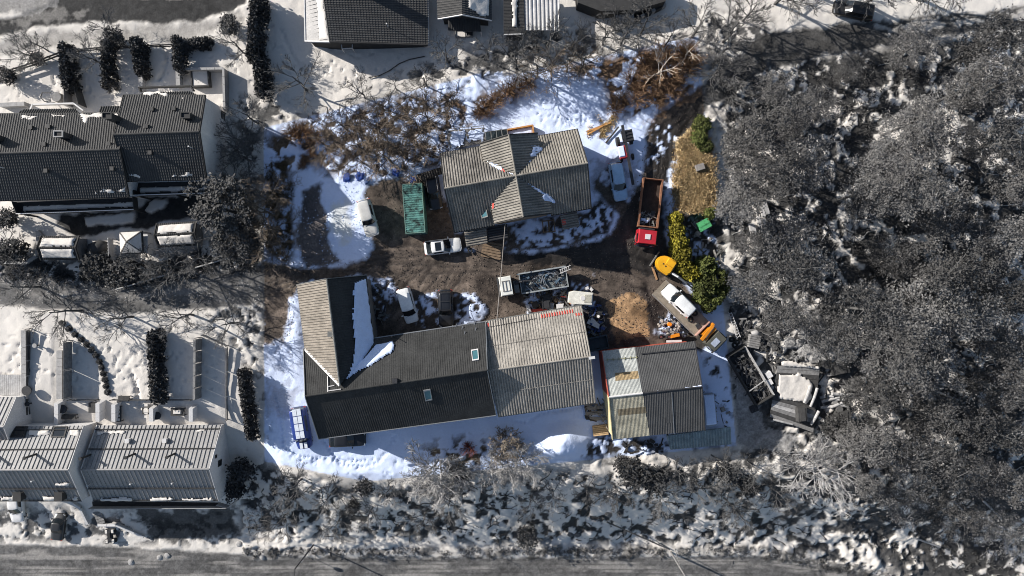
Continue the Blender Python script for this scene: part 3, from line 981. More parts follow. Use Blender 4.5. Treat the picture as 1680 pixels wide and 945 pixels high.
for key, sg, su in (('NW', 1, -1), ('NE', 1, 1), ('SW', -1, -1), ('SE', -1, 1)):
    a = HL(su * hu, 0, zr_); b = HL(su * hu, sg * hv, ze_); c = HL(su * gu, sg * hv, ze_); d = HL(su * gu, sg * VV, zval); e = HL(0, 0, zr_)
    # two convex pieces so that the gable's valley stays open
    m = MB(); n = ribbed(m, [a, b, c, HL(su * gu, 0, zr_)], eu, 0.31, CORR); ribbed(m, [HL(su * gu, 0, zr_), d, e], eu, 0.31, CORR)
    planes[key] = (a, n, m.build('roof_slope', rib_dirty if key == 'NW' else rib_grey, hr))
for key, sg in (('N', 1), ('S', -1)):
    for su in (-1, 1):
        tip = HL(0, sg * gl, zr_ + 0.015); ed = HL(su * gu, sg * gl, zval + 0.015); va = HL(su * gu, sg * VV, zval + 0.015); pk = HL(0, 0, zr_ + 0.015)
        m = MB(); n = ribbed(m, [tip, ed, va, pk], ev, 0.31, CORR)
        planes[key + ('E' if su > 0 else 'W')] = (tip, n, m.build('roof_slope', rib_grey, hr))
        MB().bar(tip + Vector((0, 0, 0.03)), ed + Vector((0, 0, 0.03)), 0.08, 0.28).build('barge_board', trim_dark, hr)
    MB().tube([HL(0, sg * gl, zr_ + 0.08), HL(0, 0, zr_ + 0.08)], 0.11, 8).build('ridge_cap', rib_grey, hr)
MB().tube([ridgeL + Vector((0, 0, 0.07)), ridgeR + Vector((0, 0, 0.07))], 0.11, 8).build('ridge_cap', rib_grey, hr)
for su in (-1, 1):
    for sg in (-1, 1):
        MB().bar(HL(su * hu, 0, zr_), HL(su * hu, sg * hv, ze_), 0.08, 0.28).build('barge_board', trim_dark, hr)
        MB().tube([HL(su * hu, sg * (hv + 0.07), ze_ - 0.06), HL(su * gu, sg * (hv + 0.07), ze_ - 0.06)], 0.075, 6).build('gutter', trim_dark, hr)
w = MB(); o_ = 0.5
q = [HL(-hu + o_, hv - o_, 0), HL(hu - o_, hv - o_, 0), HL(hu - o_, 0, 0), HL(hu - o_, -hv + o_, 0), HL(-hu + o_, -hv + o_, 0), HL(-hu + o_, 0, 0)]
wallset(w, [(p.x, p.y) for p in q], [ze_ + 0.1, ze_ + 0.1, zr_ - 0.2, ze_ + 0.1, ze_ + 0.1, zr_ - 0.2], -0.4)
w.build('wall', house_wall, hr)
for sg in (1, -1):
    w = MB()
    q = [HL(-gu + 0.3, sg * 1.8, 0), HL(-gu + 0.3, sg * (gl - 0.35), 0), HL(0, sg * (gl - 0.35), 0), HL(gu - 0.3, sg * (gl - 0.35), 0), HL(gu - 0.3, sg * 1.8, 0)]
    wallset(w, [(p.x, p.y) for p in q], [zval - 0.05, zval - 0.05, zr_ - 0.25, zval - 0.05, zval - 0.05], -0.4)
    w.build('wall', house_wall, hr)
chimney(hr, 799, 295.5, planes['SW'], 0.55, 0.55, 0.75, rust)
chimney(hr, 882, 281, planes['SE'], 0.6, 0.5, 0.9, rust)
m = MB(); p = ray_plane(889, 276, *planes['NE'][:2]); m.torus(p + Vector((0, 0, 0.3)), 0.34, 0.035, Vector((0.5, -0.6, 0.6)).normalized(), 14, 5); m.tube([p - Vector((0, 0, .1)), p + Vector((0, 0, .35))], 0.03, 6)
m.build('aerial', metal_dark, hr)
skylight(hr, [(788.5, 342), (798.5, 339), (801.5, 355.5), (791.5, 358.5)], planes['SW'], metal_dull)
blanket('snow_cover', snow_in, hr, *planes['NW'][:2], [(793, 262), (800, 262), (818, 272), (845, 287), (832, 285), (812, 277)], 0.14, 0.12, 1, 0.2)
blanket('snow_cover', snow_in, hr, *planes['NW'][:2], [(760, 268), (780, 262), (800, 270), (810, 279), (800, 277), (778, 273)], 0.05, 0.10, 41, 0.55)
blanket('snow_cover', snow_in, hr, *planes['NE'][:2], [(868, 256), (874, 240), (891, 242), (886, 252), (874, 261)], 0.10, 0.11, 2, 0.5)
blanket('snow_cover', snow_in, hr, *planes['NE'][:2], [(852, 286), (870, 262), (874, 258), (872, 264)], 0.08, 0.10, 44, 0.1)
blanket('snow_cover', snow_in, hr, *planes['SE'][:2], [(852, 291), (880, 308), (905, 322), (915, 334), (908, 334), (880, 313)], 0.12, 0.11, 3, 0.18)
blanket('snow_cover', snow_in, hr, planes['SE_'][0] if 'SE_' in planes else planes['SE'][0], planes['SE'][1], [(885, 320), (898, 318), (912, 333), (905, 330), (896, 334), (888, 328)], 0.10, 0.10, 43, 0.6)
for px4, key in (([(816, 273), (826, 277), (832, 284), (820, 279)], 'NW'), ([(808, 334), (811, 333), (811, 341), (808, 343)], 'SW')):
    p0, n, _ = planes[key]
    MB().slab([ray_plane(x, y, p0, n) for x, y in px4], n, 0.08, 0.115).build('red_flashing', red_sheet, hr)
# lean-to roofs, porch, steps and the glass lean-to of the house
def flat_roof(name, root, px4, z4, mt, sd=None, posts=True, period=0.31, profile=CORR, post_mat=None):
    c = [P(x, y, z) for (x, y), z in zip(px4, z4)]
    # make planar: fit by lowering the fourth corner
    n = (c[1] - c[0]).cross(c[2] - c[0]).normalized()
    if n.z < 0: n = -n
    c[3] = ray_plane(*px4[3], c[0], n)
    m = MB(); ribbed(m, c, sd if sd is not None else (c[1] - c[0]), period, profile)
    o = m.build(name, mt, root)
    if posts:
        mid = sum(c, Vector()) / 4
        for p in c:
            q = p.lerp(mid, 0.08)
            MB().bar(Vector((q.x, q.y, min(surf(q.x, q.y), q.z - 0.5) - 0.1)), q - Vector((0, 0, 0.1)), 0.12, 0.12).build('post', post_mat or dark_wood, root)
    return c, n
pr = root_at('porch', 'small ribbed porch roof on posts at the south-west corner of the cross-gabled house', 'porch', 781, 392)
flat_roof('roof', pr, [(761, 378.6), (797.5, 373.7), (800, 399), (765.3, 405)], [3.0, 3.0, 2.5, 2.5], rib_grey, ev)
pr = root_at('porch', 'grey ribbed porch roof with a red patch under the south-east eave of the cross-gabled house', 'porch', 936, 362)
c, n = flat_roof('roof', pr, [(919, 354), (946, 346), (951, 371), (924, 377)], [2.9, 2.9, 2.4, 2.4], rib_grey, ev)
MB().slab([ray_plane(x, y, c[0], n) for x, y in ((921, 361), (927, 359), (929, 367), (923, 369))], n, 0.085, 0.11).build('red_patch', red_sheet, pr)
pr = root_at('canopy', 'dark flat canopy over the entrance south of the house, next to the ribbed porch', 'canopy', 817, 386)
flat_roof('roof', pr, [(799, 372), (832, 367), (833, 391), (801, 397)], [2.7, 2.7, 2.5, 2.5], metal_dark, ev)
gr = root_at('greenhouse', 'lean-to greenhouse of dark glass panes against the north wall of the house', 'greenhouse', 814, 222)
gp = [P(796.5, 217, 2.2), P(831.5, 212, 2.2), P(833, 222, 3.0), P(797.5, 231, 3.0)]
for i in range(4):
    a, b = i / 4, (i + 1) / 4
    q = [gp[0].lerp(gp[1], a + .015), gp[0].lerp(gp[1], b - .015), gp[3].lerp(gp[2], b - .015), gp[3].lerp(gp[2], a + .015)]
    MB().slab(q, Vector((0, .2, 1)).normalized(), 0, 0.03).build('pane', glass_dark, gr)
m = MB()
for i in range(5):
    m.bar(gp[0].lerp(gp[1], i / 4), gp[3].lerp(gp[2], i / 4), 0.08, 0.12)
    b_ = gp[0].lerp(gp[1], i / 4)
    m.bar(Vector((b_.x, b_.y, 0)), b_, 0.08, 0.08)
m.bar(gp[0], gp[1], 0.1, 0.1)
m.build('frame', metal_dull, gr)
pl_ = root_at('planter', 'orange-brown wooden raised bed filled with snow behind the house', 'raised bed', 853, 213)
q = [P(831.5, 213.5, 0.6), P(874, 206, 0.6), P(875.5, 219, 0.6), P(833, 226, 0.6)]
for i in range(4):
    MB().bar(q[i] - Vector((0, 0, 0.15)), q[(i + 1) % 4] - Vector((0, 0, 0.15)), 0.16, 0.9).build('side_board', orange_wood, pl_)
blanket('snow_cover', snow_in, pl_, Vector((q[0].x, q[0].y, 0.35)), Vector((0, 0, 1)), None, 0.16, 0.13, 5, 0.1, real=[Vector((p.x, p.y, 0.35)) for p in q])
# timber deck with snow north-west of the house
dk = root_at('deck', 'snow-covered timber deck with a rail at the north-west corner of the house', 'deck', 765, 228)
q = [P(735, 214, .5), P(794, 209, .5), P(797, 233, .5), P(738, 245, .5)]
for i in range(14):
    a, b = i / 14, (i + 0.9) / 14
    MB().slab([q[0].lerp(q[3], a), q[1].lerp(q[2], a), q[1].lerp(q[2], b), q[0].lerp(q[3], b)], Vector((0, 0, 1)), -0.05, 0.0).build('plank', grey_wood, dk)
blanket('snow_cover', snow_in, dk, q[0], Vector((0, 0, 1)), [(736, 214), (760, 212), (764, 222), (762, 238), (740, 243)], 0.12, 0.13, 6, 0.4)
blanket('snow_cover', snow_in, dk, q[0], Vector((0, 0, 1)), [(766, 213), (792, 210), (795, 232), (768, 236)], 0.12, 0.13, 7, 0.4)
m = MB(); m.bar(q[0] + Vector((0, 0, .9)), q[1] + Vector((0, 0, .9)), .06, .08); m.bar(q[0] + Vector((0, 0, .9)), q[3] + Vector((0, 0, .9)), .06, .08); m.build('rail', grey_wood, dk)
for t_ in (0, .33, .66, 1):
    p = q[0].lerp(q[1], t_); MB().bar(p - Vector((0, 0, .5)), p + Vector((0, 0, .9)), .09, .09).build('post', grey_wood, dk)
cp_ = root_at('carport', 'low dark lean-to roof between the bare trees and the west gable of the house', 'carport', 715, 284)
flat_roof('roof', cp_, [(682, 287), (730, 272), (733, 283), (688, 297)], [2.2, 2.4, 2.4, 2.2], dark_wood)

# ------------------------------------------------------------------ the long L-shaped barn
br = root_at('barn', 'long L-shaped barn with black sheet roof and a pale ribbed north wing', 'barn', 640, 625)
ZE, ZR = 4.4, 8.4
gm = gable(br, (498, 573), (797, 528.5), (500.5, 650), (799.5, 607), (522.8, 719.6), (814, 680.7), ZE, ZE, ZR, (dark_sheet, dark_sheet), barn_wall, period=0.26, profile=FINE, trim=metal_grey, over=0.35, windows=[('S', .12, 2.6, 1.3, 1.1), ('S', .3, 2.6, 1.3, 1.1), ('S', .5, 2.6, 1.3, 1.1), ('S', .7, 2.6, 1.3, 1.1), ('S', .88, 2.6, 1.3, 1.1), ('W', .3, 2.6, 1.0, 1.1), ('W', .7, 2.6, 1.0, 1.1)])
MN, MS = gm['N'], gm['S']
# north wing: ridge runs north-south; its west slope meets the main roof in a white-flashed valley
wr0, wr1 = P(536, 457.3, ZR), P(557.5, 632, ZR)
ww0, ww1 = P(487.4, 467, ZE), P(500.5, 573, ZE)
we0, we1 = P(601, 451.5, ZE), P(613.5, 562.5, ZE)
wdir = (wr1 - wr0).normalized()
m = MB(); nW = ribbed(m, [ww0, wr0, wr1, ww1], wdir, 0.30, CORR); m.build('roof_slope', M('sheet_roof_tan', (0.24, 0.212, 0.178), 0.8, 0.25, 0.8, 0.1, fine=0.15), br)
tE = P(585, 600, 5.9)
m = MB(); nE = ribbed(m, [we0, we1, wr1, wr0], wdir, 0.30, FINE); m.build('roof_slope', dark_sheet, br)
WW, WE = (ww0, nW), (we0, nE)
MB().tube([wr0 + Vector((0, 0, .05)), wr1 + Vector((0, 0, .05))], 0.11, 8).build('ridge_cap', metal_dull, br)
for a, b in ((ww0, wr0), (we0, wr0)):
    MB().bar(a + Vector((0, 0, .02)), b + Vector((0, 0, .02)), .08, .26).build('barge_board', metal_dull, br)
for a, b in ((ww0, ww1), (we0, we1)):
    MB().tube([a - Vector((0, 0, .06)), b - Vector((0, 0, .06))], .08, 6).build('gutter', metal_dull, br)
MB().bar(ww1 + Vector((0, 0, .09)), wr1 + Vector((0, 0, .1)), .28, .06).build('valley_flashing', trim_light, br)
m = MB()
per = Vector((-wdir.y, wdir.x, 0)); cen = (ww0 + we0 + ww1 + we1) / 4
A = ww0.lerp(we0, .05); B = we0.lerp(ww0, .05); C = we1.lerp(ww1, .05); D = ww1.lerp(we1, .05)
off = wdir * 0.4
A += off; B += off
mid = Vector((wr0.x, wr0.y, 0)) + off
wallset(m, [(A.x, A.y), (mid.x, mid.y), (B.x, B.y), (C.x, C.y), (D.x, D.y)], [ZE + .05, ZR - .2, ZE + .05, ZE + .05, ZE + .05], -0.5)
m.build('wall', barn_wall, br)
# snow that has slid into the corner between the two roofs
blanket('snow_cover', snow_in, br, *WE, [(579, 464), (600, 456), (606, 500), (612.5, 561), (628, 563), (600, 592), (568, 625), (576, 596), (580, 570), (577, 520)], 0.22, 0.15, 8, 0.14)
blanket('snow_cover', snow_in, br, *MN[:2], [(617, 566), (644, 560), (648, 566), (645, 578), (620, 594), (590, 610), (566, 625), (575, 610)], 0.25, 0.15, 9, 0.12)
# vent, ladder hatch and flues
roof_vent(br, 543, 548, WW, 0.5, 0.25, metal_dull)
roof_vent(br, 649, 624, MN, 0.45, 0.5, metal_dark)
pipe_vent(br, 646, 551, MN, 0.035, 1.6, metal_dark)
skylight(br, [(773, 575), (784.5, 573), (786, 591), (775, 593)], MN, trim_light)
skylight(br, [(694.5, 639.5), (706, 637.5), (709.5, 655), (698, 657)], MS, metal_grey)
m = MB()
l0, l1 = ray_plane(539, 618, *MN[:2]), ray_plane(539, 643, *MN[:2])
for a, b in (((538, 617), (538.5, 643)), ((538.5, 634), (549, 632)), ((538.5, 641), (560, 638))):
    m.bar(ray_plane(*a, *MN[:2]) + Vector((0, 0, .12)), ray_plane(*b, *MN[:2]) + Vector((0, 0, .12)), .09, .14)
m.build('snow_rail', trim_light, br)
for k, (px, py) in enumerate(((748, 536), (758, 540), (762, 548), (778, 533), (780, 542))):
    p = ray_plane(px, py, *MN[:2]); MB().box(p + MN[1] * 0.03, (0.08, 0.7, 0.05), -0.2).build('seam_patch', metal_grey, br)

# pale ribbed hall joined to the barn's east end
hall = root_at('workshop_hall', 'ribbed grey workshop hall with red paint along its north eave, east end of the barn', 'workshop', 890, 600)
ZE2, ZR2 = 4.3, 7.3
gm2 = gable(hall, (796.5, 528), (953.7, 501.5), (801, 608), (969, 585), (817.5, 683), (977, 659.7), ZE2, ZE2, ZR2, (M('sheet_roof_pale_brown', (0.32, 0.293, 0.255), 0.8, 0.25, 0.6, 0.1, fine=0.15), M('sheet_roof_pale_brown', (0.32, 0.293, 0.255), 0.8, 0.25, 0.6, 0.1, fine=0.15)), barn_wall, period=0.31, trim=metal_dull, over=0.35)
HN, HS = gm2['N'], gm2['S']
def strip(root, name, px4, pl, mt, lift=0.012, period=0.31, profile=CORR, sd=None):
    c = [ray_plane(x, y, *pl[:2]) for x, y in px4]
    m = MB()
    n = pl[1]
    s = (sd - n * sd.dot(n)).normalized()
    # keep the ribs in step with the sheet below
    base = pl[0]
    ribbed(m, c, s, period, profile, lift)
    return m.build(name, mt, root)
hd = (gm2['pts'][3] - gm2['pts'][2]).normalized()
strip(hall, 'painted_sheet', [(886, 517), (940, 508), (941, 513.5), (887, 523)], HN, red_sheet, 0.03, sd=hd)
strip(hall, 'painted_sheet', [(943, 515), (954, 513), (955, 517.5), (944, 519)], HN, red_sheet, 0.03, sd=hd)
strip(hall, 'painted_sheet', [(798.5, 531), (803, 530), (804, 536), (799.5, 537)], HN, red_sheet, 0.03, sd=hd)
MB().bar(ray_plane(803, 537, *HN[:2]) + HN[1] * .1, ray_plane(880, 523, *HN[:2]) + HN[1] * .1, .06, .06).build('snow_rail', metal_dark, hall)
MB().bar(ray_plane(966, 588.5, *HN[:2]) + HN[1] * .15, ray_plane(976, 587, *HN[:2]) + HN[1] * .15, .3, .12).build('ridge_end', trim_light, hall)

# ------------------------------------------------------------------ the two-tone shed
sh = root_at('shed', 'two-tone shed, pale sheets on its west half and charcoal sheets on its east half', 'shed', 1075, 640)
ZE3, ZR3 = 4.0, 6.1
def shed_half(N0, N1, R0, R1, S0, S1, mts, per, prof):
    n0, n1, s0, s1, r0, r1 = P(*N0, ZE3), P(*N1, ZE3), P(*S0, ZE3), P(*S1, ZE3), P(*R0, ZR3), P(*R1, ZR3)
    e = (r1 - r0).normalized(); res = []
    for (a, b, c, d), mt in (((n0, n1, r1, r0), mts[0]), ((s0, s1, r1, r0), mts[1])):
        m = MB(); nn = ribbed(m, [a, b, c, d], e, per, prof)
        m.build('roof_slope', mt, sh); res.append((a, nn))
    return res, (n0, n1, s0, s1, r0, r1)
(pwN, pwS), qa = shed_half((987, 576), (1041.3, 569.8), (998.4, 651.3), (1054.3, 645), (1004.7, 721), (1066, 714.6), (shed_light, shed_beige), 0.16, FINE)
(peN, peS), qb = shed_half((1041.6, 569.8), (1139.4, 559.8), (1054.6, 644.9), (1151.5, 634.3), (1066.3, 714.6), (1156.4, 705.7), (shed_dark, shed_dark), 0.20, FINE)
e3 = (qb[5] - qa[4]).normalized()
MB().tube([qa[4] + Vector((0, 0, .06)), qa[5] + Vector((0, 0, .06))], .12, 8).build('ridge_cap', trim_light, sh)
MB().tube([qb[4] + Vector((0, 0, .05)), qb[5] + Vector((0, 0, .05))], .10, 8).build('ridge_cap', metal_dark, sh)
A, B, C, D = [p.copy() for p in (qa[0], qb[1], qb[3], qa[2])]
ins = 0.25
ex = Vector((e3.x, e3.y, 0)).normalized(); py_ = Vector((-ex.y, ex.x, 0))
A += ex * .08 - py_ * ins; B += -ex * ins - py_ * ins; C += -ex * ins + py_ * ins; D += ex * .08 + py_ * ins
rA = qa[4] + ex * .08; rB = qb[5] - ex * ins
m = MB(); wallset(m, [(A.x, A.y), (B.x, B.y)], [ZE3, ZE3], -2.5); m.f = m.f[:1]; m.build('wall', red_wall, sh)
m = MB()
m.add([(rA.x, rA.y, -2.5), (A.x, A.y, -2.5), (A.x, A.y, ZE3), (rA.x, rA.y, ZR3 - .2)], [(0, 1, 2, 3)]); m.build('wall', red_wall, sh)
m = MB(); m.add([(D.x, D.y, -2.5), (rA.x, rA.y, -2.5), (rA.x, rA.y, ZR3 - .2), (D.x, D.y, ZE3)], [(0, 1, 2, 3)]); m.build('wall', cream_wall, sh)
m = MB(); m.add([(D.x, D.y, -2.5), (C.x, C.y, -2.5), (C.x, C.y, ZE3), (D.x, D.y, ZE3)], [(0, 1, 2, 3)]); m.build('wall', barn_wall, sh)
m = MB(); m.add([(B.x, B.y, -2.5), (rB.x, rB.y, -2.5), (C.x, C.y, -2.5), (C.x, C.y, ZE3), (rB.x, rB.y, ZR3 - .2), (B.x, B.y, ZE3)], [(0, 1, 2, 3, 4, 5)]); m.build('wall', barn_wall, sh)
for a, b, mt in ((qa[0], qa[4], red_wall), (qa[2], qa[4], cream_wall), (qb[1], qb[5], metal_dark), (qb[3], qb[5], metal_dark)):
    MB().bar(a, b, .09, .34).build('barge_board', mt, sh)
strip(sh, 'rusted_sheet', [(1009, 612), (1047, 608.5), (1048.5, 621), (1010, 625)], pwN, rust_patch, 0.012, 0.16, FINE, e3)
strip(sh, 'rusted_sheet', [(1013, 671.5), (1059, 667), (1061, 677.5), (1014.5, 682)], pwS, M('rusted_sheet_brown', (0.20, 0.165, 0.11), 0.8, 0.35, 4, 0.1), 0.012, 0.16, FINE, e3)
strip(sh, 'clear_sheet', [(1089, 644.5), (1102, 643.5), (1104.5, 693), (1092, 694.5)], peS, shed_dark, 0.012, 0.20, FINE, e3)
MB().bar(ray_plane(1102, 643.5, *peS) + peS[1] * .05, ray_plane(1106, 711, *peS) + peS[1] * .05, .07, .07).build('seam_strip', metal_grey, sh)
MB().bar(ray_plane(1052, 581, *peN) + peN[1] * .12, ray_plane(1140, 572, *peN) + peN[1] * .12, .12, .12).build('snow_rail', metal_dark, sh)
m = MB(); m.bar(ray_plane(994, 591, *pwN) + pwN[1] * .12, ray_plane(1046, 586.5, *pwN) + pwN[1] * .12, .05, .05)
for i in range(6):
    m.bar(ray_plane(996 + 9.5 * i, 588.3 - .85 * i, *pwN) + pwN[1] * .12, ray_plane(996.5 + 9.5 * i, 593 - .85 * i, *pwN) + pwN[1] * .12, .06, .06)
m.build('snow_rail', M('lichen_metal', (0.28, 0.27, 0.16), 0.8, .3), sh)
blanket('snow_cover', snow_in, sh, *peN, [(1099, 638.5), (1151, 632), (1151, 635), (1100, 642)], 0.16, 0.11, 11, 0.16)
blanket('snow_cover', snow_in, sh, *peN, [(1078, 641), (1094, 639), (1094, 643), (1078, 644.5)], 0.13, 0.11, 12, 0.2)
# glazed lean-to and snow-topped trailer beside the shed
lt = root_at('lean_to', 'blue-grey translucent ribbed lean-to roof south-east of the two-tone shed', 'lean-to', 1146, 720)
flat_roof('roof', lt, [(1093, 714.6), (1198.6, 700.6), (1200, 728.5), (1099.7, 737.5)], [1.0, 1.0, .4, .4], M('fibreglass', (0.30, 0.36, 0.36), 0.5, 0.35, 1.2, 0.1, fine=.2), None, period=0.36)

# ------------------------------------------------------------------ grey neighbours
ha = root_at('row_house', 'dark tiled row house on the left edge, lower of the two tiled roofs', 'house', 105, 255)
gmA = gable(ha, (-25, 187.5), (203, 186), (-38, 253), (197, 245), (-20, 329), (212, 322), 5.0, 5.0, 8.3, (tile_dark, tile_black), wall_white, 'tile', zb=-.5, over=0.3, trim=trim_dark, windows=[('S', .5, 3.9, 1.4, 1.2), ('S', .75, 3.9, 1.4, 1.2), ('S', .92, 3.9, 1.0, 1.2)])
hb = root_at('row_house', 'dark tiled row house with pale end wall, stepped up from its left neighbour', 'house', 285, 225)
gmB = gable(hb, (203, 156.5), (337.5, 157), (187, 221), (327.5, 216), (208, 296.5), (339.5, 293.5), 5.5, 5.5, 8.9, (tile_dark, tile_black), wall_white, 'tile', zb=-.5, over=0.15, trim=trim_dark, windows=[('S', .2, 4.3, 1.4, 1.2), ('S', .5, 4.3, 1.4, 1.2), ('S', .8, 4.3, 1.4, 1.2)])
# low rear extensions in front of the upper eaves
for root, q4, z0, z1 in ((ha, [(38, 180), (124, 178.5), (132, 187), (28, 188)], 4.3, 4.9), (ha, [(166, 175), (196, 174), (203, 187), (160, 187)], 4.3, 4.9), (hb, [(236, 152), (312, 150), (326, 157), (228, 158)], 4.9, 5.4)):
    c = [P(*q4[0], z0), P(*q4[1], z0), P(*q4[2], z1), P(*q4[3], z1)]
    m = MB(); ribbed(m, c, c[1] - c[0], .28, CORR); m.build('rear_roof', tile_dark, root)
    m = MB(); a, b = c[0], c[1]
    back = (c[3] - c[0]); back.z = 0
    m.prism([(a.x, a.y), (b.x, b.y), (c[2].x, c[2].y - .6), (c[3].x, c[3].y - .6)], -.4, z0 - .16); m.build('rear_wall', wall_white, root)
for root, q4, z in ((hb, [(229, 144), (313, 141.5), (318, 149), (231, 150.5)], 4.0), (ha, [(55, 172), (122, 170), (138, 182), (50, 184)], 3.2)):
    c = [P(x, y, z) for x, y in q4]
    m = MB()
    for i in range(3 if root is ha else 3):
        m.bar(c[[0, 0, 1][i]], c[[1, 3, 2][i]], .16, .5)
    m.build('balcony_rail', trim_light if root is ha else wall_dark, root)
for root, pl, vents, chims, pipes in (
    (ha, gmA['N'], [(54, 210), (83, 208.5), (76, 237.5), (182, 237)], [(113, 225.5, 1.8), (2, 229, 1.6)], []),
    (hb, gmB['N'], [(252, 180), (288, 179.5), (243, 208)], [(193, 197, 2.0), (312, 193, 1.1)], []),
    (ha, gmA['S'], [(79, 281), (187, 277.5)], [], [(8, 276)]),
    (hb, gmB['S'], [(249, 251.5)], [], [(316, 243)])):
    for x, y in vents: roof_vent(root, x, y, pl, .36, .42)
    for x, y, h in chims: chimney(root, x, y, pl, .95, .6, h, wall_dark, wall_grey if h == 1.8 else wall_dark)
    for x, y in pipes: pipe_vent(root, x, y, pl, .05, 1.0, trim_light)
for root, pl, polys in ((ha, gmA['N'], [[(36, 191), (66, 190), (66, 194), (38, 195)], [(84, 189), (124, 188), (124, 193), (84, 194)], [(128, 188), (200, 185), (198, 193), (150, 194), (142, 203), (134, 202), (136, 193)]]),
                        (hb, gmB['N'], [[(236, 151.5), (275, 151), (275, 157), (236, 157)], [(237, 160), (262, 160), (262, 163), (237, 163)], [(292, 160), (308, 160), (308, 162), (292, 162)]]),
                        (ha, gmA['S'], [[(154, 312), (205, 308), (207, 316), (156, 318)]]), (hb, gmB['S'], [[(210, 285), (240, 287), (238, 291), (212, 290)], [(281, 288), (318, 283), (318, 287), (283, 291)]])):
    for i, pg in enumerate(polys):
        blanket('snow_cover', snow_out, root, *pl[:2], pg, .14, .11, 20 + i, .38)
# south balconies
for root, q4, z in ((ha, [(28, 332), (224, 324), (226, 345), (35, 352)], 2.6), (hb, [(221, 299), (349, 292), (353, 318), (226, 322)], 3.0)):
    c = [P(x, y, z) for x, y in q4]
    up = Vector((0, 0, 1))
    MB().slab(c, up, -.2, 0).build('balcony_floor', wall_dark, root)
    for a, b in ((0, 3), (3, 2), (2, 1)):
        MB().bar(c[a] + up * .45, c[b] + up * .45, .08, .9).build('balcony_rail', wall_dark, root)
    x0, x1 = q4[3][0] + 4, q4[2][0] - 3; y0, y1 = q4[3][1], q4[2][1]
    blanket('snow_cover', snow_out, root, c[0], up, [(x0, y0 - 14), (x1, y1 - 14), (x1, y1 - 5), (x0, y0 - 5)], .3, .12, 31, .12)
    MB().bar(c[3] + up * .93, c[2] + up * .93, .1, .05).build('rail_top', trim_light, root)
    for t_ in (0.02, .5, .98):
        p = c[3].lerp(c[2], t_); MB().bar(Vector((p.x, p.y, gz(p.x, p.y) - .3)), p - up * .2, .2, .2).build('post', wall_dark, root)

tw = []
for nm, lab, z0, pts in (
    ('town_house', 'pale seam-roofed town house at the left edge, with two skylights', 1.9, ((-30, 700), (138, 698), (-45, 771), (113, 770.5), (-40, 822), (136, 822))),
    ('town_house', 'pale seam-roofed town house whose white gable faces the hedge row', 0.2, ((159.5, 698), (364, 697), (133.3, 770.5), (344, 769.3), (153.6, 822), (359.5, 822)))):
    r = root_at(nm, lab, 'house', (pts[0][0] + pts[1][0]) / 2, 765)
    gmC = gable(r, *pts, z0, z0, z0 + 3.1, (seam_light, seam_light), wall_white, 'rib', over=0.12, zb=-8, period=0.52, profile=SEAM, trim=trim_light, gutters=False)
    tw.append((r, gmC))
for r, gmC in tw:
    n0, n1, r0, r1, s0, s1 = gmC['pts']
    for (a, b, c, d), t_, pl in (((n0, n1, r0, r1), .55, gmC['N']), ((n0, n1, r0, r1), .10, gmC['N']), ((s0, s1, r0, r1), .42, gmC['S']), ((s0, s1, r0, r1), .03, gmC['S'])):
        MB().bar(a.lerp(c, t_) + pl[1] * .13, b.lerp(d, t_) + pl[1] * .13, .1, .12).build('snow_rail', trim_dark, r)
r, gmC = tw[1]
for x, y in ((148.5, 746), (221, 744.5), (287, 744)): pipe_vent(r, x, y, gmC['N'], .13, 2.0)
for x, y in ((212, 722), (273, 721.5)):
    roof_vent(r, x, y, gmC['N'], .42, .5, trim_light)
for x, y in ((147, 795), (217, 792.5), (285, 791.5)): pipe_vent(r, x, y, gmC['S'], .06, .5, trim_light)
for pg in ([(160, 708), (206, 706.5), (207, 712), (160, 713)], [(321, 706), (346, 703), (346, 706), (321, 709)]):
    blanket('snow_cover', snow_out, r, *gmC['N'][:2], pg, .16, .11, 51, .15)
for pg in ([(164, 816), (218, 815), (219, 821), (165, 821)], [(246, 816), (285, 815), (285, 820), (247, 821)], [(298, 817), (350, 815.5), (352, 820), (299, 820.5)]):
    blanket('snow_cover', snow_out, r, *gmC['S'][:2], pg, .28, .11, 54, .12)
A, B, C, D = gmC['ring']
window(r, C, B, .5, .2, .7, .9, trim_dark); window(r, C, B, .62, 1.4, .3, .4, trim_dark)
dkk = MB(); c = [P(151, 823, -2), P(360, 825, -2), P(377, 830, -2), P(152, 831, -2)]
MB().slab(c, Vector((0, 0, 1)), -.2, 0).build('balcony_floor', wall_dark, r)
for a, b in ((3, 2), (2, 1)):
    MB().bar(c[a] + Vector((0, 0, .5)), c[b] + Vector((0, 0, .5)), .07, 1.0).build('balcony_rail', wall_grey, r)
for t_ in (.0, .5, 1):
    p = c[3].lerp(c[2], t_); MB().bar(Vector((p.x, p.y, -8)), p, .16, .16).build('post', trim_light, r)
r, gmC = tw[0]
for x, y in ((59.5, 745), (-7, 745)): pipe_vent(r, x, y, gmC['N'], .13, 2.0)
for x, y in ((56, 788), ): pipe_vent(r, x, y, gmC['S'], .06, .5, trim_light)
skylight(r, [(24, 700), (46, 700), (41, 718), (18, 718)], gmC['N'], trim_dark, glass_dark)
skylight(r, [(89, 700), (112, 700), (107, 718), (84, 718)], gmC['N'], trim_dark, glass_dark)
for pg in ([(5, 706), (18, 706), (17, 714), (7, 715)], [(48, 705), (82, 706), (81, 713), (60, 716), (49, 713)], [(114, 705), (132, 704), (130, 716), (115, 714)]):
    blanket('snow_cover', snow_out, r, *gmC['N'][:2], pg, .2, .11, 61, .15)
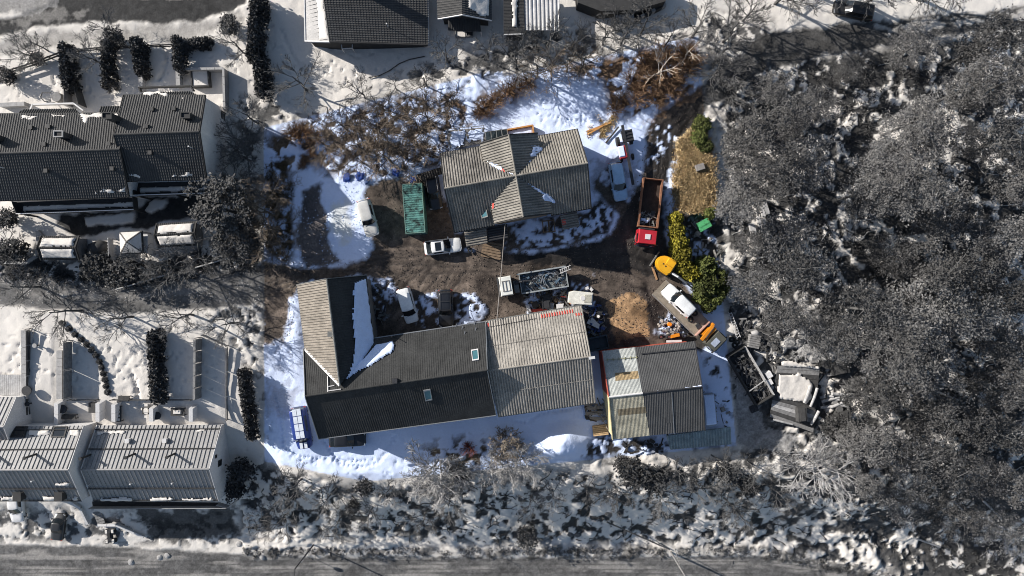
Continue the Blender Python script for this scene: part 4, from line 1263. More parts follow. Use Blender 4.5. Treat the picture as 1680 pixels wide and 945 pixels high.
for pg in ([(2, 814), (32, 813), (33, 820), (2, 820)], [(71, 814), (98, 812), (100, 820), (70, 820)], [(119, 814), (130, 813), (130, 820), (119, 820)], [(90, 792), (115, 790), (115, 796), (91, 796)]):
    blanket('snow_cover', snow_out, r, *gmC['S'][:2], pg, .28, .11, 64, .15)
for x in (37, 104):
    p = ray_plane(x, 812, *gmC['S'][:2]); m = MB(); m.box(p + Vector((0, 0, .4)), (.8, .9, 1.0)); m.box(p + Vector((0, 0.05, .95)), (1.0, 1.1, .12)); m.build('dormer', wall_dark, r)
# third house just entering at the left edge
r = root_at('town_house', 'corner of a seam-roofed house cut by the left edge above the town houses', 'house', -10, 690)
gable(r, (-60, 652), (28, 651), (-75, 700), (7, 700), (-60, 735), (20, 735), 2.0, 2.0, 4.2, (seam_light, seam_light), wall_white, 'rib', over=.1, zb=-4, period=.5, profile=SEAM, trim=trim_light, gutters=False)

he = root_at('neighbour_house', 'big dark tiled house at the top with a snow-white western roof strip', 'house', 610, 20)
e0, e1 = P(700, -70, 2.0), P(702, 74, 2.0); r0, r1 = P(522, -70, 3.9), P(541, 69, 3.9); w0, w1 = P(498, -70, 3.1), P(501, 68, 3.1)
def flip_tiled(root, a, b, c, d, mt):
    m = MB(); n = tiled(m, a, b, c, d); m.build('roof_slope', mt, root); return (a, n)
pe = flip_tiled(he, e0, e1, r1, r0, tile_black)
m = MB(); nw = ribbed(m, [w0, w1, r1, r0], (r1 - r0), .5, SEAM); m.build('roof_slope', seam_light, he)
blanket('snow_cover', snow_out, he, w0, nw, [(519, -10), (530, -10), (540, 66), (524, 66)], .14, .14, 71, .1)
MB().tube([r0, r1], .1, 8).build('ridge_cap', trim_dark, he)
MB().bar(w1, r1, .14, .34).build('barge_board', trim_light, he); MB().bar(e1, r1, .12, .34).build('barge_board', wall_dark, he)
MB().tube([w0, w1], .1, 6).build('gutter', trim_light, he); MB().tube([e0 + Vector((.08, 0, -.05)), e1 + Vector((.08, 0, -.05))], .09, 6).build('gutter', wall_grey, he)
m = MB(); wallset(m, [(w0.x + .3, w0.y), (w1.x + .3, w1.y + .4), (r1.x, r1.y + .4), (e1.x - .4, e1.y + .4), (e0.x - .4, e0.y)], [2.9, 2.9, 3.7, 1.9, 1.9], -.4); m.build('wall', wall_dark, he)
pipe_vent(he, 637, 45, pe, .05, 1.2, trim_light)
chimney(he, 585, -22, pe, 1.0, 1.0, 5.5, wall_dark)
cr = [P(560, 70, 1.8), P(578, 69, 1.8), P(578, 79, 1.8), P(561, 80, 1.8)]
m = MB()
for i in range(4): m.bar(cr[i], cr[(i + 1) % 4], .1, .12)
for p in cr[2:]: m.bar(Vector((p.x, p.y, 0)), p, .1, .1)
m.build('porch_frame', trim_light, he)
hf = root_at('garden_house', 'small gabled garden house at the top, right of the big dark tiled house', 'garden house', 762, 25)
w0, w1 = P(716, -40, 3.0), P(718.5, 31.5, 3.0); r0, r1 = P(757, -40, 4.6), P(758.5, 24.5, 4.6); e0, e1 = P(806, -40, 3.0), P(806.5, 34, 3.0)
flip_tiled(hf, w0, w1, r1, r0, tile_black); pe = flip_tiled(hf, e0, e1, r1, r0, tile_dark)
blanket('snow_cover', snow_out, hf, pe[0], pe[1], [(768, -8), (803, -8), (803, 28), (786, 26), (768, 13)], .18, .14, 73, .15)
for a in (w1, e1): MB().bar(a, r1, .1, .2).build('barge_board', trim_light, hf)
m = MB(); wallset(m, [(w1.x + .5, w1.y + .5), (r1.x, r1.y + .5), (e1.x - .5, e1.y + .5), (e0.x - .5, e0.y), (w0.x + .5, w0.y)], [2.8, 4.3, 2.8, 2.8, 2.8], -.3); m.build('wall', wall_dark, hf)
c = [P(735, 27, 2.3), P(787, 27, 2.3), P(789, 52, 1.8), P(735, 50, 1.8)]
m = MB(); ribbed(m, c, c[1] - c[0], .3, FINE); m.build('porch_roof', wall_dark, hf)
for p in c[2:]: MB().bar(Vector((p.x, p.y, -.1)), p - Vector((0, 0, .1)), .12, .12).build('post', trim_light, hf)
for lab, x, y, wx, wy in (('larger snow-filled planter box in front of the small garden house', 756, 58, 1.2, .8), ('smaller dark planter box in front of the small garden house', 771, 58, .8, .6)):
    b = root_at('planter', lab, 'planter', x, y); p = G(x, y)
    m = MB()
    for sx, sy, a_, b_ in ((0, 1, wx, .08), (0, -1, wx, .08), (1, 0, .08, wy - .08), (-1, 0, .08, wy - .08)):
        m.box((p.x + sx * wx / 2, p.y + sy * wy / 2, .25), (a_, b_, .7))
    m.build('side_board', wood_grey_out, b)
    MB().box((p.x, p.y, .25), (wx - .1, wy - .1, .5)).build('snow_fill' if wx > 1 else 'soil', snow_out if wx > 1 else heath, b)
hg = root_at('garage', 'dark lean-to roof with a strip of snow at the top, beside the pale ribbed carport', 'garage', 838, 25)
c = [P(826, -40, 3.2), P(826.5, 57, 3.2), P(860, 56, 2.9), P(858, -40, 2.9)]
m = MB(); n = ribbed(m, c, c[1] - c[0], .4, FINE); m.build('roof', wall_dark, hg)
blanket('snow_cover', snow_out, hg, c[0], n, [(838, -10), (849, -10), (849, 44), (840, 46)], .18, .14, 75, .2)
MB().bar(c[1], c[2], .12, .2).build('gutter', trim_light, hg)
m = MB(); wallset(m, [(c[0].x + .3, c[0].y), (c[1].x + .3, c[1].y + .3), (c[2].x - .3, c[2].y + .3), (c[3].x - .3, c[3].y)], [3, 3, 2.7, 2.7], -.3); m.build('wall', wall_dark, hg)
hc = root_at('carport', 'pale ribbed carport roof behind the bare tree at the top centre', 'carport', 888, 25)
flat_roof('roof', hc, [(860, -30), (918, -30), (918, 50), (861, 50)], [2.7, 2.5, 2.5, 2.7], M('carport_sheet', g(.45), .7, .15, 1), None, period=.5, profile=CORR)
hk = root_at('terrace', 'dark timber terrace and house corner at the top, beside a slanting retaining wall', 'terrace', 1010, 20)
q = [P(945, -30, 2.5), P(1095, -30, 2.5), P(1092, 2, 2.5), P(1045, 16, 2.5), P(985, 18, 2.5), P(948, 4, 2.5)]
MB().prism([(p.x, p.y) for p in q], -.3, 2.5).build('wall', wall_dark, hk)
m = MB(); m.prism([(p.x, p.y) for p in [P(1008, 12, 1.2), P(1040, 8, 1.2), P(1042, 34, 1.2), P(1010, 50, 1.2)]], -.2, 1.0); m.build('deck', wood_grey_out, hk)
m = MB()
for i in range(6):
    a = P(1012 + 5 * i, 14 - i * .7, 1.1); b = P(1013 + 5 * i, 46 - 2.6 * i, 1.1); m.bar(a, b, .3, .08)
m.build('deck_board', wood_light_out, hk)
rw = root_at('retaining_wall', 'slanting dark retaining wall below the terrace at the top', 'wall', 1055, 26)
m = MB()
for i in range(12):
    a = P(1022 + 5.8 * i, 43 - 2.9 * i, .8); b = P(1022 + 5.8 * (i + .94), 43 - 2.9 * (i + .94), .8)
    MB().bar(a - Vector((0, 0, .3)), b - Vector((0, 0, .3)), .35, 1.4).build('block', wall_grey if i % 3 == 2 else wall_dark, rw)
# ------------------------------------------------------------------ vehicles
def paint(name, col, rough=0.35):
    return M('paint_' + name, col, rough, 0.14, 1.1, 0, spec=0.5, coat=0.25, fine=0.03)

def car(name, label, pm, loc, rz, L=4.6, W=1.82, H=1.48, rb=.06, rt=.20, wt=.56, wb=.72, shoulder=.62, nose=.42, roofm=None, hoodm=None, sunroof=False, group=None, rack=False, cat='car', tail=None, topw=.375, rails=False):
    r = thing(name, label, cat, loc, rz, group)
    zs = H * shoulder
    # lower body: sections from tail (0) to nose (1)
    secs = [(0.0, .80, .80 * zs, .35), (.02, .90, (tail or .93) * zs, .24), (.08, .97, (tail or .97) * zs, .2), (.2, 1.0, zs, .2), (.5, 1.0, zs * .99, .2), (wb - .02, 1.0, zs * .96, .2),
            (.86, .985, zs * .88, .2), (.95, .92, zs * .80, .22), (.985, .80, H * nose * 1.08, .26), (1.0, .66, H * nose, .34)]
    m = MB(); prof = None
    for t, w, z, zb in secs:
        y = (t - .5) * L; hw = W / 2 * w
        ring = [(-hw * .9, zb), (-hw, zb + .12), (-hw * 1.0, z * .72), (-hw * .97, z * .90), (-hw * .88, z * .985), (-hw * .45, z * 1.02), (0, z * 1.028), (hw * .45, z * 1.02), (hw * .88, z * .985), (hw * .97, z * .90), (hw, z * .72), (hw, zb + .12), (hw * .9, zb)]
        n = len(ring)
        m.v += [(x, y, zz) for x, zz in ring]
    for i in range(len(secs) - 1):
        for k in range(n):
            a, b = i * n + k, i * n + (k + 1) % n
            m.f.append((a, b, b + n, a + n))
    m.f.append(tuple(range(n))); m.f.append(tuple((len(secs) - 1) * n + k for k in range(n - 1, -1, -1)))
    m.f = [f[::-1] for f in m.f]
    m.build('body', pm, r, True)
    # greenhouse
    def ringp(y0, y1, hw, z, bowf, bowr):
        pts = []
        for k in range(5):
            u = -1 + k / 2; pts.append((hw * .97 * u, y1 - bowf * u * u, z))
        for k in range(1, 4): pts.append((hw, y1 - bowf + (y0 + bowr - y1 + bowf) * k / 4, z))
        for k in range(5):
            u = 1 - k / 2; pts.append((hw * .97 * u, y0 + bowr * u * u, z))
        for k in range(1, 4): pts.append((-hw, y0 + bowr + (y1 - bowf - y0 - bowr) * k / 4, z))
        return pts
    Y = lambda t: (t - .5) * L
    lo = ringp(Y(rb), Y(wb), W * .45, zs * .985, .16, .08)
    hi = ringp(Y(rt), Y(wt), W * topw, H - .05, .10, .06)
    def side(name, ks, mt, par, grow=0.0):
        mm = MB()
        for k in ks:
            j = (k + 1) % 16
            mm.add([Vector(lo[k]), Vector(lo[j]), Vector(hi[j]), Vector(hi[k])], [(3, 2, 1, 0)])
        return mm.build(name, mt, par, False)
    side('windscreen', [0, 1, 2, 3], glass_dark, r)
    side('rear_window', [8, 9, 10, 11], glass_dark, r)
    side('side_window', [5, 6], glass_dark, r)
    side('side_window', [13, 14], glass_dark, r)
    for k in (4, 7, 12, 15):
        j = (k + 1) % 16
        MB().add([lo[k], lo[j], hi[j], hi[k]], [(3, 2, 1, 0)]).build('pillar', pm, r)
    c0 = [(x * 1.015, y, z) for x, y, z in hi]
    mid = [(x * .86, y * 1.0 - (y - sum(p[1] for p in hi) / 16) * .10, H - .012) for x, y, z in hi]
    top = [(x * .45, y - (y - sum(p[1] for p in hi) / 16) * .5, H + .006) for x, y, z in hi]
    m = MB(); m.v = [(x, y, z - .03) for x, y, z in c0] + c0 + mid + top
    for q in range(3):
        for k in range(16):
            j = (k + 1) % 16
            m.f.append((q * 16 + k, (q + 1) * 16 + k, (q + 1) * 16 + j, q * 16 + j))
    m.f.append(tuple(48 + k for k in range(15, -1, -1)))
    m.build('roof', roofm or pm, r, True)
    if sunroof:
        yc = (Y(rt) + Y(wt)) / 2
        MB().box((0, yc + .05, H + .006), (W * .56, L * .16, .03)).build('sunroof', glass_dark, r)
    if hoodm:
        MB().box((0, (Y(wb) + Y(.97)) / 2, zs * .93), (W * .6, (Y(.96) - Y(wb)) * .9, .09)).build('bonnet_panel', hoodm, r)
    for sx in (-1, 1):
        MB().box((sx * W * .36, Y(.965), zs * .70), (W * .18, .16, .13), sx * -.35).build('headlight', rim_met, r)
        MB().box((sx * W * .40, Y(.018), zs * .78), (W * .13, .10, .18), sx * .25).build('tail_light', red_sheet, r)
        MB().box((sx * (W / 2 + .08), Y(wb - .05), zs * 1.02), (.2, .12, .14)).build('mirror', pm, r)
        for yy in (.18, .81):
            w = MB().cyl((sx * (W / 2 - .12), Y(yy), .33), .33, .22, Vector((1, 0, 0)), 14).build('wheel', rubber, r)
            MB().cyl((sx * (W / 2 - .005), Y(yy), .33), .2, .03, Vector((1, 0, 0)), 10).build('rim', rim_met, w)
    # joint between bonnet and body, wipers
    m = MB(); m.box((-.25, Y(wb) + .03, zs * 1.0), (.5, .025, .03), .12); m.box((.3, Y(wb) + .03, zs * 1.0), (.5, .025, .03), .12)
    m.build('wiper', trim_dark, r)
    if rails:
        for sx in (-1, 1):
            MB().tube([(sx * W * topw * .93, Y(rt) + .15, H + .0), (sx * W * topw * .95, (Y(rt) + Y(wt)) / 2, H + .07), (sx * W * topw * .93, Y(wt) - .25, H + .0)], .035, 6).build('roof_rail', trim_light, r)
    if rack:
        m = MB()
        y0, y1 = Y(rt) + .05, Y(wt) - .2
        for sx in (-.36, .36): m.bar((sx * W, y0, H + .14), (sx * W, y1, H + .14), .03, .03)
        for k in range(3):
            y = y0 + (y1 - y0) * k / 2; m.bar((-.37 * W, y, H + .18), (.37 * W, y, H + .18), .045, .045)
        for sx in (-.36, .36):
            for y in (y0, y1): m.bar((sx * W, y, H - .05), (sx * W, y, H + .16), .05, .05)
        m.build('roof_rack', metal_dark, r)
    return r

def at(px, py, dz=0.9):
    p = GS(px, py, dz); return p
silver = paint('silver', (0.50, 0.51, 0.52)); white = paint('white', (0.72, 0.72, 0.70)); blackp = paint('black', (0.012, 0.013, 0.016))
shade_blue = paint('silver_shade_blue', (0.32, 0.47, 0.64)); dusty = paint('silver_dusty', (0.46, 0.45, 0.42), .55)  # first paint: silver with the blue of shade and reflected sky mixed in
sedan = car('car', 'white saloon with dark glass roof panel parked in front of the green container', white, at(726, 404), heading(60, -7), 4.65, 1.85, 1.45, sunroof=True)
car('car', 'dusty silver estate car nosed down beside the snow bank, left of the green container', dusty, at(603, 357), heading(88, 320), 4.7, 1.8, 1.62, .02, .07, .60, .70, .60, hoodm=None)
car('car', 'black estate car squeezed between the green container and the house', blackp, at(711, 314), heading(48, 300), 4.5, 1.8, 1.5, .02, .08, .58, .72, rails=True)
car('car', 'pale blue-silver estate car parked along the east gable of the house', shade_blue, at(1015, 297), heading(44, 250), 4.9, 1.85, 1.5, .02, .07, .60, .74)
car('van', 'white high-roofed van beside the north wing of the barn', white, at(668, 501, 1.2), heading(76, 270), 4.5, 1.75, 1.85, .0, .03, .66, .80, .56, cat='van', topw=.43)
car('car', 'black off-road car with a roof rack facing the barn', blackp, at(731, 506, 1.1), heading(8, 280), 4.7, 1.9, 1.8, .03, .07, .58, .68, .60, rack=True)
bluev = car('minibus', 'blue minibus with white roof panels beside the west gable of the barn', paint('blue', (0.02, 0.045, 0.22)), at(493, 703, 1.2), heading(58, 370), 5.3, 1.95, 1.95, .0, .03, .74, .83, .55, cat='van', topw=.44)
for i in range(2):
    for j in range(4):
        MB().box(((i - .5) * .56 - .08, -2.15 + j * .94, 1.985), (.5, .84, .05)).build('roof_panel', M('panel_white', (.56, .60, .66), .5, .08), bluev)
for sx in (-.28, .28):
    MB().box((sx, 2.18, 1.05), (.38, .74, .06)).build('bonnet_panel', M('panel_white', (.56, .60, .66), .5, .08), bluev)
c_ = car('car', 'black car with snow on its windscreen, half under the south eave of the barn', blackp, at(569, 722, .9), heading(300, -12), 4.6, 1.8, 1.5, .05, .18, .55, .70)
blanket('snow_cover', snow_in, None, c_.matrix_world @ Vector((0, 0, 0)), Vector((0, 0, 1)), None, .12, .1, 80, .25, real=[Vector((c_.location.x + a, c_.location.y + b, c_.location.z + 1.33)) for a, b in ((.5, -.45), (1.1, -.5), (1.0, .5), (.65, .55))])
_s = [o for o in bpy.data.objects if o.name.startswith('snow_cover') and o.parent is None][0]
_s.data.transform(Matrix.Translation(-c_.location)); _s.data.transform(Matrix.Rotation(-c_.rotation_euler.z, 4, 'Z')); _s.parent = c_
darkcar = car('car', 'dark car parked beside the upper right street', paint('dark_grey', g(.02)), at(1402, 15), heading(-100, -22) , 5.0, 1.95, 1.65, .02, .07, .62, .75)
car('car', 'dark pick-up with light cab window parked below the white town house', paint('charcoal', g(.03)), at(93, 866, 1.0), heading(5, -40), 3.6, 1.6, 1.4, .25, .42, .72, .84)
car('car', 'pale car nosing out from under the town house balcony at the bottom left', paint('pale', g(.62)), at(24, 832, 1.0), heading(2, 30), 4.3, 1.75, 1.45)

# small four-wheeled farm runabout with snow on it
q = at(180, 880, .7)
r = thing('quad_bike', 'dark quad bike with four snowy patches, parked beside the dark pick-up', 'quad bike', q, heading(2, 30))
m = MB(); m.box((0, 0, .62), (.7, 1.9, .35), 0, .8); m.build('body', metal_dark, r)
MB().tube([(-.45, .55, .95), (0, .45, 1.05), (.45, .55, .95)], .03, 6).build('handlebar', metal_dark, r)
MB().box((0, -.2, .86), (.4, .8, .14), 0, .8).build('seat', rubber, r)
for sx in (-1, 1):
    for sy in (-1, 1):
        MB().cyl((sx * .5, sy * .65, .3), .3, .26, Vector((1, 0, 0)), 12).build('wheel', rubber, r)
        b = MB(); b.box((sx * .42, sy * .65, .70), (.44, .6, .06)); b.build('mudguard', metal_dark, r)
        MB().box((sx * .42, sy * .65, .76), (.36, .5, .08), 0, .8).build('snow_cover', snow_out, r)

# ------------------------------------------------------------------ tipper truck
def wheels(r, W, ys, rad=.5, tw=.32, mat=None):
    for y in ys:
        for sx in (-1, 1):
            w = MB().cyl((sx * (W / 2 - tw / 2), y, rad), rad, tw, Vector((1, 0, 0)), 16).build('wheel', rubber, r)
            MB().cyl((sx * (W / 2 + .005), y, rad), rad * .55, .03, Vector((1, 0, 0)), 10).build('rim', mat or rim_met, w)

def cab(r, pm, W, y0, y1, zb, zt, hatch=None):
    m = MB()
    secs = [(zb, 1.0, 0.0), (zb + (zt - zb) * .5, 1.0, 0.0), (zt - .12, .95, .10), (zt, .88, .16)]
    for z, k, d in secs:
        hw = W / 2 * k
        m.v += [(-hw, y0 + d * .4, z), (hw, y0 + d * .4, z), (hw, y1 - d * 1.2, z), (hw * .85, y1 - d, z), (-hw * .85, y1 - d, z), (-hw, y1 - d * 1.2, z)]
    for i in range(3):
        for k in range(6):
            a, b = i * 6 + k, i * 6 + (k + 1) % 6
            m.f.append((a, b, b + 6, a + 6))
    m.f.append((18, 19, 20, 21, 22, 23)); m.f.append((5, 4, 3, 2, 1, 0))
    c = m.build('cab', pm, r)
    MB().box((0, y1 - .01, zb + (zt - zb) * .66), (W * .86, .05, (zt - zb) * .36)).build('windscreen', glass_dark, c)
    for sx in (-1, 1):
        MB().box((sx * (W / 2 + .004), (y0 + y1) / 2 + .1, zb + (zt - zb) * .66), (.03, (y1 - y0) * .55, (zt - zb) * .34)).build('side_window', glass_dark, c)
        MB().box((sx * (W / 2 + .17), y1 - .12, zb + (zt - zb) * .68), (.2, .1, .5)).build('mirror', metal_dark, c)
        MB().box((sx * W * .36, y1 + .02, zb + .14), (.3, .08, .2)).build('headlight', rim_met, c)
    MB().box((0, y1 + .12, zb + .02), (W * .98, .22, .3)).build('bumper', metal_dark, c)
    if hatch:
        MB().box((0, (y0 + y1) / 2 - .05, zt + .04), (.62, .62, .1)).build('roof_hatch', hatch, c)
    return c

def bed(r, mt, W, y0, y1, zf, zt, floor=None, thick=.1):
    MB().box((0, (y0 + y1) / 2, zf), (W, y1 - y0, .12)).build('bed_floor', floor or mt, r)
    for sx in (-1, 1):
        m = MB(); m.box((sx * (W / 2 - thick / 2), (y0 + y1) / 2, (zf + zt) / 2 + .06), (thick, y1 - y0, zt - zf))
        m.box((sx * (W / 2 - thick / 2), (y0 + y1) / 2, zt + .1), (thick + .08, y1 - y0, .1)); m.build('side_wall', mt, r)
    MB().box((0, y0 + thick / 2, (zf + zt) / 2 + .05), (W - 2 * thick, thick, zt - zf)).build('tailgate', mt, r)
    MB().box((0, y1 - thick / 2, (zf + zt) / 2 + .10), (W - 2 * thick, thick, zt - zf + .2)).build('headboard', mt, r)

def scrap(name, parent, area, n, mats, seed, zf, lmin=.3, lmax=1.6, local=True):
    """a heap of odds and ends too jumbled to count: one mesh per material, kind stuff"""
    rg = random.Random(seed)
    out = []
    for mi, mt in enumerate(mats):
        m = MB()
        for _ in range(n // len(mats)):
            x = rg.uniform(area[0], area[2]); y = rg.uniform(area[1], area[3])
            z = zf(x, y) + rg.uniform(.03, .28)
            a = rg.uniform(0, math.pi); L = rg.uniform(lmin, lmax)
            d = Vector((math.cos(a), math.sin(a), rg.uniform(-.25, .25))) * (L / 2)
            k = rg.random()
            c = Vector((x, y, z))
            if k < .55: m.bar(c - d, c + d, rg.uniform(.06, .22), rg.uniform(.03, .1))
            elif k < .8: m.tube([c - d, c + d * .2 + Vector((0, 0, rg.uniform(0, .2))), c + d], rg.uniform(.025, .06), 5)
            else: m.box(c, (rg.uniform(.2, .6), rg.uniform(.2, .7), rg.uniform(.1, .4)), a, rg.uniform(.6, 1))
        o = m.build(name, mt, parent)
        o['kind'] = 'stuff'
        out.append(o)
    return out

q = at(1064, 348, 1.4)
t = thing('tipper_truck', 'red-cabbed tipper truck with a rusty open bed, parked east of the house', 'truck', q, heading(-12, 108))
cab(t, paint('red', (0.44, 0.02, 0.03)), 2.35, 2.3, 4.15, .75, 2.7, trim_light)
bed(t, rust, 2.45, -4.1, 1.95, 1.15, 2.0, M('soil_load', (.055, .038, .030), .95, .35, 2))
m = MB(); m.box((0, -.2, .8), (.9, 8.0, .3)); m.build('chassis', metal_dark, t)
MB().box((0, 2.12, 1.6), (1.7, .22, 1.1)).build('air_intake', metal_dark, t)
wheels(t, 2.3, (3.2, -1.6, -2.9))
MB().bar((-1.2, 1.9, 2.24), (1.2, 1.9, 2.24), .14, .16).build('cab_guard', rust, t)
scrap('scrap', t, (-1.0, .1, 1.0, 1.7), 36, [metal_dull, metal_dark, grey_wood], 4, lambda x, y: 1.25)
blanket('snow_cover', snow_in, None, Vector((0, 0, 1.45)), Vector((0, 0, 1)), None, .2, .1, 82, .3, real=[Vector((a, b, 1.45)) for a, b in ((-.3, .8), (1.0, .75), (1.05, 1.35), (-.1, 1.4))])
_s = [o for o in bpy.data.objects if o.name.startswith('snow_cover') and o.parent is None][0]; _s.parent = t

q = at(876, 462, 1.3)
t = thing('flatbed_truck', 'white-cabbed truck with a grey dropside bed full of scrap, in the middle of the yard', 'truck', q, heading(-100, 16))
cab(t, paint('cab_white', (0.66, 0.66, 0.60)), 2.45, 2.75, 4.35, .75, 2.75)
m = MB()
for x in (-.62, .62): m.bar((x, 3.0, 2.80), (x, 3.95, 2.80), .06, .06)
for y in (3.05, 3.5, 3.9): m.bar((-.62, y, 2.80), (.62, y, 2.80), .06, .06)
m.build('roof_frame', grey_wood, t)
bed(t, M('bed_grey', (.30, .32, .32), .6, .2, 2), 2.55, -4.15, 1.75, 1.15, 1.65, M('bed_floor', (.13, .15, .155), .7, .35, 1.5), .09)
m = MB(); m.box((0, -.2, .8), (.9, 8.0, .3)); m.build('chassis', metal_dark, t)
m = MB(); m.cyl((.2, 2.2, 1.4), .28, 1.2, n=10); m.tube([(.2, 2.2, 2.0), (.25, 1.2, 2.2), (.1, -.4, 2.0)], [.13, .1, .08], 8); m.build('loader_crane', metal_dark, t)
MB().box((-.3, 2.25, 1.5), (1.5, .6, .7)).build('tool_box', metal_dull, t)
wheels(t, 2.4, (3.4, -1.4, -2.7))
scrap('scrap', t, (-1.05, -3.9, 1.05, 1.4), 110, [metal_dull, metal_grey, metal_dark, M('blue_grey_metal', (.10, .15, .20), .5, .3, 2)], 9, lambda x, y: 1.25)
m = MB()
for sx in (-.22, .22): m.bar((.7 + sx, -3.3, 1.75), (1.05 + sx, -4.75, 1.95), .06, .08)
for k in range(5): m.bar((.52 + .06 * k, -3.45 - .26 * k, 1.78 + .04 * k), (.96 + .06 * k, -3.45 - .26 * k, 1.78 + .04 * k), .05, .05)
lad = m.build('ladder', trim_light, None); lad.location = t.location; lad.rotation_euler = t.rotation_euler
tag(lad, 'pale ladder sticking out over the tail of the white-cabbed truck bed', 'ladder')

# ------------------------------------------------------------------ crane truck carrying a white off-road car
q = at(1131, 520, 1.0)
t = thing('crane_truck', 'flatbed recovery truck with an orange folded crane behind its cab', 'truck', q, heading(66, 64))
MB().box((0, -1.6, .98), (2.45, 7.4, .14)).build('bed_floor', M('bed_tan', (.26, .22, .17), .8, .2, 2), t)
m = MB()
for sx in (-1, 1): m.box((sx * 1.24, -1.6, 1.02), (.08, 7.4, .2))
m.build('side_rail', grey_wood, t)
MB().box((0, 2.06, 1.35), (2.45, .12, .9)).build('headboard', M('headboard_pink', (.42, .25, .20), .8, .2, 2), t)
m = MB(); m.box((0, .2, .7), (.9, 9.6, .3)); m.build('chassis', metal_dark, t)
orange = paint('orange', (0.62, 0.22, 0.012))
cr = MB(); cr.box((0, 2.75, 1.35), (1.2, .7, 1.1)); cr.build('crane_base', orange, t)
MB().bar((-1.15, 2.55, 2.15), (1.2, 2.75, 2.3), .34, .36).build('crane_boom', orange, t)
MB().bar((-1.1, 3.05, 2.0), (.9, 3.15, 2.1), .26, .28).build('crane_boom', orange, t)
MB().bar((-1.2, 2.5, 1.0), (-1.2, 2.5, 2.2), .3, .3).build('crane_leg', orange, t)
MB().tube([(-.9, 2.8, 2.45), (.7, 2.95, 2.55)], .07, 8).build('crane_ram', metal_dark, t)
cab(t, M('cab_olive', (.085, .085, .07), .6, .25, 2), 2.3, 3.45, 5.0, .7, 2.5)
MB().box((.25, 4.15, 2.53), (1.0, .7, .08)).build('roof_panel', M('panel_grey', (.34, .38, .46), .6, .15, 3), t)
wheels(t, 2.3, (4.3, -1.6, -2.8))
wc = car('car', 'white off-road car strapped on the bed of the recovery truck', white, P(1114, 493, 2.1), 0, 4.6, 1.85, 1.75, .0, .03, .60, .70, .60)
wc.rotation_euler = (0, 0, heading(-62, -60)); wc.location.z = t.location.z + 1.07; 
k = P(1114, 493, t.location.z + 2.1); wc.location.x, wc.location.y = k.x, k.y
for lab, x, y in (('loose tyre on the recovery truck bed, nearer its left edge', 1133, 524), ('loose tyre on the recovery truck bed, close behind the white car', 1140, 514)):
    z = t.location.z + 1.17; p = P(x, y, z)
    o = MB().torus((0, 0, 0), .26, .13, n=16, m=8).build('tyre', rubber, None, True); o.location = p
    tag(o, lab, 'tyre', 'loose tyres on the recovery truck')
    MB().cyl((0, 0, 0), .18, .1, n=10).build('rim', brown_wood, o)
o = MB().box((0, 0, 0.05), (.55, .6, .12)).build('steel_plate', metal_dark, None); p = P(1145.5, 535, t.location.z + 1.06); o.location = p; o.rotation_euler.z = .5
tag(o, 'dark square plate lying on the recovery truck bed', 'plate')

# ------------------------------------------------------------------ excavator
q = at(1094, 437, .8)
ex_ = thing('excavator', 'yellow mini excavator with its grey boom reaching into the hedge', 'excavator', q, heading(46, 30))
yel = paint('yellow', (0.68, 0.34, 0.012))
pts = [(1.05 * math.cos(a), -.35 + 1.25 * math.sin(a)) for a in [math.pi + math.pi * k / 10 for k in range(11)]] + [(1.05, .45), (.7, .75), (-.75, .8), (-1.05, .5)]
m = MB(); m.prism(pts, .75, 1.45); m.prism([(x * .88, -.05 + y * .86) for x, y in pts], 1.45, 1.72)
m.build('counterweight', yel, ex_)
m = MB(); m.box((-.45, .05, 1.75), (.9, 1.2, .5), 0, .85); m.build('cab', yel, ex_)
MB().box((-.45, .81, 1.2), (.7, .05, .7)).build('windscreen', glass_dark, ex_)
for x, y in ((-.15, -.45), (.2, -.3), (.1, -.7)): MB().box((x, y, 1.74), (.16, .12, .06), .4).build('cap', metal_dark, ex_)
for sx in (-1, 1):
    m = MB(); m.box((sx * .85, 0, .35), (.42, 2.5, .55)); 
    for k in range(9): m.box((sx * .85, -1.15 + k * .29, .64), (.46, .12, .06))
    m.build('track', rubber, ex_)
MB().box((0, -1.75, .35), (2.1, .12, .5)).build('dozer_blade', metal_dull, ex_)
MB().tube([(.45, .7, 1.2), (.5, 1.7, 2.0), (.55, 3.0, 1.7), (.55, 4.1, 1.0)], [.17, .16, .12, .1], 8).build('boom', metal_grey, ex_)
MB().box((.55, 4.3, .65), (.55, .5, .55), 0, .7).build('bucket', metal_grey, ex_)
pk = GS(1073, 446, .1)
o = MB().bar((-.1, -1.05, .1), (.1, 1.05, .14), .24, .1).build('timber_baulk', M('plank_bright', (.42, .24, .12), .8, .25, 3), None)
o.location = pk; o.rotation_euler.z = heading(-14, -30); tag(o, 'light brown timber baulk lying beside the yellow excavator', 'plank')

# ------------------------------------------------------------------ green container
q = GS(679, 342, 2.4)
L, W, Hh = 6.1, 2.45, 2.55
t = thing('shipping_container', 'green ribbed shipping container streaked with rust between the two silver and black cars', 'container', q, heading(6, 84))
teal = M('container_green', (.095, .235, .205), .65, .18, 1.0, .1)
m_ = teal.node_tree
teal_top = M('container_top', (.012, .018, .016), .8, .3, 1.6, .1, col2=(.11, .27, .235), fac2=.47, fine=.2)
m = MB()
for i in range(20):
    for j, (yy, zz) in enumerate(((0, 0), (.08, .0), (.12, .035), (.23, .035), (.27, 0))): pass
ys = []
for i in range(21):
    for f, h in ((0, 0), (.32, 0), (.45, .05), (.82, .05), (.95, 0)): ys.append((-L / 2 + .1 + (i + f) * (L - .2) / 21, h))
o_ = len(m.v)
for y, h in ys: m.v += [(-W / 2 + .06, y, Hh + h), (W / 2 - .06, y, Hh + h)]
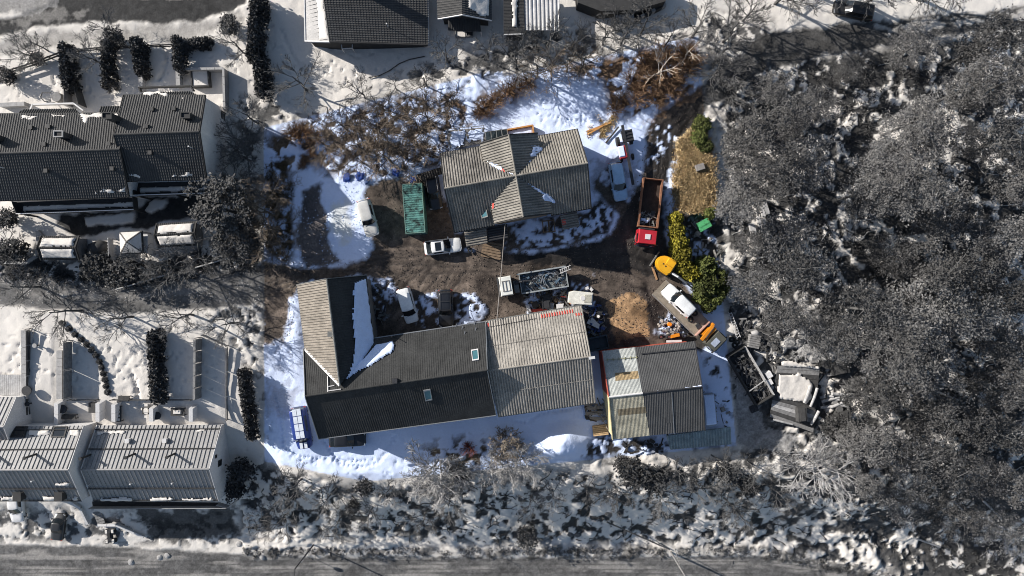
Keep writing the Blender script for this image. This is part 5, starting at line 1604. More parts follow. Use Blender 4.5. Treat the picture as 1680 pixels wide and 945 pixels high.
for i in range(len(ys) - 1): m.f.append((2 * i, 2 * i + 1, 2 * i + 3, 2 * i + 2))
m.build('roof', teal_top, t)
for sx in (-1, 1):
    m = MB()
    vs = []
    for i, (y, h) in enumerate(ys): vs += [(sx * (W / 2 - .03 - h * .8), y, .15), (sx * (W / 2 - .03 - h * .8), y, Hh - .06)]
    m.add(vs, [(2 * i, 2 * i + 1, 2 * i + 3, 2 * i + 2) for i in range(len(ys) - 1)])
    m.build('side_wall', teal, t)
m = MB()
for sx in (-1, 1):
    m.box((sx * (W / 2 - .05), 0, Hh), (.1, L, .12)); m.box((sx * (W / 2 - .05), 0, .1), (.1, L, .16))
    for sy in (-1, 1): m.box((sx * (W / 2 - .075), sy * (L / 2 - .075), Hh / 2), (.15, .15, Hh + .1))
for sy in (-1, 1): m.box((0, sy * (L / 2 - .05), Hh + .005), (W - .2, .1, .11)); m.box((0, sy * (L / 2 - .05), .1), (W - .2, .1, .15))
m.build('frame', M('container_frame', (.13, .23, .19), .7, .3, 1.5), t)
for sx in (-1, 1):
    d = MB(); d.box((sx * .57, L / 2 - .03, Hh / 2), (1.12, .05, Hh - .3)); d = d.build('door', teal, t)
    MB().tube([(sx * .35, L / 2 + .02, .2), (sx * .35, L / 2 + .02, Hh - .1)], .025, 6).build('lock_bar', metal_grey, d)
MB().box((0, -L / 2 + .03, Hh / 2), (W - .2, .05, Hh - .2)).build('end_wall', teal, t)

# green lidded skip at the hedge
q = GS(1155, 369, .8)
t = thing('waste_bin', 'bright green lidded bin behind the yellow-green hedge', 'bin', q, heading(20, -11))
m = MB(); m.box((0, 0, .45), (1.05, 1.5, .9), 0, 1.08); m.build('body', M('bin_green', (.05, .26, .10), .5, .2, 2), t)
m = MB(); m.box((0, 0, .95), (1.2, 1.65, .1), 0, .96); m.box((0, 0, 1.02), (.1, 1.5, .05)); m.build('lid', M('bin_lid', (.04, .12, .05), .5, .2, 2, col2=(.10, .42, .17), fac2=.42), t)

# old red tractor with loader beam by the snow
q = GS(1028, 246, .8)
t = thing('tractor', 'old red-bonneted tractor under snow with a long dark loader beam, above the blue-silver car', 'tractor', q, heading(10, 52))
m = MB(); m.box((.55, .2, .95), (.95, 1.7, .5), 0, .85); m.build('bonnet', paint('old_red', (.50, .03, .03), .6), t)
MB().box((.72, .15, 1.24), (.75, 1.4, .16), 0, .8).build('snow_cover', snow_in, t)
m = MB(); m.box((-.35, -1.6, 1.2), (1.4, 1.5, .12))
for a in (-1, 1):
    for b in (-1, 1): m.bar((-.35 + a * .6, -1.6 + b * .65, .4), (-.35 + a * .6, -1.6 + b * .65, 1.2), .1, .1)
for k in range(4): m.bar((-1.0, -2.2 + .4 * k, 1.32), (.35, -2.15 + .4 * k, 1.32), .09, .09)
m.build('frame', metal_dark, t)
m = MB(); m.bar((.05, -3.0, 1.35), (.0, 4.4, .7), .3, .3); m.build('loader_beam', metal_dark, t)
for sx in (-.75, .85):
    MB().cyl((sx, -1.2, .62), .62, .36, Vector((1, 0, 0)), 14).build('wheel', rubber, t)
    MB().cyl((sx * .9, .9, .4), .4, .24, Vector((1, 0, 0)), 12).build('wheel', rubber, t)

# white fibreglass trailer body and clutter around it
q = GS(952, 489, 1.0)
t = thing('box_trailer', 'small white box trailer with a dirty roof, beside the hall and the scrap truck', 'trailer', q, heading(-38, -3))
m = MB(); m.prism([(-.78, -1.5), (.78, -1.5), (.86, .9), (.66, 1.5), (-.66, 1.5), (-.86, .9)], .45, 1.5)
m.prism([(-.70, -1.42), (.70, -1.42), (.78, .85), (.58, 1.42), (-.58, 1.42), (-.78, .85)], 1.5, 1.6); m.build('body', M('trailer_white', (.62, .60, .53), .6, .2, 2), t)
MB().cyl((0, -.25, 1.63), .3, .08, n=14).build('roof_vent', trim_light, t)
MB().box((0, -.9, 1.62), (1.0, .9, .06)).build('roof_hatch', M('hatch_dirty', (.42, .40, .33), .8, .3, 4), t)
m = MB(); m.bar((0, 1.4, .5), (0, 2.4, .5), .12, .1); m.build('drawbar', red_sheet, t)
for sx in (-1, 1):
    MB().cyl((sx * .82, -.3, .32), .32, .2, Vector((1, 0, 0)), 12).build('wheel', rubber, t)
    MB().box((sx * .80, 1.0, .7), (.05, .5, .25)).build('tail_light', M('lamp_orange', (.75, .2, .02), .5), t)
# axle with two white-rimmed wheels
q = GS(984.5, 514, .4)
t = thing('trailer_axle', 'dark axle frame with two white-rimmed wheels at the corner of the hall', 'axle', q, heading(4, 40))
for y in (.36, -.36):
    w = MB().torus((.25, y, .42), .24, .09, Vector((.3, 0, 1)).normalized(), 16, 8).build('wheel', rubber, t, True)
    MB().cyl((.25, y, .43), .2, .1, Vector((.3, 0, 1)), 12).build('rim', trim_light, w)
MB().bar((-.9, 0, .3), (.3, 0, .35), .5, .2).build('frame', metal_dark, t)
q = GS(974.5, 530, .6)
t = thing('board_sheet', 'white panel tilted over dark rubbish at the hall corner', 'panel', q, heading(26, 16))
m = MB(); m.add([(-.55, -.8, .15), (.5, -.75, .35), (.3, .85, .8), (-.2, .7, .75), (-.55, -.8, .10), (.5, -.75, .30), (.3, .85, .75), (-.2, .7, .70)], [(0, 1, 2, 3), (7, 6, 5, 4), (0, 4, 5, 1), (1, 5, 6, 2), (2, 6, 7, 3), (3, 7, 4, 0)])
m.build('panel', trim_light, t)
q = GS(980, 563, .6)
t = thing('trailer', 'dark open trailer in the gap between hall and shed', 'trailer', q, heading(5, -1))
bed(t, M('trailer_bluegrey', (.05, .07, .085), .7, .2, 2), 1.7, -1.3, 1.3, .5, .85)
wheels(t, 1.6, (0,), .32, .2); MB().bar((0, 1.3, .5), (0, 2.2, .5), .1, .1).build('drawbar', metal_dark, t)
# snow-topped caravan along the shed
q = GS(1163, 671, 1.0)
t = thing('caravan', 'low snow-covered caravan along the east wall of the two-tone shed', 'caravan', q, heading(5, 50))
m = MB(); m.prism([(-.7, -1.9), (.7, -1.9), (.75, 1.8), (.5, 2.05), (-.5, 2.05), (-.75, 1.8)], .4, 1.55); m.build('body', M('caravan_grey', (.35, .38, .42), .6, .1, 2), t)
MB().box((0, 0, 1.6), (1.3, 3.8, .18), 0, .9).build('snow_cover', snow_in, t)
wheels(t, 1.5, (0,), .32, .2)

# quad/lawn tractor wreck
q = GS(1104, 551, .5)
t = thing('lawn_tractor', 'stripped orange lawn tractor lying by the rubble heap', 'lawn tractor', q, heading(36, -4))
MB().box((0, .25, .6), (.42, 1.25, .3), .1, .85).build('bonnet', orange, t)
m = MB(); m.bar((.0, -1.6, .4), (0, 1.4, .4), .3, .16); m.build('frame', metal_dark, t)
for x, y, rr in ((.1, 1.45, .36), (.05, -.5, .34), (-.05, -1.5, .34)):
    w = MB().torus((x, y, .5), rr * .7, rr * .36, Vector((.5, 0, 1)).normalized(), 14, 8).build('wheel', rubber, t, True); MB().cyl((x, y, .5), rr * .5, .1, Vector((.5, 0, 1)), 10).build('rim', rim_met, w)
MB().bar((.6, -.9, .55), (.75, 1.0, .6), .28, .1).build('side_panel', trim_light, t)
# ------------------------------------------------------------------ vegetation
def leaf_cards(name, centres, per, spread, size, mat, parent, seed, up=0.35, aspect=2.2, flat=0.0):
    """many small leaf-sized faces scattered in clumps round the given centres"""
    rg = np.random.default_rng(seed)
    C = np.repeat(np.asarray(centres, float), per, 0)
    n = len(C)
    C = C + rg.normal(0, 1, (n, 3)) * np.array(spread)
    d = rg.normal(0, 1, (n, 3)); d[:, 2] = d[:, 2] * .6 + up
    d /= np.linalg.norm(d, axis=1, keepdims=True)
    q = rg.normal(0, 1, (n, 3)); w = np.cross(d, q); w /= np.linalg.norm(w, axis=1, keepdims=True) + 1e-9
    if flat:
        nn = rg.normal(0, .5, (n, 3)); nn[:, 2] += 1.0; nn[:, 0] -= .35; nn[:, 1] += .15
        nn /= np.linalg.norm(nn, axis=1, keepdims=True)
        d = np.cross(nn, rg.normal(0, 1, (n, 3))); d /= np.linalg.norm(d, axis=1, keepdims=True) + 1e-9
        w = np.cross(nn, d)
    s = size * rg.uniform(.6, 1.3, (n, 1))
    a, b = d * s, w * s / aspect
    V = np.stack([C - b * .6, C + a * .55 + b * -1.0, C + a * 1.15, C + b], 1).reshape(-1, 3)
    return np_mesh(name, V, np.arange(n * 4).reshape(-1, 4), mat, parent)

def limb_tube(m, p, q, r0, r1, n=4, bend=.08, rg=random, segs=2):
    pts = [Vector(p)]
    L = (Vector(q) - Vector(p)).length
    for i in range(1, segs):
        t = i / segs
        pts.append(Vector(p).lerp(Vector(q), t) + Vector((rg.uniform(-1, 1), rg.uniform(-1, 1), rg.uniform(-.4, 1))) * bend * L)
    pts.append(Vector(q))
    m.tube(pts, [r0 + (r1 - r0) * i / segs for i in range(segs + 1)], n, cap=False)
    return pts

def pine(seed, h=13.0, R=3.9, clumps=210, per=20, nm='pine_tree', mat=None, bark=None, size=.34, low=.38, label='', cat='tree', flat=1.0, loc=(0, 0, 0)):
    rg = random.Random(seed)
    r = thing(nm, label, cat, loc, 0)
    m = MB(); m.tube([(0, 0, -.6), (rg.uniform(-.1, .1), rg.uniform(-.1, .1), h * .5), (rg.uniform(-.3, .3), rg.uniform(-.3, .3), h * .95)], [.21, .16, .05], 7)
    m.build('trunk', bark or bark_out, r)
    cent = []; lm = MB()
    nb = 26
    lob = [rg.uniform(.62, 1.12) for _ in range(9)]
    for i in range(nb):
        t = (i + rg.random()) / nb
        z = h * (low + (1 - low) * t)
        prof = math.sin(math.pi * min(1, .22 + .78 * (1 - t) ** .75)) ** .6 if t > .35 else .55 + .45 * t / .35
        a = i * 2.399 + rg.uniform(-.3, .3)
        Rr = R * prof * lob[int((a % (2 * math.pi)) / (2 * math.pi) * 9) % 9] * rg.uniform(.8, 1.1)
        tip = Vector((math.cos(a) * Rr, math.sin(a) * Rr, z + Rr * rg.uniform(.0, .28)))
        limb_tube(lm, (0, 0, z - .3), tip, .06, .02, 4, .06, rg)
        k = max(2, int(clumps / nb))
        for j in range(k):
            u = .35 + .65 * math.sqrt(rg.random())
            p = Vector((0, 0, z - .2)).lerp(tip, u)
            side = Vector((-math.sin(a), math.cos(a), 0)) * rg.gauss(0, .28 * Rr * u)
            cent.append(tuple(p + side + Vector((0, 0, rg.uniform(-.1, .45)))))
    for j in range(10):
        cent.append((rg.gauss(0, .5), rg.gauss(0, .5), h * rg.uniform(.9, 1.0)))
    lm.build('branch', bark or bark_out, r)['kind'] = 'stuff'
    leaf_cards('crown', cent, per, (.35, .35, .15) if h > 5 else (.24, .24, .16), size, mat or pine_grey, r, seed, flat=1.0)
    return r

def bare_tree(seed, h=8.0, spread=.75, n1=7, nm='bare_tree', bark=None, twig=None, label='', r0=.17, l2=6, l3=6, l4=3, rt=.020, loc=(0, 0, 0), low=.22, cat='tree', stems=1, lean=0.0):
    rg = random.Random(seed)
    r = thing(nm, label, cat, loc, 0)
    tk = MB(); br = MB(); tw = MB()
    def off(d, ang):
        q = Vector((rg.gauss(0, 1), rg.gauss(0, 1), rg.gauss(0, .8)))
        q = (q - d * q.dot(d)).normalized()
        return (d * math.cos(ang) + q * math.sin(ang)).normalized()
    for s in range(stems):
        ba = rg.uniform(0, 6.28)
        lv = Vector((math.cos(ba), math.sin(ba), 0)) * (.35 * (stems > 1)) + Vector((lean, 0, 0))
        base = Vector((math.cos(ba), math.sin(ba), 0)) * (.3 if stems > 1 else 0)
        top = base + (Vector((0, 0, 1)) + lv).normalized() * h * .8
        spine = limb_tube(tk, base - Vector((0, 0, .4)), top, r0, r0 * .35, 7, .03, rg, 4)
        for i in range(n1):
            t = low + (1 - low) * (i + rg.random()) / n1
            k = min(3, int(t * 4)); p = spine[k].lerp(spine[k + 1], t * 4 - k)
            a = i * 2.4 + rg.uniform(-.4, .4)
            d = Vector((math.cos(a) * spread, math.sin(a) * spread, rg.uniform(.35, .8))).normalized()
            L = h * (.62 - .34 * t) * rg.uniform(.8, 1.15)
            P1 = limb_tube(br, p, p + d * L, r0 * (.5 - .25 * t), .03, 5, .05, rg, 3)
            for j in range(l2):
                u = .2 + .8 * (j + rg.random()) / l2
                k2 = min(2, int(u * 3)); p2 = P1[k2].lerp(P1[k2 + 1], u * 3 - k2)
                d2 = off(d, rg.uniform(.4, .85)); L2 = L * (.55 - .25 * u) * rg.uniform(.8, 1.2)
                P2 = limb_tube(br, p2, p2 + d2 * L2, .032, rt * 1.1, 3, .06, rg, 2)
                for q in range(l3):
                    v = .15 + .85 * (q + rg.random()) / l3
                    k3 = min(1, int(v * 2)); p3 = P2[k3].lerp(P2[k3 + 1], v * 2 - k3)
                    d3 = off(d2, rg.uniform(.35, .9)); L3 = L2 * rg.uniform(.35, .65)
                    tw.tube([p3, p3 + d3 * L3], [rt, rt * .6], 3, cap=False)
                    for w in range(l4):
                        p4 = p3 + d3 * L3 * rg.uniform(.3, .9); d4 = off(d3, rg.uniform(.4, .9))
                        tw.tube([p4, p4 + d4 * L3 * .6], [rt * .8, rt * .4], 3, cap=False)
    tk.build('trunk', bark or bark_out, r)
    for nm_, mb, mt in (('branch', br, bark or bark_out), ('twig', tw, twig or twig_grey)):
        mb.build(nm_, mt, r)['kind'] = 'stuff'
    return r

def shrub(seed, h=2.0, R=1.6, n=60, nm='shrub', mat=None, label='', rt=.022, cat='shrub', l2=7, loc=(0, 0, 0), upright=.7):
    rg = random.Random(seed)
    r = thing(nm, label, cat, loc, 0)
    m = MB(); s_ = MB()
    for i in range(n):
        a = rg.uniform(0, 6.283); k = math.sqrt(rg.random())
        b = Vector((math.cos(a), math.sin(a), 0)) * R * .30 * rg.random()
        tip = Vector((math.cos(a) * R * k, math.sin(a) * R * k, h * (1.05 - .5 * k * k) * rg.uniform(.7, 1.1)))
        pts = limb_tube(s_, b - Vector((0, 0, .15)), tip, rt * 1.5, rt * .8, 3, .07, rg, 2)
        d = (tip - b).normalized()
        for j in range(l2):
            p = pts[1].lerp(tip, rg.random()) if rg.random() < .7 else b.lerp(pts[1], rg.uniform(.4, 1))
            q = Vector((rg.gauss(0, 1), rg.gauss(0, 1), rg.gauss(.3, .7))).normalized()
            m.tube([p, p + (d * .6 + q * .8).normalized() * R * rg.uniform(.18, .42)], [rt * .8, rt * .4], 3, cap=False)
    s_.build('stem', mat or twig_brown, r)['kind'] = 'stuff'
    m.build('twig', mat or twig_brown, r)['kind'] = 'stuff'
    return r

def thuja(seed, h=2.4, R=.75, nm='thuja', mat=None, label='', cat='hedge shrub', loc=(0, 0, 0), n=70, per=14, size=.20, shape=.8):
    rg = random.Random(seed)
    r = thing(nm, label, cat, loc, 0)
    MB().tube([(0, 0, -.3), (0, 0, h * .8)], [.06, .02], 5).build('trunk', bark_out, r)
    c = []
    for _ in range(n):
        t = rg.random() ** .8; a = rg.uniform(0, 6.283)
        k = R * (1 - t ** 2.2 * shape) * rg.uniform(.6, 1.0)
        c.append((math.cos(a) * k, math.sin(a) * k, h * (.06 + .92 * t)))
    leaf_cards('foliage', c, per, (.13, .13, .13), size, mat or conifer_dark, r, seed, .5)
    return r

def tuft(seed, h=.5, R=.9, n=260, mat=None, nm='grass_tuft', label='', cat='grass', loc=(0, 0, 0)):
    rg = np.random.default_rng(seed)
    r = thing(nm, label, cat, loc, 0)
    a = rg.uniform(0, 6.283, n); k = np.sqrt(rg.random(n)) * R
    b = np.stack([np.cos(a) * k, np.sin(a) * k, np.zeros(n)], 1)
    d = rg.normal(0, .45, (n, 3)); d[:, 2] = rg.uniform(.4, 1, n); d *= h
    w = np.stack([-np.sin(a), np.cos(a), np.zeros(n)], 1) * .035
    V = np.stack([b - w, b + w, b + d * .6 + w * .8, b + d - np.array([0, 0, .15 * h])], 1).reshape(-1, 3)
    np_mesh('blades', V, np.arange(n * 4).reshape(-1, 4), mat or straw, r)
    return r

RG = random.Random(77)
_proto_used = {}
def put(kind, makers, x, y, dz, label, rz=None, sc=1.0, group=None):
    """first use places the model itself, later uses are copies with their own labels"""
    p = GS(x, y, dz * (sc if not hasattr(sc, '__len__') else sc[2]))
    rz = RG.uniform(0, 6.28) if rz is None else rz
    i = RG.randrange(len(makers))
    key = (kind, i)
    if key not in _proto_used:
        o = makers[i](); _proto_used[key] = o
        o.location = p; o.rotation_euler = (0, 0, rz); o.scale = (sc, sc, sc) if not hasattr(sc, '__len__') else sc
        tag(o, label, None, group)
    else:
        o = dup(_proto_used[key], p, rz, sc, label, group)
    return o

PINES = [lambda s=s: pine(s, 11 + 1.3 * (s % 4), 2.9 + .5 * (s % 3), 160, 24, size=.19, low=.26) for s in (101, 102, 103, 104, 105, 106, 107)]
pl_px = [(1505, 72, .8), (1392, 116, .6), (1275, 145, .6), (1640, 62, .9), (1610, 134, .85), (1668, 128, 1), (1232, 222, 1), (1292, 196, .9), (1345, 172, .8), (1500, 200, .8),
    (1252, 282, 1.05), (1322, 262, 1), (1458, 262, .9), (1535, 225, .95), (1668, 226, 1), (1215, 330, .9), (1292, 392, 1.05), (1434, 312, .85), (1492, 312, 1.05), (1560, 350, 1.15), (1672, 392, 1),
    (1322, 440, 1), (1238, 470, .75), (1462, 425, .85), (1560, 440, 1.1), (1618, 430, 1), (1668, 490, 1), (1415, 505, 1.05), (1530, 520, 1.1), (1600, 520, 1.05), (1660, 566, 1), (1452, 575, 1.1), (1520, 600, 1.05), (1650, 640, 1),
    (1436, 650, .95), (1430, 730, .9), (1560, 690, 1.0), (1620, 706, 1.05), (1672, 720, .9), (1488, 752, .9), (1545, 772, 1.0), (1610, 780, 1.0), (1665, 800, 1.0), (1425, 800, .75), (1490, 830, .8), (1570, 850, .75), (1640, 868, .8), (1290, 520, .7), (1372, 560, .7), (1230, 400, .55), (1690, 300, 1.0), (1694, 640, 1.0)]
bands = [(115, 'level with the dark car by the upper street'), (205, 'just below the upper right street'), (300, 'level with the straw-coloured bank'), (385, 'level with the red-cabbed truck'), (450, 'level with the yellow excavator'), (545, 'level with the recovery truck'), (640, 'level with the timber yard'), (740, 'level with the foot of the timber yard'), (2000, 'low on the slope by the southern road')]
rows = {}
for x, y, s in pl_px:
    b = next(t for lim, t in bands if y < lim); rows.setdefault(b, []).append((x, y, s))
for b, items in rows.items():
    items.sort()
    for i, (x, y, s) in enumerate(items):
        put('pine', PINES, x, y, 10.0, 'grey-green pine %s, %s from the left' % (b, ORD[i]), None, (s * RG.uniform(.85, 1.05), s * RG.uniform(.85, 1.05), s * RG.uniform(.6, 1.08)), 'pines of the forest on the right')

# bare trees: x, y of crown middle, scale, kind
BT = {'brown': [lambda s=s: bare_tree(s, 7.5, .85, 8, bark=bark_in, twig=twig_brown, rt=.02, l4=2, l3=5) for s in (11, 12)],
      'grey': [lambda s=s: bare_tree(s, 7.0, .8, 8, bark=bark_out, twig=twig_grey, rt=.022) for s in (21, 22, 23)],
      'pale': [lambda s=s: bare_tree(s, 7.5, 1.0, 9, bark=bark_pale, twig=twig_ash, rt=.028, stems=2, low=.15) for s in (31,)],
      'birch': [lambda s=s: bare_tree(s, 7.0, .7, 6, bark=bark_birch, twig=twig_rust, rt=.02, l4=1) for s in (41,)],
      'ash': [lambda s=s: bare_tree(s, 4.6, .9, 9, bark=bark_in, twig=twig_pale, rt=.024, r0=.09, stems=3, low=.1, l4=4) for s in (51,)]}
for kind, x, y, s, lab in [
    ('brown', 620, 212, 1.05, 'big spreading bare tree nearest the middle of the thicket north-west of the house'),
    ('brown', 700, 190, .95, 'bare brown tree in the thicket close to the snowy timber deck'),
    ('brown', 560, 205, .75, 'smaller bare tree on the left side of the brown thicket'),
    ('brown', 660, 250, .8, 'bare tree leaning over the green container'),
    ('brown', 590, 262, .65, 'low bare tree above the blue rubbish'),
    ('brown', 640, 185, .8, 'bare tree behind the big spreading one in the brown thicket'),
    ('brown', 600, 225, .75, 'bare tree just left of the big spreading one in the brown thicket'),
    ('brown', 680, 230, .75, 'bare tree between the big spreading one and the house'),
    ('brown', 530, 235, .6, 'low bare tree above the snow bank on the left of the lot'),
    ('brown', 735, 165, .6, 'thin bare tree at the upper end of the brown thicket'),
    ('grey', 590, 150, .72, 'dense grey bare tree on the snow slope below the top house'),
    ('grey', 648, 140, .5, 'small grey bare tree right of the dense one on the snow slope'),
    ('grey', 902, 62, .95, 'grey bare tree in front of the pale carport roof'),
    ('grey', 945, 75, .8, 'grey bare tree between the carport and the terrace'),
    ('grey', 1150, 40, 1.0, 'tangled grey bare tree above the upper corner of the lot'),
    ('grey', 1205, 45, 1.1, 'tall grey bare tree leaning over the upper right street'),
    ('grey', 1235, 15, .9, 'grey bare tree at the top edge left of the dark car'),
    ('grey', 1100, 60, .7, 'grey bare tree above the rust-brown thicket'),
    ('grey', 40, 88, .8, 'thin bare tree in the garden at the upper left edge'),
    ('grey', 142, 92, .75, 'bushy bare tree between the upper left garden hedges'),
    ('grey', 385, 72, .8, 'bare tree at the bend of the upper left street'),
    ('grey', 95, 512, 1.05, 'large bare tree over the lane at the left, leftmost of the row'),
    ('grey', 190, 522, .9, 'bare tree over the lane, above the snowy garden with footprints'),
    ('grey', 292, 520, .95, 'bare tree over the lane, above the dark hedge row'),
    ('grey', 372, 532, .85, 'bare tree over the lane nearest to the barn'),
    ('grey', 250, 452, .55, 'bare tree right at the lane below the gazebo'),
    ('grey', 30, 470, .9, 'bare tree cut by the left edge beside the lane'),
    ('grey', 1300, -25, 1.3, 'tall bare tree beyond the top edge, left of the dark car'),
    ('grey', 1370, -45, 1.4, 'tall bare tree beyond the top edge, behind the dark car'),
    ('grey', 1460, -30, 1.4, 'tall bare tree beyond the top edge, right of the dark car'),
    ('grey', 1550, -35, 1.3, 'tall bare tree beyond the top edge, near the right corner'),
    ('birch', 1085, 112, .95, 'pale-barked birch spreading over the rust-brown thicket'),
    ('birch', 1130, 85, .7, 'smaller pale birch in the upper right corner of the lot'),
    ('ash', 832, 728, .8, 'pale twiggy tree on the snow south of the barn'),
    ('pale', 1338, 790, 1.25, 'large pale-barked bare tree fanning out beside the forest at the lower right'),
    ('pale', 1325, 552, .75, 'pale bare tree above the timber yard'),
    ('pale', 1540, 690, .6, 'pale dead tree among the pines at the right'),
    ('grey', 1265, 560, .5, 'small grey bare tree at the upper corner of the timber yard'),
    ('grey', 480, 800, .9, 'grey bare tree on the rocky slope below the lot corner'),
    ('grey', 540, 815, .85, 'grey bare tree on the rocky slope, right of the one below the lot corner'),
    ('grey', 430, 850, .75, 'grey bare tree beside the snowbank of the southern road'),
    ('grey', 690, 805, .5, 'grey bare tree on the rocky slope below the pale twiggy tree'),
    ('grey', 1220, 850, .7, 'grey bare tree on the slope left of the large pale one'),
    ('grey', 1000, 815, .45, 'grey bare tree on the rocky slope below the workshop hall')]:
    put(kind, BT[kind], x, y, 4.2 if kind != 'ash' else 2.6, lab, None, s)

SH = {'rust': [lambda s=s: shrub(s, 1.7, 1.7, 75, mat=twig_rust) for s in (61, 62)],
      'brown': [lambda s=s: shrub(s, 1.9, 1.7, 70, mat=twig_brown) for s in (63, 64)],
      'grey': [lambda s=s: shrub(s, 1.6, 1.6, 70, mat=twig_grey) for s in (65, 66)],
      'red': [lambda s=s: shrub(s, 1.2, 1.1, 55, mat=twig_red) for s in (67,)],
      'pale': [lambda s=s: shrub(s, 1.6, 1.5, 70, mat=twig_pale) for s in (68,)]}
def row(kind, pts, labf, s=1.0, dz=.9, grp=None):
    for i, p in enumerate(pts):
        put(kind, SH[kind], p[0], p[1], dz, labf % ORD[i], None, (p[2] if len(p) > 2 else 1.0) * s, grp)
row('rust', [(795, 176), (812, 164), (830, 150), (848, 140), (866, 134), (785, 186, .7)], 'rust-brown shrub of the hedge north of the house, %s from its lower end', .9, .9, 'rust-brown hedge north of the house')
row('rust', [(1060, 100), (1090, 88, 1.1), (1122, 82, 1.1), (1040, 128, 1.1), (1070, 132, 1.2), (1102, 122, 1.3), (1128, 110, 1.2), (1020, 160, .9), (1048, 158, 1.1), (1078, 160, 1.0), (1010, 178, .8), (1110, 145, .9), (1138, 100, .9)], 'rust-brown shrub in the upper right corner thicket, %s from the top', .95, .9, 'rust-brown thicket in the upper right corner')
row('brown', [(905, 118), (930, 115, .9), (955, 112), (880, 124, .9)], 'olive-brown shrub along the upper lot edge, %s of four', .85)
row('brown', [(600, 250), (640, 266, 1.0), (690, 215, .9), (560, 240, .8), (625, 240, .8), (705, 255, .8)], 'tangled brown shrub in the thicket, %s from the middle outwards', 1.0, .9, 'brown undergrowth of the thicket')
row('rust', [(492, 218, 1.0), (512, 224, .9), (478, 215, .8)], 'reddish-brown shrub in the upper left corner of the lot, %s of three')
row('rust', [(500, 262, .5), (494, 272, .45), (512, 250, .5)], 'orange-brown low shrub between the snow banks on the left, %s of three')
row('brown', [(452, 330), (446, 352), (456, 375), (450, 400, .9), (462, 318, .7)], 'brown shrub along the left boundary of the lot, %s from the top')
row('grey', [(1175, 100), (1165, 130, .9), (1190, 140)], 'grey shrub beside the driveway mouth, %s of three')
row('grey', [(735, 98, .8), (860, 92, .9), (700, 140, .7), (845, 108), (990, 70, .9), (1020, 70), (800, 96, .7), (1050, 55)], 'grey shrub scattered along the upper lot edge, %s in order')
row('grey', [(500, 145, 1.0), (420, 200, .9), (404, 236, .8), (408, 262, .8), (402, 300, .9), (395, 250, .6)], 'grey shrub left of the lot, %s from the top')
row('grey', [(192, 62, .7), (75, 82, .6), (300, 438), (255, 432, .8), (340, 425, .9), (395, 405, .9), (20, 412)], 'grey leafless shrub among the left gardens, %s in order')
row('red', [(768, 738)], 'small reddish shrub on the snow south of the barn (%s)')
row('pale', [(720, 755), (735, 765, .8), (805, 750, .8), (850, 745, .8)], 'straw-brown shrub on the snow south of the barn, %s of the clump')
row('grey', [(1010, 800, .8), (960, 800, .6), (1075, 800, .9), (1140, 790, .8), (905, 805, .7), (740, 815, .8), (610, 835, .7), (1265, 800, .8), (1110, 770, .7), (1180, 760, .7), (870, 815, .7), (640, 800, .6), (760, 780, .6), (1230, 760, .7), (1190, 820, .8), (700, 840, .8), (560, 850, .7), (470, 845, .8)], 'low grey shrub on the rocky slope, %s in order', 1.0, .9, 'shrubs of the rocky slope')

# dark evergreen bushes on the rocky slope and elsewhere
EG = [lambda s=s: pine(s, 2.6, 1.5, 60, 16, 'evergreen_bush', ever_grey, size=.24, low=.12, cat='bush') for s in (71, 72)]
for x, y, s, lab in [(165, 440, 1.3, 'dark evergreen bush below the left snow-roofed shed'), (205, 445, 1.2, 'dark evergreen bush below the pyramid-roofed gazebo'), (20, 412, 1.2, 'dark evergreen bush at the left edge above the lane'), (12, 360, .9, 'dark evergreen bush at the left edge beside the tiled house'),
    (190, 62, .8, 'round dark bush beside the upper left street'), (10, 125, .8, 'round clipped bush at the upper left edge'), (62, 98, .6, 'dark round bush inside the upper left garden fence'), (378, 42, .8, 'dark bush at the bend of the upper left street'),
    (1040, 778, 1.3, 'dark evergreen bush in the middle of the rocky slope'), (1075, 785, 1.1, 'dark evergreen bush just right of the middle of the rocky slope'), (755, 775, .8, 'dark bush on the lot edge south of the barn'), (865, 880, 1.0, 'dark bush low by the southern road'), (580, 832, .6, 'small dark bush on the shaded slope'), (600, 800, .8, 'dark bush below the bend of the lot edge'),
    (1020, 760, .8, 'dark bush below the workshop hall'), (1195, 775, .9, 'dark bush below the lean-to roof'), (1370, 700, 1.1, 'dark evergreen bush below the timber yard'), (395, 770, 1.1, 'dark evergreen bush beside the white gable'), (385, 800, 1.0, 'dark evergreen bush at the foot of the white gable'), (1225, 795, .9, 'dark bush left of the large pale tree')]:
    put('eg', EG, x, y, 1.6, lab, None, s)
big = put('bigpine', [lambda: pine(120, 8.5, 3.6, 230, 22, 'pine_tree', M('pine_dark_grey', g(.07), .85, .35, .5, 0, island=.5), size=.30, low=.2)], 365, 342, 5.5, 'broad dark pine beside the end wall of the stepped-up tiled house', 0, 1.0)
put('bigpine', [lambda: None], 395, 405, 5.5, 'smaller dark pine at the lane, below the broad one', 2.0, (.75, .75, .7))

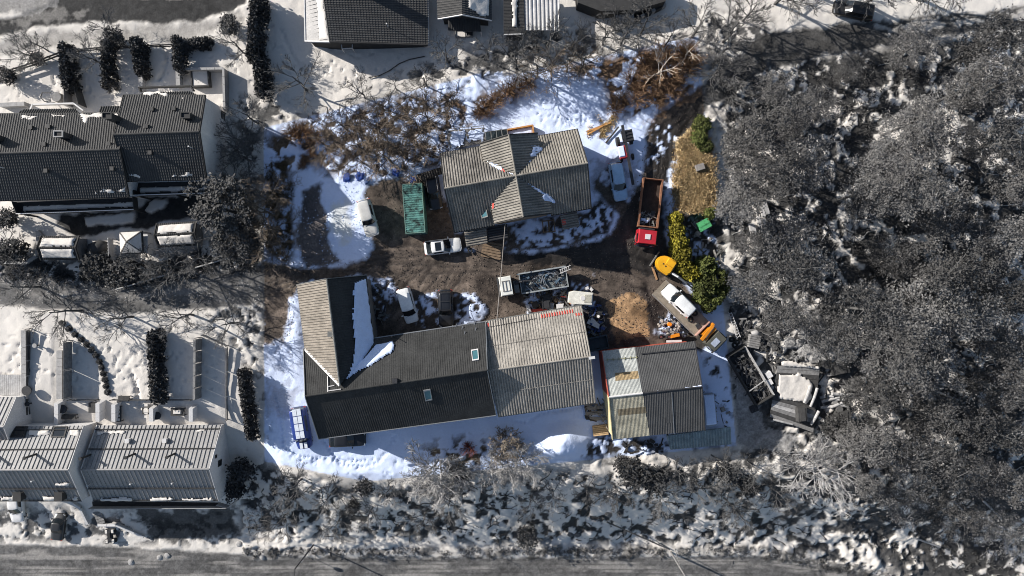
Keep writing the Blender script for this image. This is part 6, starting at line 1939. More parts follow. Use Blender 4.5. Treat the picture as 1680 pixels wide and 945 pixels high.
# hedges: every thuja is a plant of its own
TH = [lambda s=s: thuja(s) for s in (81, 82, 83)]
def hedge_line(x0, y0, x1, y1, n, s, labf, grp, sz=1.0):
    for i in range(n):
        t = i / max(1, n - 1)
        put('thuja', TH, x0 + (x1 - x0) * t + RG.uniform(-1, 1), y0 + (y1 - y0) * t, 1.5 * sz, labf % (ORD[i] if i < 20 else '%d.' % i), None, (s, s, sz), grp)
hedge_line(253, 552, 257, 652, 10, 1.15, 'dark clipped thuja in the garden hedge row, %s from the top', 'thuja row in the lower left gardens')
hedge_line(398, 612, 412, 715, 13, .9, 'dark pointed thuja left of the lot, %s from the top', 'thuja row beside the lot')
hedge_line(420, -5, 414, 90, 10, 1.25, 'tall dark thuja beside the top snow slope, %s from the top', 'tall hedge by the top snow slope', 1.3)
hedge_line(424, 100, 428, 148, 6, 1.2, 'tall dark thuja at the lower end of the top hedge, %s from its upper end', 'tall hedge by the top snow slope', 1.3)
hedge_line(108, 80, 114, 140, 6, 1.2, 'thuja in the first garden hedge from the left at the top, %s from the street', 'upper garden hedges')
hedge_line(176, 74, 176, 138, 6, 1.0, 'thuja in the second garden hedge from the left at the top, %s from the street', 'upper garden hedges')
hedge_line(224, 70, 232, 114, 5, 1.1, 'thuja in the third garden hedge from the left at the top, %s from the street', 'upper garden hedges')
hedge_line(291, 68, 294, 110, 5, 1.0, 'thuja in the fourth garden hedge from the left at the top, %s from the street', 'upper garden hedges')
hedge_line(304, 74, 340, 70, 5, .95, 'low round thuja along the street side of the upper gardens, %s from the left', 'upper street hedge', .7)
for i, (x, y) in enumerate(((104, 530), (114, 540), (124, 549), (134, 557), (143, 565), (151, 574), (158, 583), (164, 593), (168, 603), (171, 613), (173, 623), (175, 633), (177, 643))):
    put('thuja', TH, x, y, .3, 'low dark plant edging the curved garden path, %s from the top' % ORD[i], None, (.5, .5, .2), 'plants along the curved garden path')

# yellow-green conifers on the right side of the lot
CG = {'y': [lambda s=s: thuja(s, 2.6, 1.15, 'conifer_bush', leaf_yellow, n=95, per=16, size=.24, shape=.6, cat='bush') for s in (91, 92)],
      'g': [lambda s=s: thuja(s, 3.0, 1.45, 'conifer_bush', leaf_green, n=120, per=16, size=.27, shape=.55, cat='bush') for s in (93, 94)]}
for i, (x, y, s) in enumerate([(1110, 358, .8), (1112, 378, .95), (1116, 398, 1.0), (1112, 412, .8), (1122, 416, 1.0), (1124, 436, .95), (1136, 448, .9), (1148, 452, .7)]):
    put('cy', CG['y'], x, y, 1.8, 'yellow-green conifer bush in the hedge beside the red-cabbed truck, %s from the top' % ORD[i], None, s, 'yellow-green hedge')
for i, (x, y, s) in enumerate([(1160, 440, 1.0), (1176, 456, 1.0), (1158, 470, 1.05), (1174, 484, .9), (1152, 488, .7), (1186, 474, .7), (1164, 500, .7)]):
    put('cg', CG['g'], x, y, 2.0, 'deep green conifer bush above the recovery truck, %s of the clump' % ORD[i], None, s, 'green conifers above the recovery truck')
for i, (x, y, s) in enumerate([(1152, 204, (.8, .8, .35)), (1147, 226, (.8, .7, .3)), (1160, 240, (.5, .6, .3)), (1166, 350, .55)]):
    put('cg', CG['g'], x, y, 1.8, ['green conifer bush at the top of the straw-coloured bank', 'larger green conifer bush on the straw-coloured bank', 'green conifer bush on the right side of the straw-coloured bank', 'small green conifer beside the bright green bin', 'low green conifer under the larger ones on the straw bank', 'lowest small conifer on the straw bank'][i], None, s)
# straw grass on the bank, heather and tufts
TU = [lambda s=s: tuft(s) for s in (95, 96)]
def stuff_grass(name, poly, n, h, mat, seed, lean=.45, wid=.035, thr=.40):
    rg = np.random.default_rng(seed)
    poly = np.array(poly, float); lo, hi = poly.min(0), poly.max(0)
    pts = []
    while len(pts) < n:
        q = rg.uniform(lo, hi, (n * 2, 2)); q = q[sdf(poly, q[:, 0], q[:, 1]) + rg.normal(0, 4, len(q)) > 0]
        keep = fbm(q[:, 0] / 13, q[:, 1] / 13, 1.6, 3, seed + 300) > thr
        pts += list(q[keep])
    pts = pts[:n]
    b = np.array([tuple(GS(x, y)) for x, y in pts[:n // 8]])
    b = np.repeat(b, 8, 0)[:n] + rg.normal(0, .14, (min(n, len(b) * 8), 3)) * np.array([1, 1, 0])
    n = len(b)
    d = rg.normal(0, lean, (n, 3)); d[:, 2] = rg.uniform(.4, 1, n); d *= h * rg.uniform(.6, 1.3, (n, 1))
    a = rg.uniform(0, 6.283, n); w = np.stack([-np.sin(a), np.cos(a), np.zeros(n)], 1) * wid
    V = np.stack([b - w, b + w, b + d * .6 + w * .8, b + d - np.array([0, 0, .12])], 1).reshape(-1, 3)
    o = np_mesh(name, V, np.arange(n * 4).reshape(-1, 4), mat)
    o['kind'] = 'stuff'
    return o
stuff_grass('dry_grass', [(1112, 235), (1150, 200), (1168, 250), (1178, 350), (1150, 350), (1108, 345), (1102, 300)], 26000, .4, straw, 1, thr=.1)
stuff_grass('dry_weeds', [(440, 270), (480, 262), (480, 330), (470, 420), (436, 425)], 4000, .5, M('weed_green_brown', (.20, .15, .08), .9, .4, .8, 0, island=.5), 2)
stuff_grass('dry_weeds', [(975, 200), (1000, 205), (1010, 190), (990, 225), (965, 225)], 1200, .45, straw, 3)
stuff_grass('heather', [(400, 770), (600, 803), (1210, 760), (1300, 830), (1300, 895), (800, 890), (400, 880)], 3000, .28, heath, 4, .6, .05)
stuff_grass('verge_grass', [(400, 898), (800, 900), (1240, 898), (1480, 945), (1470, 955), (1240, 911), (800, 913), (400, 911)], 5000, .3, heath, 5, .6, .04)
stuff_grass('forest_undergrowth', [(1185, 120), (1680, 80), (1680, 945), (1520, 945), (1290, 790), (1400, 700), (1400, 580), (1290, 480), (1195, 460)], 26000, .5, M('undergrowth_grey', g(.075), .9, .4, .8, 0, island=.5), 6, .6, .06)
stuff_grass('undergrowth', [(500, 190), (620, 165), (750, 150), (760, 220), (710, 270), (640, 290), (540, 280)], 4000, .35, M('undergrowth_brown', (.13, .09, .06), .9, .4, .8, 0, island=.5), 7, .7, .03)
stuff_grass('roadside_weeds', [(0, 420), (120, 436), (300, 424), (430, 400), (430, 440), (200, 470), (0, 458)], 9000, .45, heath, 8, .6, .04)

# rocks of the slope
rg = random.Random(9)
def boulder(seed):
    r_ = random.Random(seed)
    bm = bmesh.new(); bmesh.ops.create_icosphere(bm, subdivisions=2, radius=1)
    for v in bm.verts:
        n = mnoise.noise(v.co * 1.3 + Vector((seed, 0, 0))) * .35 + mnoise.noise(v.co * 3 + Vector((0, seed, 0))) * .14
        v.co *= 1 + n
        v.co.z *= .62
    me = bpy.data.meshes.new('boulder'); bm.to_mesh(me); bm.free()
    me.materials.append(M('rock_grey', g(.13), .9, .4, 1.5, .5))
    o = bpy.data.objects.new('boulder', me); COL.objects.link(o)
    return tag(o, None, 'boulder')
BO = [lambda s=s: boulder(s) for s in (1, 2, 3, 4)]
spots = []
while len(spots) < 42:
    x = rg.uniform(400, 1480); y = rg.uniform(775, 885) if x < 1240 else rg.uniform(830, 930)
    if x > 1240 and y < 830 + (x - 1240) * .1: continue
    if in_lot(x, y - 8): continue
    spots.append((x, y))
spots.sort()
names = ['at the left end of the rocky slope', 'below the bend of the lot edge', 'below the pale twiggy tree', 'below the workshop hall', 'below the two-tone shed', 'below the timber yard', 'beside the large pale tree', 'at the forest foot']
cnt = {}
for x, y in spots:
    z = names[min(7, int((x - 400) / 140))]; cnt[z] = cnt.get(z, 0) + 1
    s = rg.uniform(.22, .5)
    put('boulder', BO, x, y, 0, 'grey boulder %s, %s from the left' % (z, ORD[cnt[z] - 1]), None, (s * rg.uniform(.8, 1.4), s, s * .9), 'boulders of the rocky slope')

def fallen_twigs(name, poly, n, mat, seed, r0=.05, lmin=.8, lmax=2.6):
    """crooked dead stems lying over the snow, too tangled to count"""
    rgx = random.Random(seed); poly = np.array(poly, float); lo, hi = poly.min(0), poly.max(0)
    m = MB(); k = 0
    while k < n:
        x, y = rgx.uniform(lo[0], hi[0]), rgx.uniform(lo[1], hi[1])
        if sdf(poly, np.array([x]), np.array([y]))[0] < 0: continue
        k += 1
        p = GS(x, y); a = rgx.gauss(.3, .8); L = rgx.uniform(lmin, lmax); q = Vector((p.x, p.y, 0)); pts = []
        for i in range(5):
            pts.append(Vector((q.x, q.y, surf(q.x, q.y) + rgx.uniform(.0, .16)))); a += rgx.gauss(0, .5)
            q += Vector((math.cos(a), math.sin(a), 0)) * L / 4
        m.tube(pts, [r0, r0 * .9, r0 * .8, r0 * .6, r0 * .3], 4, cap=False)
        for b in range(2):
            j = rgx.randrange(1, 4); a2 = a + rgx.choice((-1, 1)) * rgx.uniform(.5, 1.2); e = pts[j] + Vector((math.cos(a2), math.sin(a2), 0)) * L * .3
            e.z = surf(e.x, e.y) + .1; m.tube([pts[j], e], [r0 * .6, r0 * .25], 3, cap=False)
    o = m.build(name, mat, None); o['kind'] = 'stuff'
fallen_twigs('fallen_branches', [(400, 775), (600, 805), (1200, 765), (1300, 830), (1400, 900), (800, 885), (400, 878)], 150, M('dead_wood_dark', g(.03), .9, .3), 1, .06)
fallen_twigs('fallen_branches', [(1190, 130), (1670, 80), (1670, 930), (1520, 930), (1300, 790), (1410, 700), (1410, 590), (1290, 480), (1200, 460)], 160, M('dead_wood_pale', g(.30), .9, .3), 2, .06, 1, 3.5)
fallen_twigs('fallen_branches', [(480, 200), (620, 165), (750, 150), (760, 215), (700, 275), (640, 290), (540, 280)], 90, bark_in, 3, .04)

def grit(name, poly, n, smin, smax, mat, seed, cond=None):
    """stones and clods, tens of thousands of them, joined"""
    rgx = np.random.default_rng(seed); poly = np.array(poly, float); lo, hi = poly.min(0), poly.max(0)
    pts = rgx.uniform(lo, hi, (n * 4, 2)); pts = pts[sdf(poly, pts[:, 0], pts[:, 1]) > 0]
    k = fbm(pts[:, 0] / 13, pts[:, 1] / 13, 1.8, 3, seed + 500)
    pts = pts[k + rgx.normal(0, .1, len(k)) > .50][:n]
    V = []; F = []
    for x, y in pts:
        p = GS(x, y); s = rgx.uniform(smin, smax); a = rgx.uniform(0, 6.28)
        ca, sa = math.cos(a) * s, math.sin(a) * s
        o = len(V)
        for i, j in ((-1, -.7), (.9, -.8), (1, .8), (-.8, .9)):
            V.append((p.x + ca * i - sa * j, p.y + sa * i + ca * j, p.z - .03))
        for i, j in ((-.55, -.4), (.5, -.45), (.6, .4), (-.4, .5)):
            V.append((p.x + ca * i - sa * j, p.y + sa * i + ca * j, p.z + s * .9))
        F += [(o + 4, o + 5, o + 6, o + 7), (o, o + 1, o + 5, o + 4), (o + 1, o + 2, o + 6, o + 5), (o + 2, o + 3, o + 7, o + 6), (o + 3, o, o + 4, o + 7)]
    np_mesh(name, V, F, mat)['kind'] = 'stuff'
YARD = [(434, 430), (600, 424), (620, 380), (610, 310), (700, 294), (745, 385), (830, 412), (1000, 384), (1046, 300), (1060, 210), (1142, 150), (1150, 205), (1100, 300), (1100, 420), (1150, 540), (990, 575), (900, 520), (800, 530), (620, 545), (606, 456), (490, 466), (476, 560), (434, 566)]
grit('gravel', YARD, 5200, .025, .075, M('gravel_stone', (.14, .115, .095), .9, .4, 1, 0, island=.6), 11)
grit('gravel', YARD, 500, .04, .10, M('dark_clod', (.06, .045, .036), .9, .4, 1, 0, island=.5), 12)
grit('snow_clods', [(440, 290), (600, 300), (615, 400), (560, 440), (440, 430)], 400, .03, .09, snow_in, 14)
grit('snow_clods', [(-20, 455), (430, 440), (430, 495), (-20, 500)], 400, .03, .08, snow_out, 15)
# ------------------------------------------------------------------ fences, sheds, timber and clutter
def fence(name, label, pts, h, mat, post_mat=None, step=1.8, boards=3, solid=False, cat='fence', th=.05):
    p = [GS(x, y, h) for x, y in pts]
    r = thing(name, label, cat, p[0], 0, None, world=True)
    for a, b in zip(p[:-1], p[1:]):
        L = (b - a).length; k = max(1, int(L / step))
        for i in range(k + 1):
            q = a.lerp(b, i / k)
            MB().box(q + Vector((0, 0, h / 2 - .1)), (.1, .1, h + .3), math.atan2((b - a).y, (b - a).x)).build('post', post_mat or mat, r)
        for i in range(k):
            u, v = a.lerp(b, i / k + .02), a.lerp(b, (i + .98) / k)
            if solid:
                MB().bar(u + Vector((0, 0, h / 2)), v + Vector((0, 0, h / 2)), th, h).build('panel', mat, r)
            else:
                for j in range(boards):
                    z = Vector((0, 0, h * (j + .7) / boards)); MB().bar(u + z, v + z, th * .7, h / boards * (.62 if boards < 6 else .95)).build('board', mat, r)
    return r

def low_wall(label, pts, h, w, mat, name='garden_wall', cat='wall'):
    p = [GS(x, y, h) for x, y in pts]
    r = thing(name, label, cat, p[0], 0, None, world=True)
    for a, b in zip(p[:-1], p[1:]):
        L = (b - a).length; k = max(1, int(L / 1.0))
        for i in range(k):
            u, v = a.lerp(b, i / k), a.lerp(b, (i + .97) / k)
            MB().bar(u + Vector((0, 0, h / 2 - .15)), v + Vector((0, 0, h / 2 - .15)), w, h + .3).build('block', mat, r)
    return r

def one(name, label, cat, mb, mat, loc=None, rz=0, group=None):
    o = mb.build(name, mat, None)
    if loc is not None: o.location = loc
    o.rotation_euler.z = rz
    return tag(o, label, cat, group)

# upper left gardens
fence('fence', 'dark board fence between the upper left street and the gardens', [(-5, 120), (50, 103), (105, 82), (180, 76), (232, 74), (288, 72), (345, 62)], 1.1, wood_dark_out, boards=2)
low_wall('double garden wall beside the stepped-up tiled house', [(298, 113), (366, 112), (368, 180)], 1.2, .28, wall_grey)
low_wall('low pale wall between the two middle upper gardens', [(231, 118), (230, 148)], .8, .5, concrete)
low_wall('low pale wall dividing the right upper gardens', [(291, 114), (292, 142)], .8, .5, concrete)
low_wall('pale terrace wall behind the lower tiled house', [(0, 172), (40, 170)], .9, .5, concrete)
fence('fence', 'wooden screen fence behind the lower tiled house', [(104, 142), (105, 170)], 1.7, wood_grey_out, solid=True, step=1.4)
fence('fence', 'dark wooden screen with planters behind the lower tiled house', [(119, 140), (128, 170)], 1.7, wood_dark_out, solid=True, step=1.2)
fence('fence', 'dark thin fence along the end wall of the stepped-up tiled house', [(363, 182), (364, 262), (365, 306)], 1.3, wood_dark_out, step=2.2, boards=2)
q = GS(328, 128, .7)
r = thing('hot_tub', 'square snow-filled tub with dark rim in the upper right garden', 'tub', q, .05)
for a, b, sx, sy in ((0, 1, 2.2, .16), (0, -1, 2.2, .16), (1, 0, .16, 2.0), (-1, 0, .16, 2.0)):
    MB().box((a * 1.05, b * 1.0, .35), (sx, sy, .8)).build('side_board', wood_dark_out, r)
MB().box((0, 0, .3), (1.9, 1.8, .7), 0, .97).build('snow_fill', snow_out, r)
q = GS(95, 160, .5)
r = thing('hot_tub', 'round tub with a curved rail behind the lower tiled house', 'tub', q, 0)
MB().cyl((0, 0, .4), .6, .9, n=18).build('barrel', wood_grey_out, r)
MB().tube([(-.6, -.5, .9), (-1.4, -.6, .9), (-1.9, -.1, .9), (-1.7, .5, .9), (-.6, .5, .9)], .07, 6).build('rail', metal_dark, r)
for lab, x, y, s in (('dark square bin beside the fence at the stepped-up house', 362, 214, .55), ('second, paler bin frame below the dark one at the stepped-up house', 366, 232, .5)):
    m = MB(); m.box((0, 0, .5), (s * 1.2, s * 1.6, 1.0), 0, 1.05); m.box((0, 0, 1.05), (s * 1.3, s * 1.7, .08))
    one('bin', lab, 'bin', m, metal_dark if s > .52 else wall_grey, GS(x, y, .8))
q = GS(205, 360, 0)

# snow-roofed sheds and gazebo on the left
def snow_shed(label, px, py, L, W, rz, hip=False, name='shed'):
    q = GS(px, py, 2.0); r = thing(name, label, 'shed' if not hip else 'gazebo', q, rz)
    if hip:
        m = MB(); tip = (0, 0, 3.2); c = [(-L / 2, -W / 2, 2.1), (L / 2, -W / 2, 2.1), (L / 2, W / 2, 2.1), (-L / 2, W / 2, 2.1)]
        for i in range(4):
            m = MB(); m.slab([Vector(c[i]), Vector(c[(i + 1) % 4]), Vector(tip)], (Vector(c[(i + 1) % 4]) - Vector(c[i])).cross(Vector(tip) - Vector(c[i])).normalized(), -.06, 0); m.build('roof_slope', wall_dark, r)
            k = [Vector(c[i]).lerp(Vector(tip), .12), Vector(c[(i + 1) % 4]).lerp(Vector(tip), .12), Vector(tip)]
            mid = sum(k, Vector()) / 3; k = [p.lerp(mid, .07) for p in k]
            m = MB(); m.slab(k, (k[1] - k[0]).cross(k[2] - k[0]).normalized(), 0, .13); m.build('snow_cover', snow_out, r)
        for p in c: MB().bar((p[0] * .88, p[1] * .88, -.2), (p[0] * .88, p[1] * .88, 2.1), .12, .12).build('post', wood_grey_out, r)
    else:
        hr_, hz = 2.9, 2.15
        for sg in (-1, 1):
            k = [Vector((-L / 2, sg * W / 2, hz)), Vector((L / 2, sg * W / 2, hz)), Vector((L / 2, 0, hr_)), Vector((-L / 2, 0, hr_))]
            n = (k[1] - k[0]).cross(k[3] - k[0]).normalized(); n = n if n.z > 0 else -n
            m = MB(); ribbed(m, k, Vector((1, 0, 0)), .25, FINE); m.build('roof_slope', wall_dark, r)
            kk = [Vector((-L / 2 + .3, sg * (W / 2 - .28), 0)), Vector((L / 2 - .3, sg * (W / 2 - .28), 0)), Vector((L / 2 - .3, sg * .12, 0)), Vector((-L / 2 + .3, sg * .12, 0))]
            kk = [Vector((p.x, p.y, hr_ - (hr_ - hz) * abs(p.y) / (W / 2))) for p in kk]
            blanket('snow_cover', snow_out, r, kk[0], n, None, .22, .1, RG.randrange(90), .07, real=kk)
        for sx in (-1, 1): 
            for sg in (-1, 1): MB().bar((sx * L / 2, sg * W / 2, hz), (sx * L / 2, 0, hr_), .12, .2).build('barge_board', wall_dark, r)
        m = MB(); wallset(m, [(-L / 2 + .3, -W / 2 + .25), (L / 2 - .3, -W / 2 + .25), (L / 2 - .3, 0), (L / 2 - .3, W / 2 - .25), (-L / 2 + .3, W / 2 - .25), (-L / 2 + .3, 0)], [hz, hz, hr_ - .1, hz, hz, hr_ - .1], -.3); m.build('wall', wood_grey_out, r)
    return r
snow_shed('left snow-roofed garden shed beside the curved wall', 100, 407, 4.7, 3.0, .0)
snow_shed('right snow-roofed garden shed, above the lane', 292, 385, 4.9, 3.0, .06)
snow_shed('small pyramid-roofed gazebo between the two snow-roofed sheds', 217, 398, 2.9, 2.8, .05, True, 'gazebo')
one('storage_box', 'narrow pale storage box against the gazebo', 'box', MB().box((0, 0, .7), (.8, 2.4, 1.4), 0, .96), trim_light, GS(240, 400, 1.0))
fence('pergola', 'slatted pergola screen left of the gazebo', [(177, 391), (178, 420)], 1.8, trim_light, step=.35, boards=1, cat='pergola')
q = GS(160, 407, .6)
r = thing('boat_cover', 'dark tarpaulin draped over a low frame beside the left shed', 'tarpaulin', q, .3)
m = MB(); m.tube([(-1.4, 0, .25), (-.6, 0, .6), (.5, 0, .7), (1.4, 0, .35)], [.35, .85, .9, .4], 10); m.build('cover', wood_dark_out, r, True)
low_wall('curved stone edging left of the snow-roofed shed', [(70, 392), (60, 378), (62, 402), (58, 420), (40, 432), (0, 430)], .5, .35, concrete)
m = MB(); a, b = GS(383, 421, .3), GS(321, 439, .3); m.tube([a + Vector((0, 0, .3)), b + Vector((0, 0, .3))], .09, 6)
one('pole', 'pale pole lying on the snowbank above the lane, upper piece', 'pole', m, wood_light_out)
m = MB(); a, b = GS(272, 451, .3), GS(190, 475, .3); m.tube([a + Vector((0, 0, .3)), b + Vector((0, 0, .3))], .09, 6)
one('pole', 'pale pole lying on the snowbank above the lane, lower piece', 'pole', m, wood_light_out)

# lower left gardens
low_wall('pale broad wall along the leftmost lower garden', [(38, 542), (39, 655)], .6, .6, concrete)
low_wall('pale broad wall beside the slatted fence of the lower gardens', [(97, 575), (97, 655)], .6, .7, concrete)
fence('fence', 'thin dark fence line left in the lower gardens', [(43, 540), (43, 690)], .9, wood_dark_out, boards=2)
fence('fence', 'slatted fence in the second lower garden throwing a grid shadow', [(104, 560), (104, 655)], 1.7, wood_grey_out, step=2.4, boards=7)
fence('fence', 'tall timber wall right of the thuja row', [(319, 555), (318, 656)], 1.8, wood_grey_out, solid=True, step=1.5, th=.3)
fence('fence', 'wire fence closing the lower gardens on the right', [(330, 550), (370, 568), (370, 690)], .9, wood_grey_out, boards=2, step=2.5)
fence('fence', 'low dark fence across the gardens below the thuja row', [(180, 657), (270, 657), (312, 657)], 1.0, wood_dark_out, boards=2)
fence('fence', 'low dark fence across the garden of the slatted fence', [(110, 657), (155, 657)], .9, wood_dark_out, boards=2)
for i, (x, y0, y1) in enumerate(((92, 660, 695), (160, 660, 690), (186, 662, 690), (248, 668, 690), (313, 668, 690))):
    low_wall('short pale terrace wall behind the town houses, %s from the left' % ORD[i], [(x, y0), (x, y1)], 1.3, .5, wall_white)
q = GS(15, 632, .4)
r = thing('deck', 'pale timber deck at the left edge of the lower gardens', 'deck', q, 0)
for i in range(12): MB().box((-1.3 + i * .235, 0, .15), (.21, 2.6, .1)).build('plank', wood_light_out, r)
for lab, x, y, s in (('round dark barbecue left in the lower gardens', 44, 641, .6), ('smaller dark pot below the barbecue', 45, 663, .3), ('round dark table in the second lower garden', 103, 671, .55), ('pale round pot at the top of the leftmost lower garden', 57, 567, .28), ('dark round chair beside the fifth terrace wall', 258, 682, .5)):
    r = thing('round_table', lab, 'table', GS(x, y, .7), 0)
    MB().cyl((0, 0, .75), s, .1, n=16).build('top', metal_dark if 'pale' not in lab else concrete, r)
    MB().cyl((0, 0, .35), s * .3, .8, n=8).build('leg', metal_dark, r)
for lab, x, y, w, d in (('dark garden bench box by the low fence', 203, 654, 1.4, .7), ('shelf of four dark cells against the terrace wall', 194, 679, .7, 2.0), ('snow-topped garden chair right of the shelf', 240, 674, 1.1, .9), ('snow-topped garden table in the right lower garden', 291, 676, 1.7, 1.0), ('dark garden bench below the round table', 112, 684, 1.8, .6), ('grey frame bed in the second lower garden', 151, 669, .9, 1.3)):
    r = thing('garden_furniture', lab, 'furniture', GS(x, y, .6), 0)
    MB().box((0, 0, .55), (w, d, .12)).build('top', wood_dark_out, r)
    for sx in (-1, 1):
        for sy in (-1, 1): MB().box((sx * (w / 2 - .08), sy * (d / 2 - .08), .2), (.1, .1, .7)).build('leg', wood_dark_out, r)
    if 'snow' in lab: MB().box((0, 0, .68), (w * .6, d * .5, .16), 0, .8).build('snow_cover', snow_out, r)
    if 'shelf' in lab:
        for k in range(4): MB().box((0, -.72 + .48 * k, .64), (.4, .3, .1)).build('cell', snow_out, r)
# front of the town houses
q = GS(70, 800, 2.3)
r = thing('porch', 'pale flat porch roof in front of the left town house', 'porch', q, 0)
MB().box((0, 0, 2.2), (4.4, 1.0, .12)).build('roof', trim_light, r)
for x in (-2, 2): MB().box((x, -.35, 1.0), (.14, .14, 2.3)).build('post', trim_light, r)
low_wall('snow-white stone edging slanting down from the porch to the parking strip', [(95, 812), (130, 834), (143, 860)], .5, .3, trim_light)
low_wall('snow-white stone edging in front of the right town house', [(160, 862), (190, 862), (235, 882)], .5, .3, trim_light)
q = GS(158, 843, .3)
r = thing('steps', 'narrow timber steps below the gap between the town houses', 'steps', q, .35)
for k in range(8): MB().box((0, 1.4 - k * .4, .1 - .02 * k), (1.0, .34, .12)).build('step', wood_grey_out, r)
rg2 = random.Random(4)
for i, (x, y) in enumerate(((262, 915), (275, 912), (430, 914), (215, 922), (393, 892))):
    p = GS(x, y); bm = bmesh.new(); bmesh.ops.create_icosphere(bm, subdivisions=2, radius=.42)
    for v in bm.verts: v.co *= 1 + mnoise.noise(v.co * 2 + Vector((i, 0, 0))) * .4; v.co.z *= .5
    me = bpy.data.meshes.new('snow_lump'); bm.to_mesh(me); bm.free(); me.materials.append(M('soiled_snow', g(.34), .85, .2, 2, .3))
    o = bpy.data.objects.new('snow_lump', me); COL.objects.link(o); o.location = p
    tag(o, 'ploughed snow lump beside the southern road, %s in order from the left end' % ORD[i], 'snow lump', 'ploughed snow lumps')

# lamp post, sign and utility pole on the southern road
p = G(515, 893)
r = thing('street_lamp', 'tall dark street lamp at the edge of the southern road, leaning left in view', 'street lamp', p)
MB().tube([(0, 0, -.3), (0, 0, 8.2)], [.11, .07], 8).build('pole', metal_dark, r)
MB().tube([(0, 0, 8.1), (0, -.6, 8.4), (0, -1.3, 8.45)], .05, 6).build('arm', metal_dark, r)
MB().box((0, -1.5, 8.42), (.28, .7, .14)).build('lamp_head', metal_grey, r)
p = G(503, 911)
r = thing('road_sign', 'round road sign on a thin post right beside the street lamp', 'road sign', p, .5)
MB().tube([(0, 0, -.2), (0, 0, 2.5)], .035, 6).build('post', metal_grey, r)
MB().cyl((0, .05, 2.3), .34, .03, Vector((0, 1, 0)), 18).build('sign_plate', metal_grey, r)
p = G(1100, 905)
r = thing('utility_pole', 'wooden utility pole with a crossbar beside the southern road', 'utility pole', p)
MB().tube([(0, 0, -.3), (0, 0, 8.0)], [.15, .11], 8).build('pole', wood_grey_out, r)
MB().bar((-.9, 0, 7.6), (.9, 0, 7.6), .1, .12).build('crossbar', wood_grey_out, r)
MB().tube([(.6, .5, -.2), (.05, 0, 5.5)], .05, 6).build('stay', wood_grey_out, r)
# overhead cable
a, b = P(829, 366, 4.6), P(815, 527, 4.9)
pts = [a.lerp(b, i / 12) - Vector((0, 0, 1.1 * (1 - (2 * i / 12 - 1) ** 2))) for i in range(13)]
one('overhead_cable', 'thin overhead cable sagging across the yard from the house to the barn', 'cable', MB().tube(pts, .045, 5), M('cable_grey', (.32, .29, .26), .7, .1))
pts = [GS(x, y) + Vector((0, 0, .12)) for x, y in ((605, 128), (622, 125), (640, 116), (655, 105), (672, 98), (697, 93))]
one('hose', 'dark hose curving across the snow below the big dark tiled house', 'hose', MB().tube(pts, .06, 6), trim_dark)

# around the house
q = GS(900, 371, .5)
r = thing('hand_cart', 'wooden pallet frame lying in the snow south of the house', 'pallet', q, heading(20, -2))
for x in (-.7, .7): MB().bar((x, -.8, .3), (x, .8, .3), .14, .14).build('bearer', brown_wood, r)
for y in (-.7, 0, .1, .75): MB().bar((-.8, y, .42), (.8, y, .42), .13, .1).build('slat', brown_wood, r)
q = GS(806, 411, .4)
r = thing('steps', 'wooden entrance steps below the ribbed porch roof', 'steps', q, heading(-6, 30))
for k in range(6): MB().bar((-1.5, -.9 + k * .34, .5 - k * .07), (1.2, -.9 + k * .34, .5 - k * .07), .28, .08).build('step', brown_wood, r)
q = GS(771, 411, .4)
o = MB().torus((0, 0, 0), .24, .1, Vector((.4, .2, 1)).normalized(), 14, 7).build('tyre', rubber, None, True); o.location = q + Vector((0, 0, .3)); tag(o, 'single tyre leaning at the corner of the ribbed porch', 'tyre')
for i, (x, y, rz, L, lab) in enumerate(((982, 209, .35, 3.2, 'orange-brown plank on the bank north-east of the house'), (976, 214, .5, 2.2, 'shorter orange-brown plank beside the long one north-east of the house'), (1004, 222, .9, 2.6, 'dark plank leaning by the old tractor'))):
    one('plank', lab, 'plank', MB().bar((-L / 2, 0, .15), (L / 2, 0, .25), .2, .08), orange_wood if i < 2 else dark_wood, GS(x, y), rz)
blue = M('blue_tarp', (.03, .08, .32), .6, .4, 2, .3)
for i, (x, y, s, lab) in enumerate(((570, 292, .45, 'crumpled blue tarpaulin left in the undergrowth'), (590, 289, .5, 'crumpled blue tarpaulin in the middle of the undergrowth'), (602, 296, .35, 'small blue scrap right of the crumpled tarpaulins'), (650, 283, .42, 'bright blue bundle above the green container'), (682, 299, .35, 'small blue object at the upper end of the container'))):
    bm = bmesh.new(); bmesh.ops.create_icosphere(bm, subdivisions=3, radius=s)
    for v in bm.verts: v.co *= 1 + mnoise.noise(v.co * 3.2 + Vector((i * 9, 0, 0))) * .9; v.co.z = max(-.05, v.co.z * .28)
    me = bpy.data.meshes.new('tarpaulin'); bm.to_mesh(me); bm.free(); me.materials.append(blue if i != 2 else M('blue_dim', (.06, .10, .22), .6, .4, 2, .3))
    o = bpy.data.objects.new('tarpaulin', me); COL.objects.link(o); o.location = GS(x, y, .2) + Vector((0, 0, .15 if i != 4 else 2.7)); tag(o, lab, 'tarpaulin')
one('crate', 'grey wooden box on the straw-coloured bank', 'crate', MB().box((0, 0, .3), (1.1, .8, .6), .3, .95), grey_wood, GS(1147, 275))
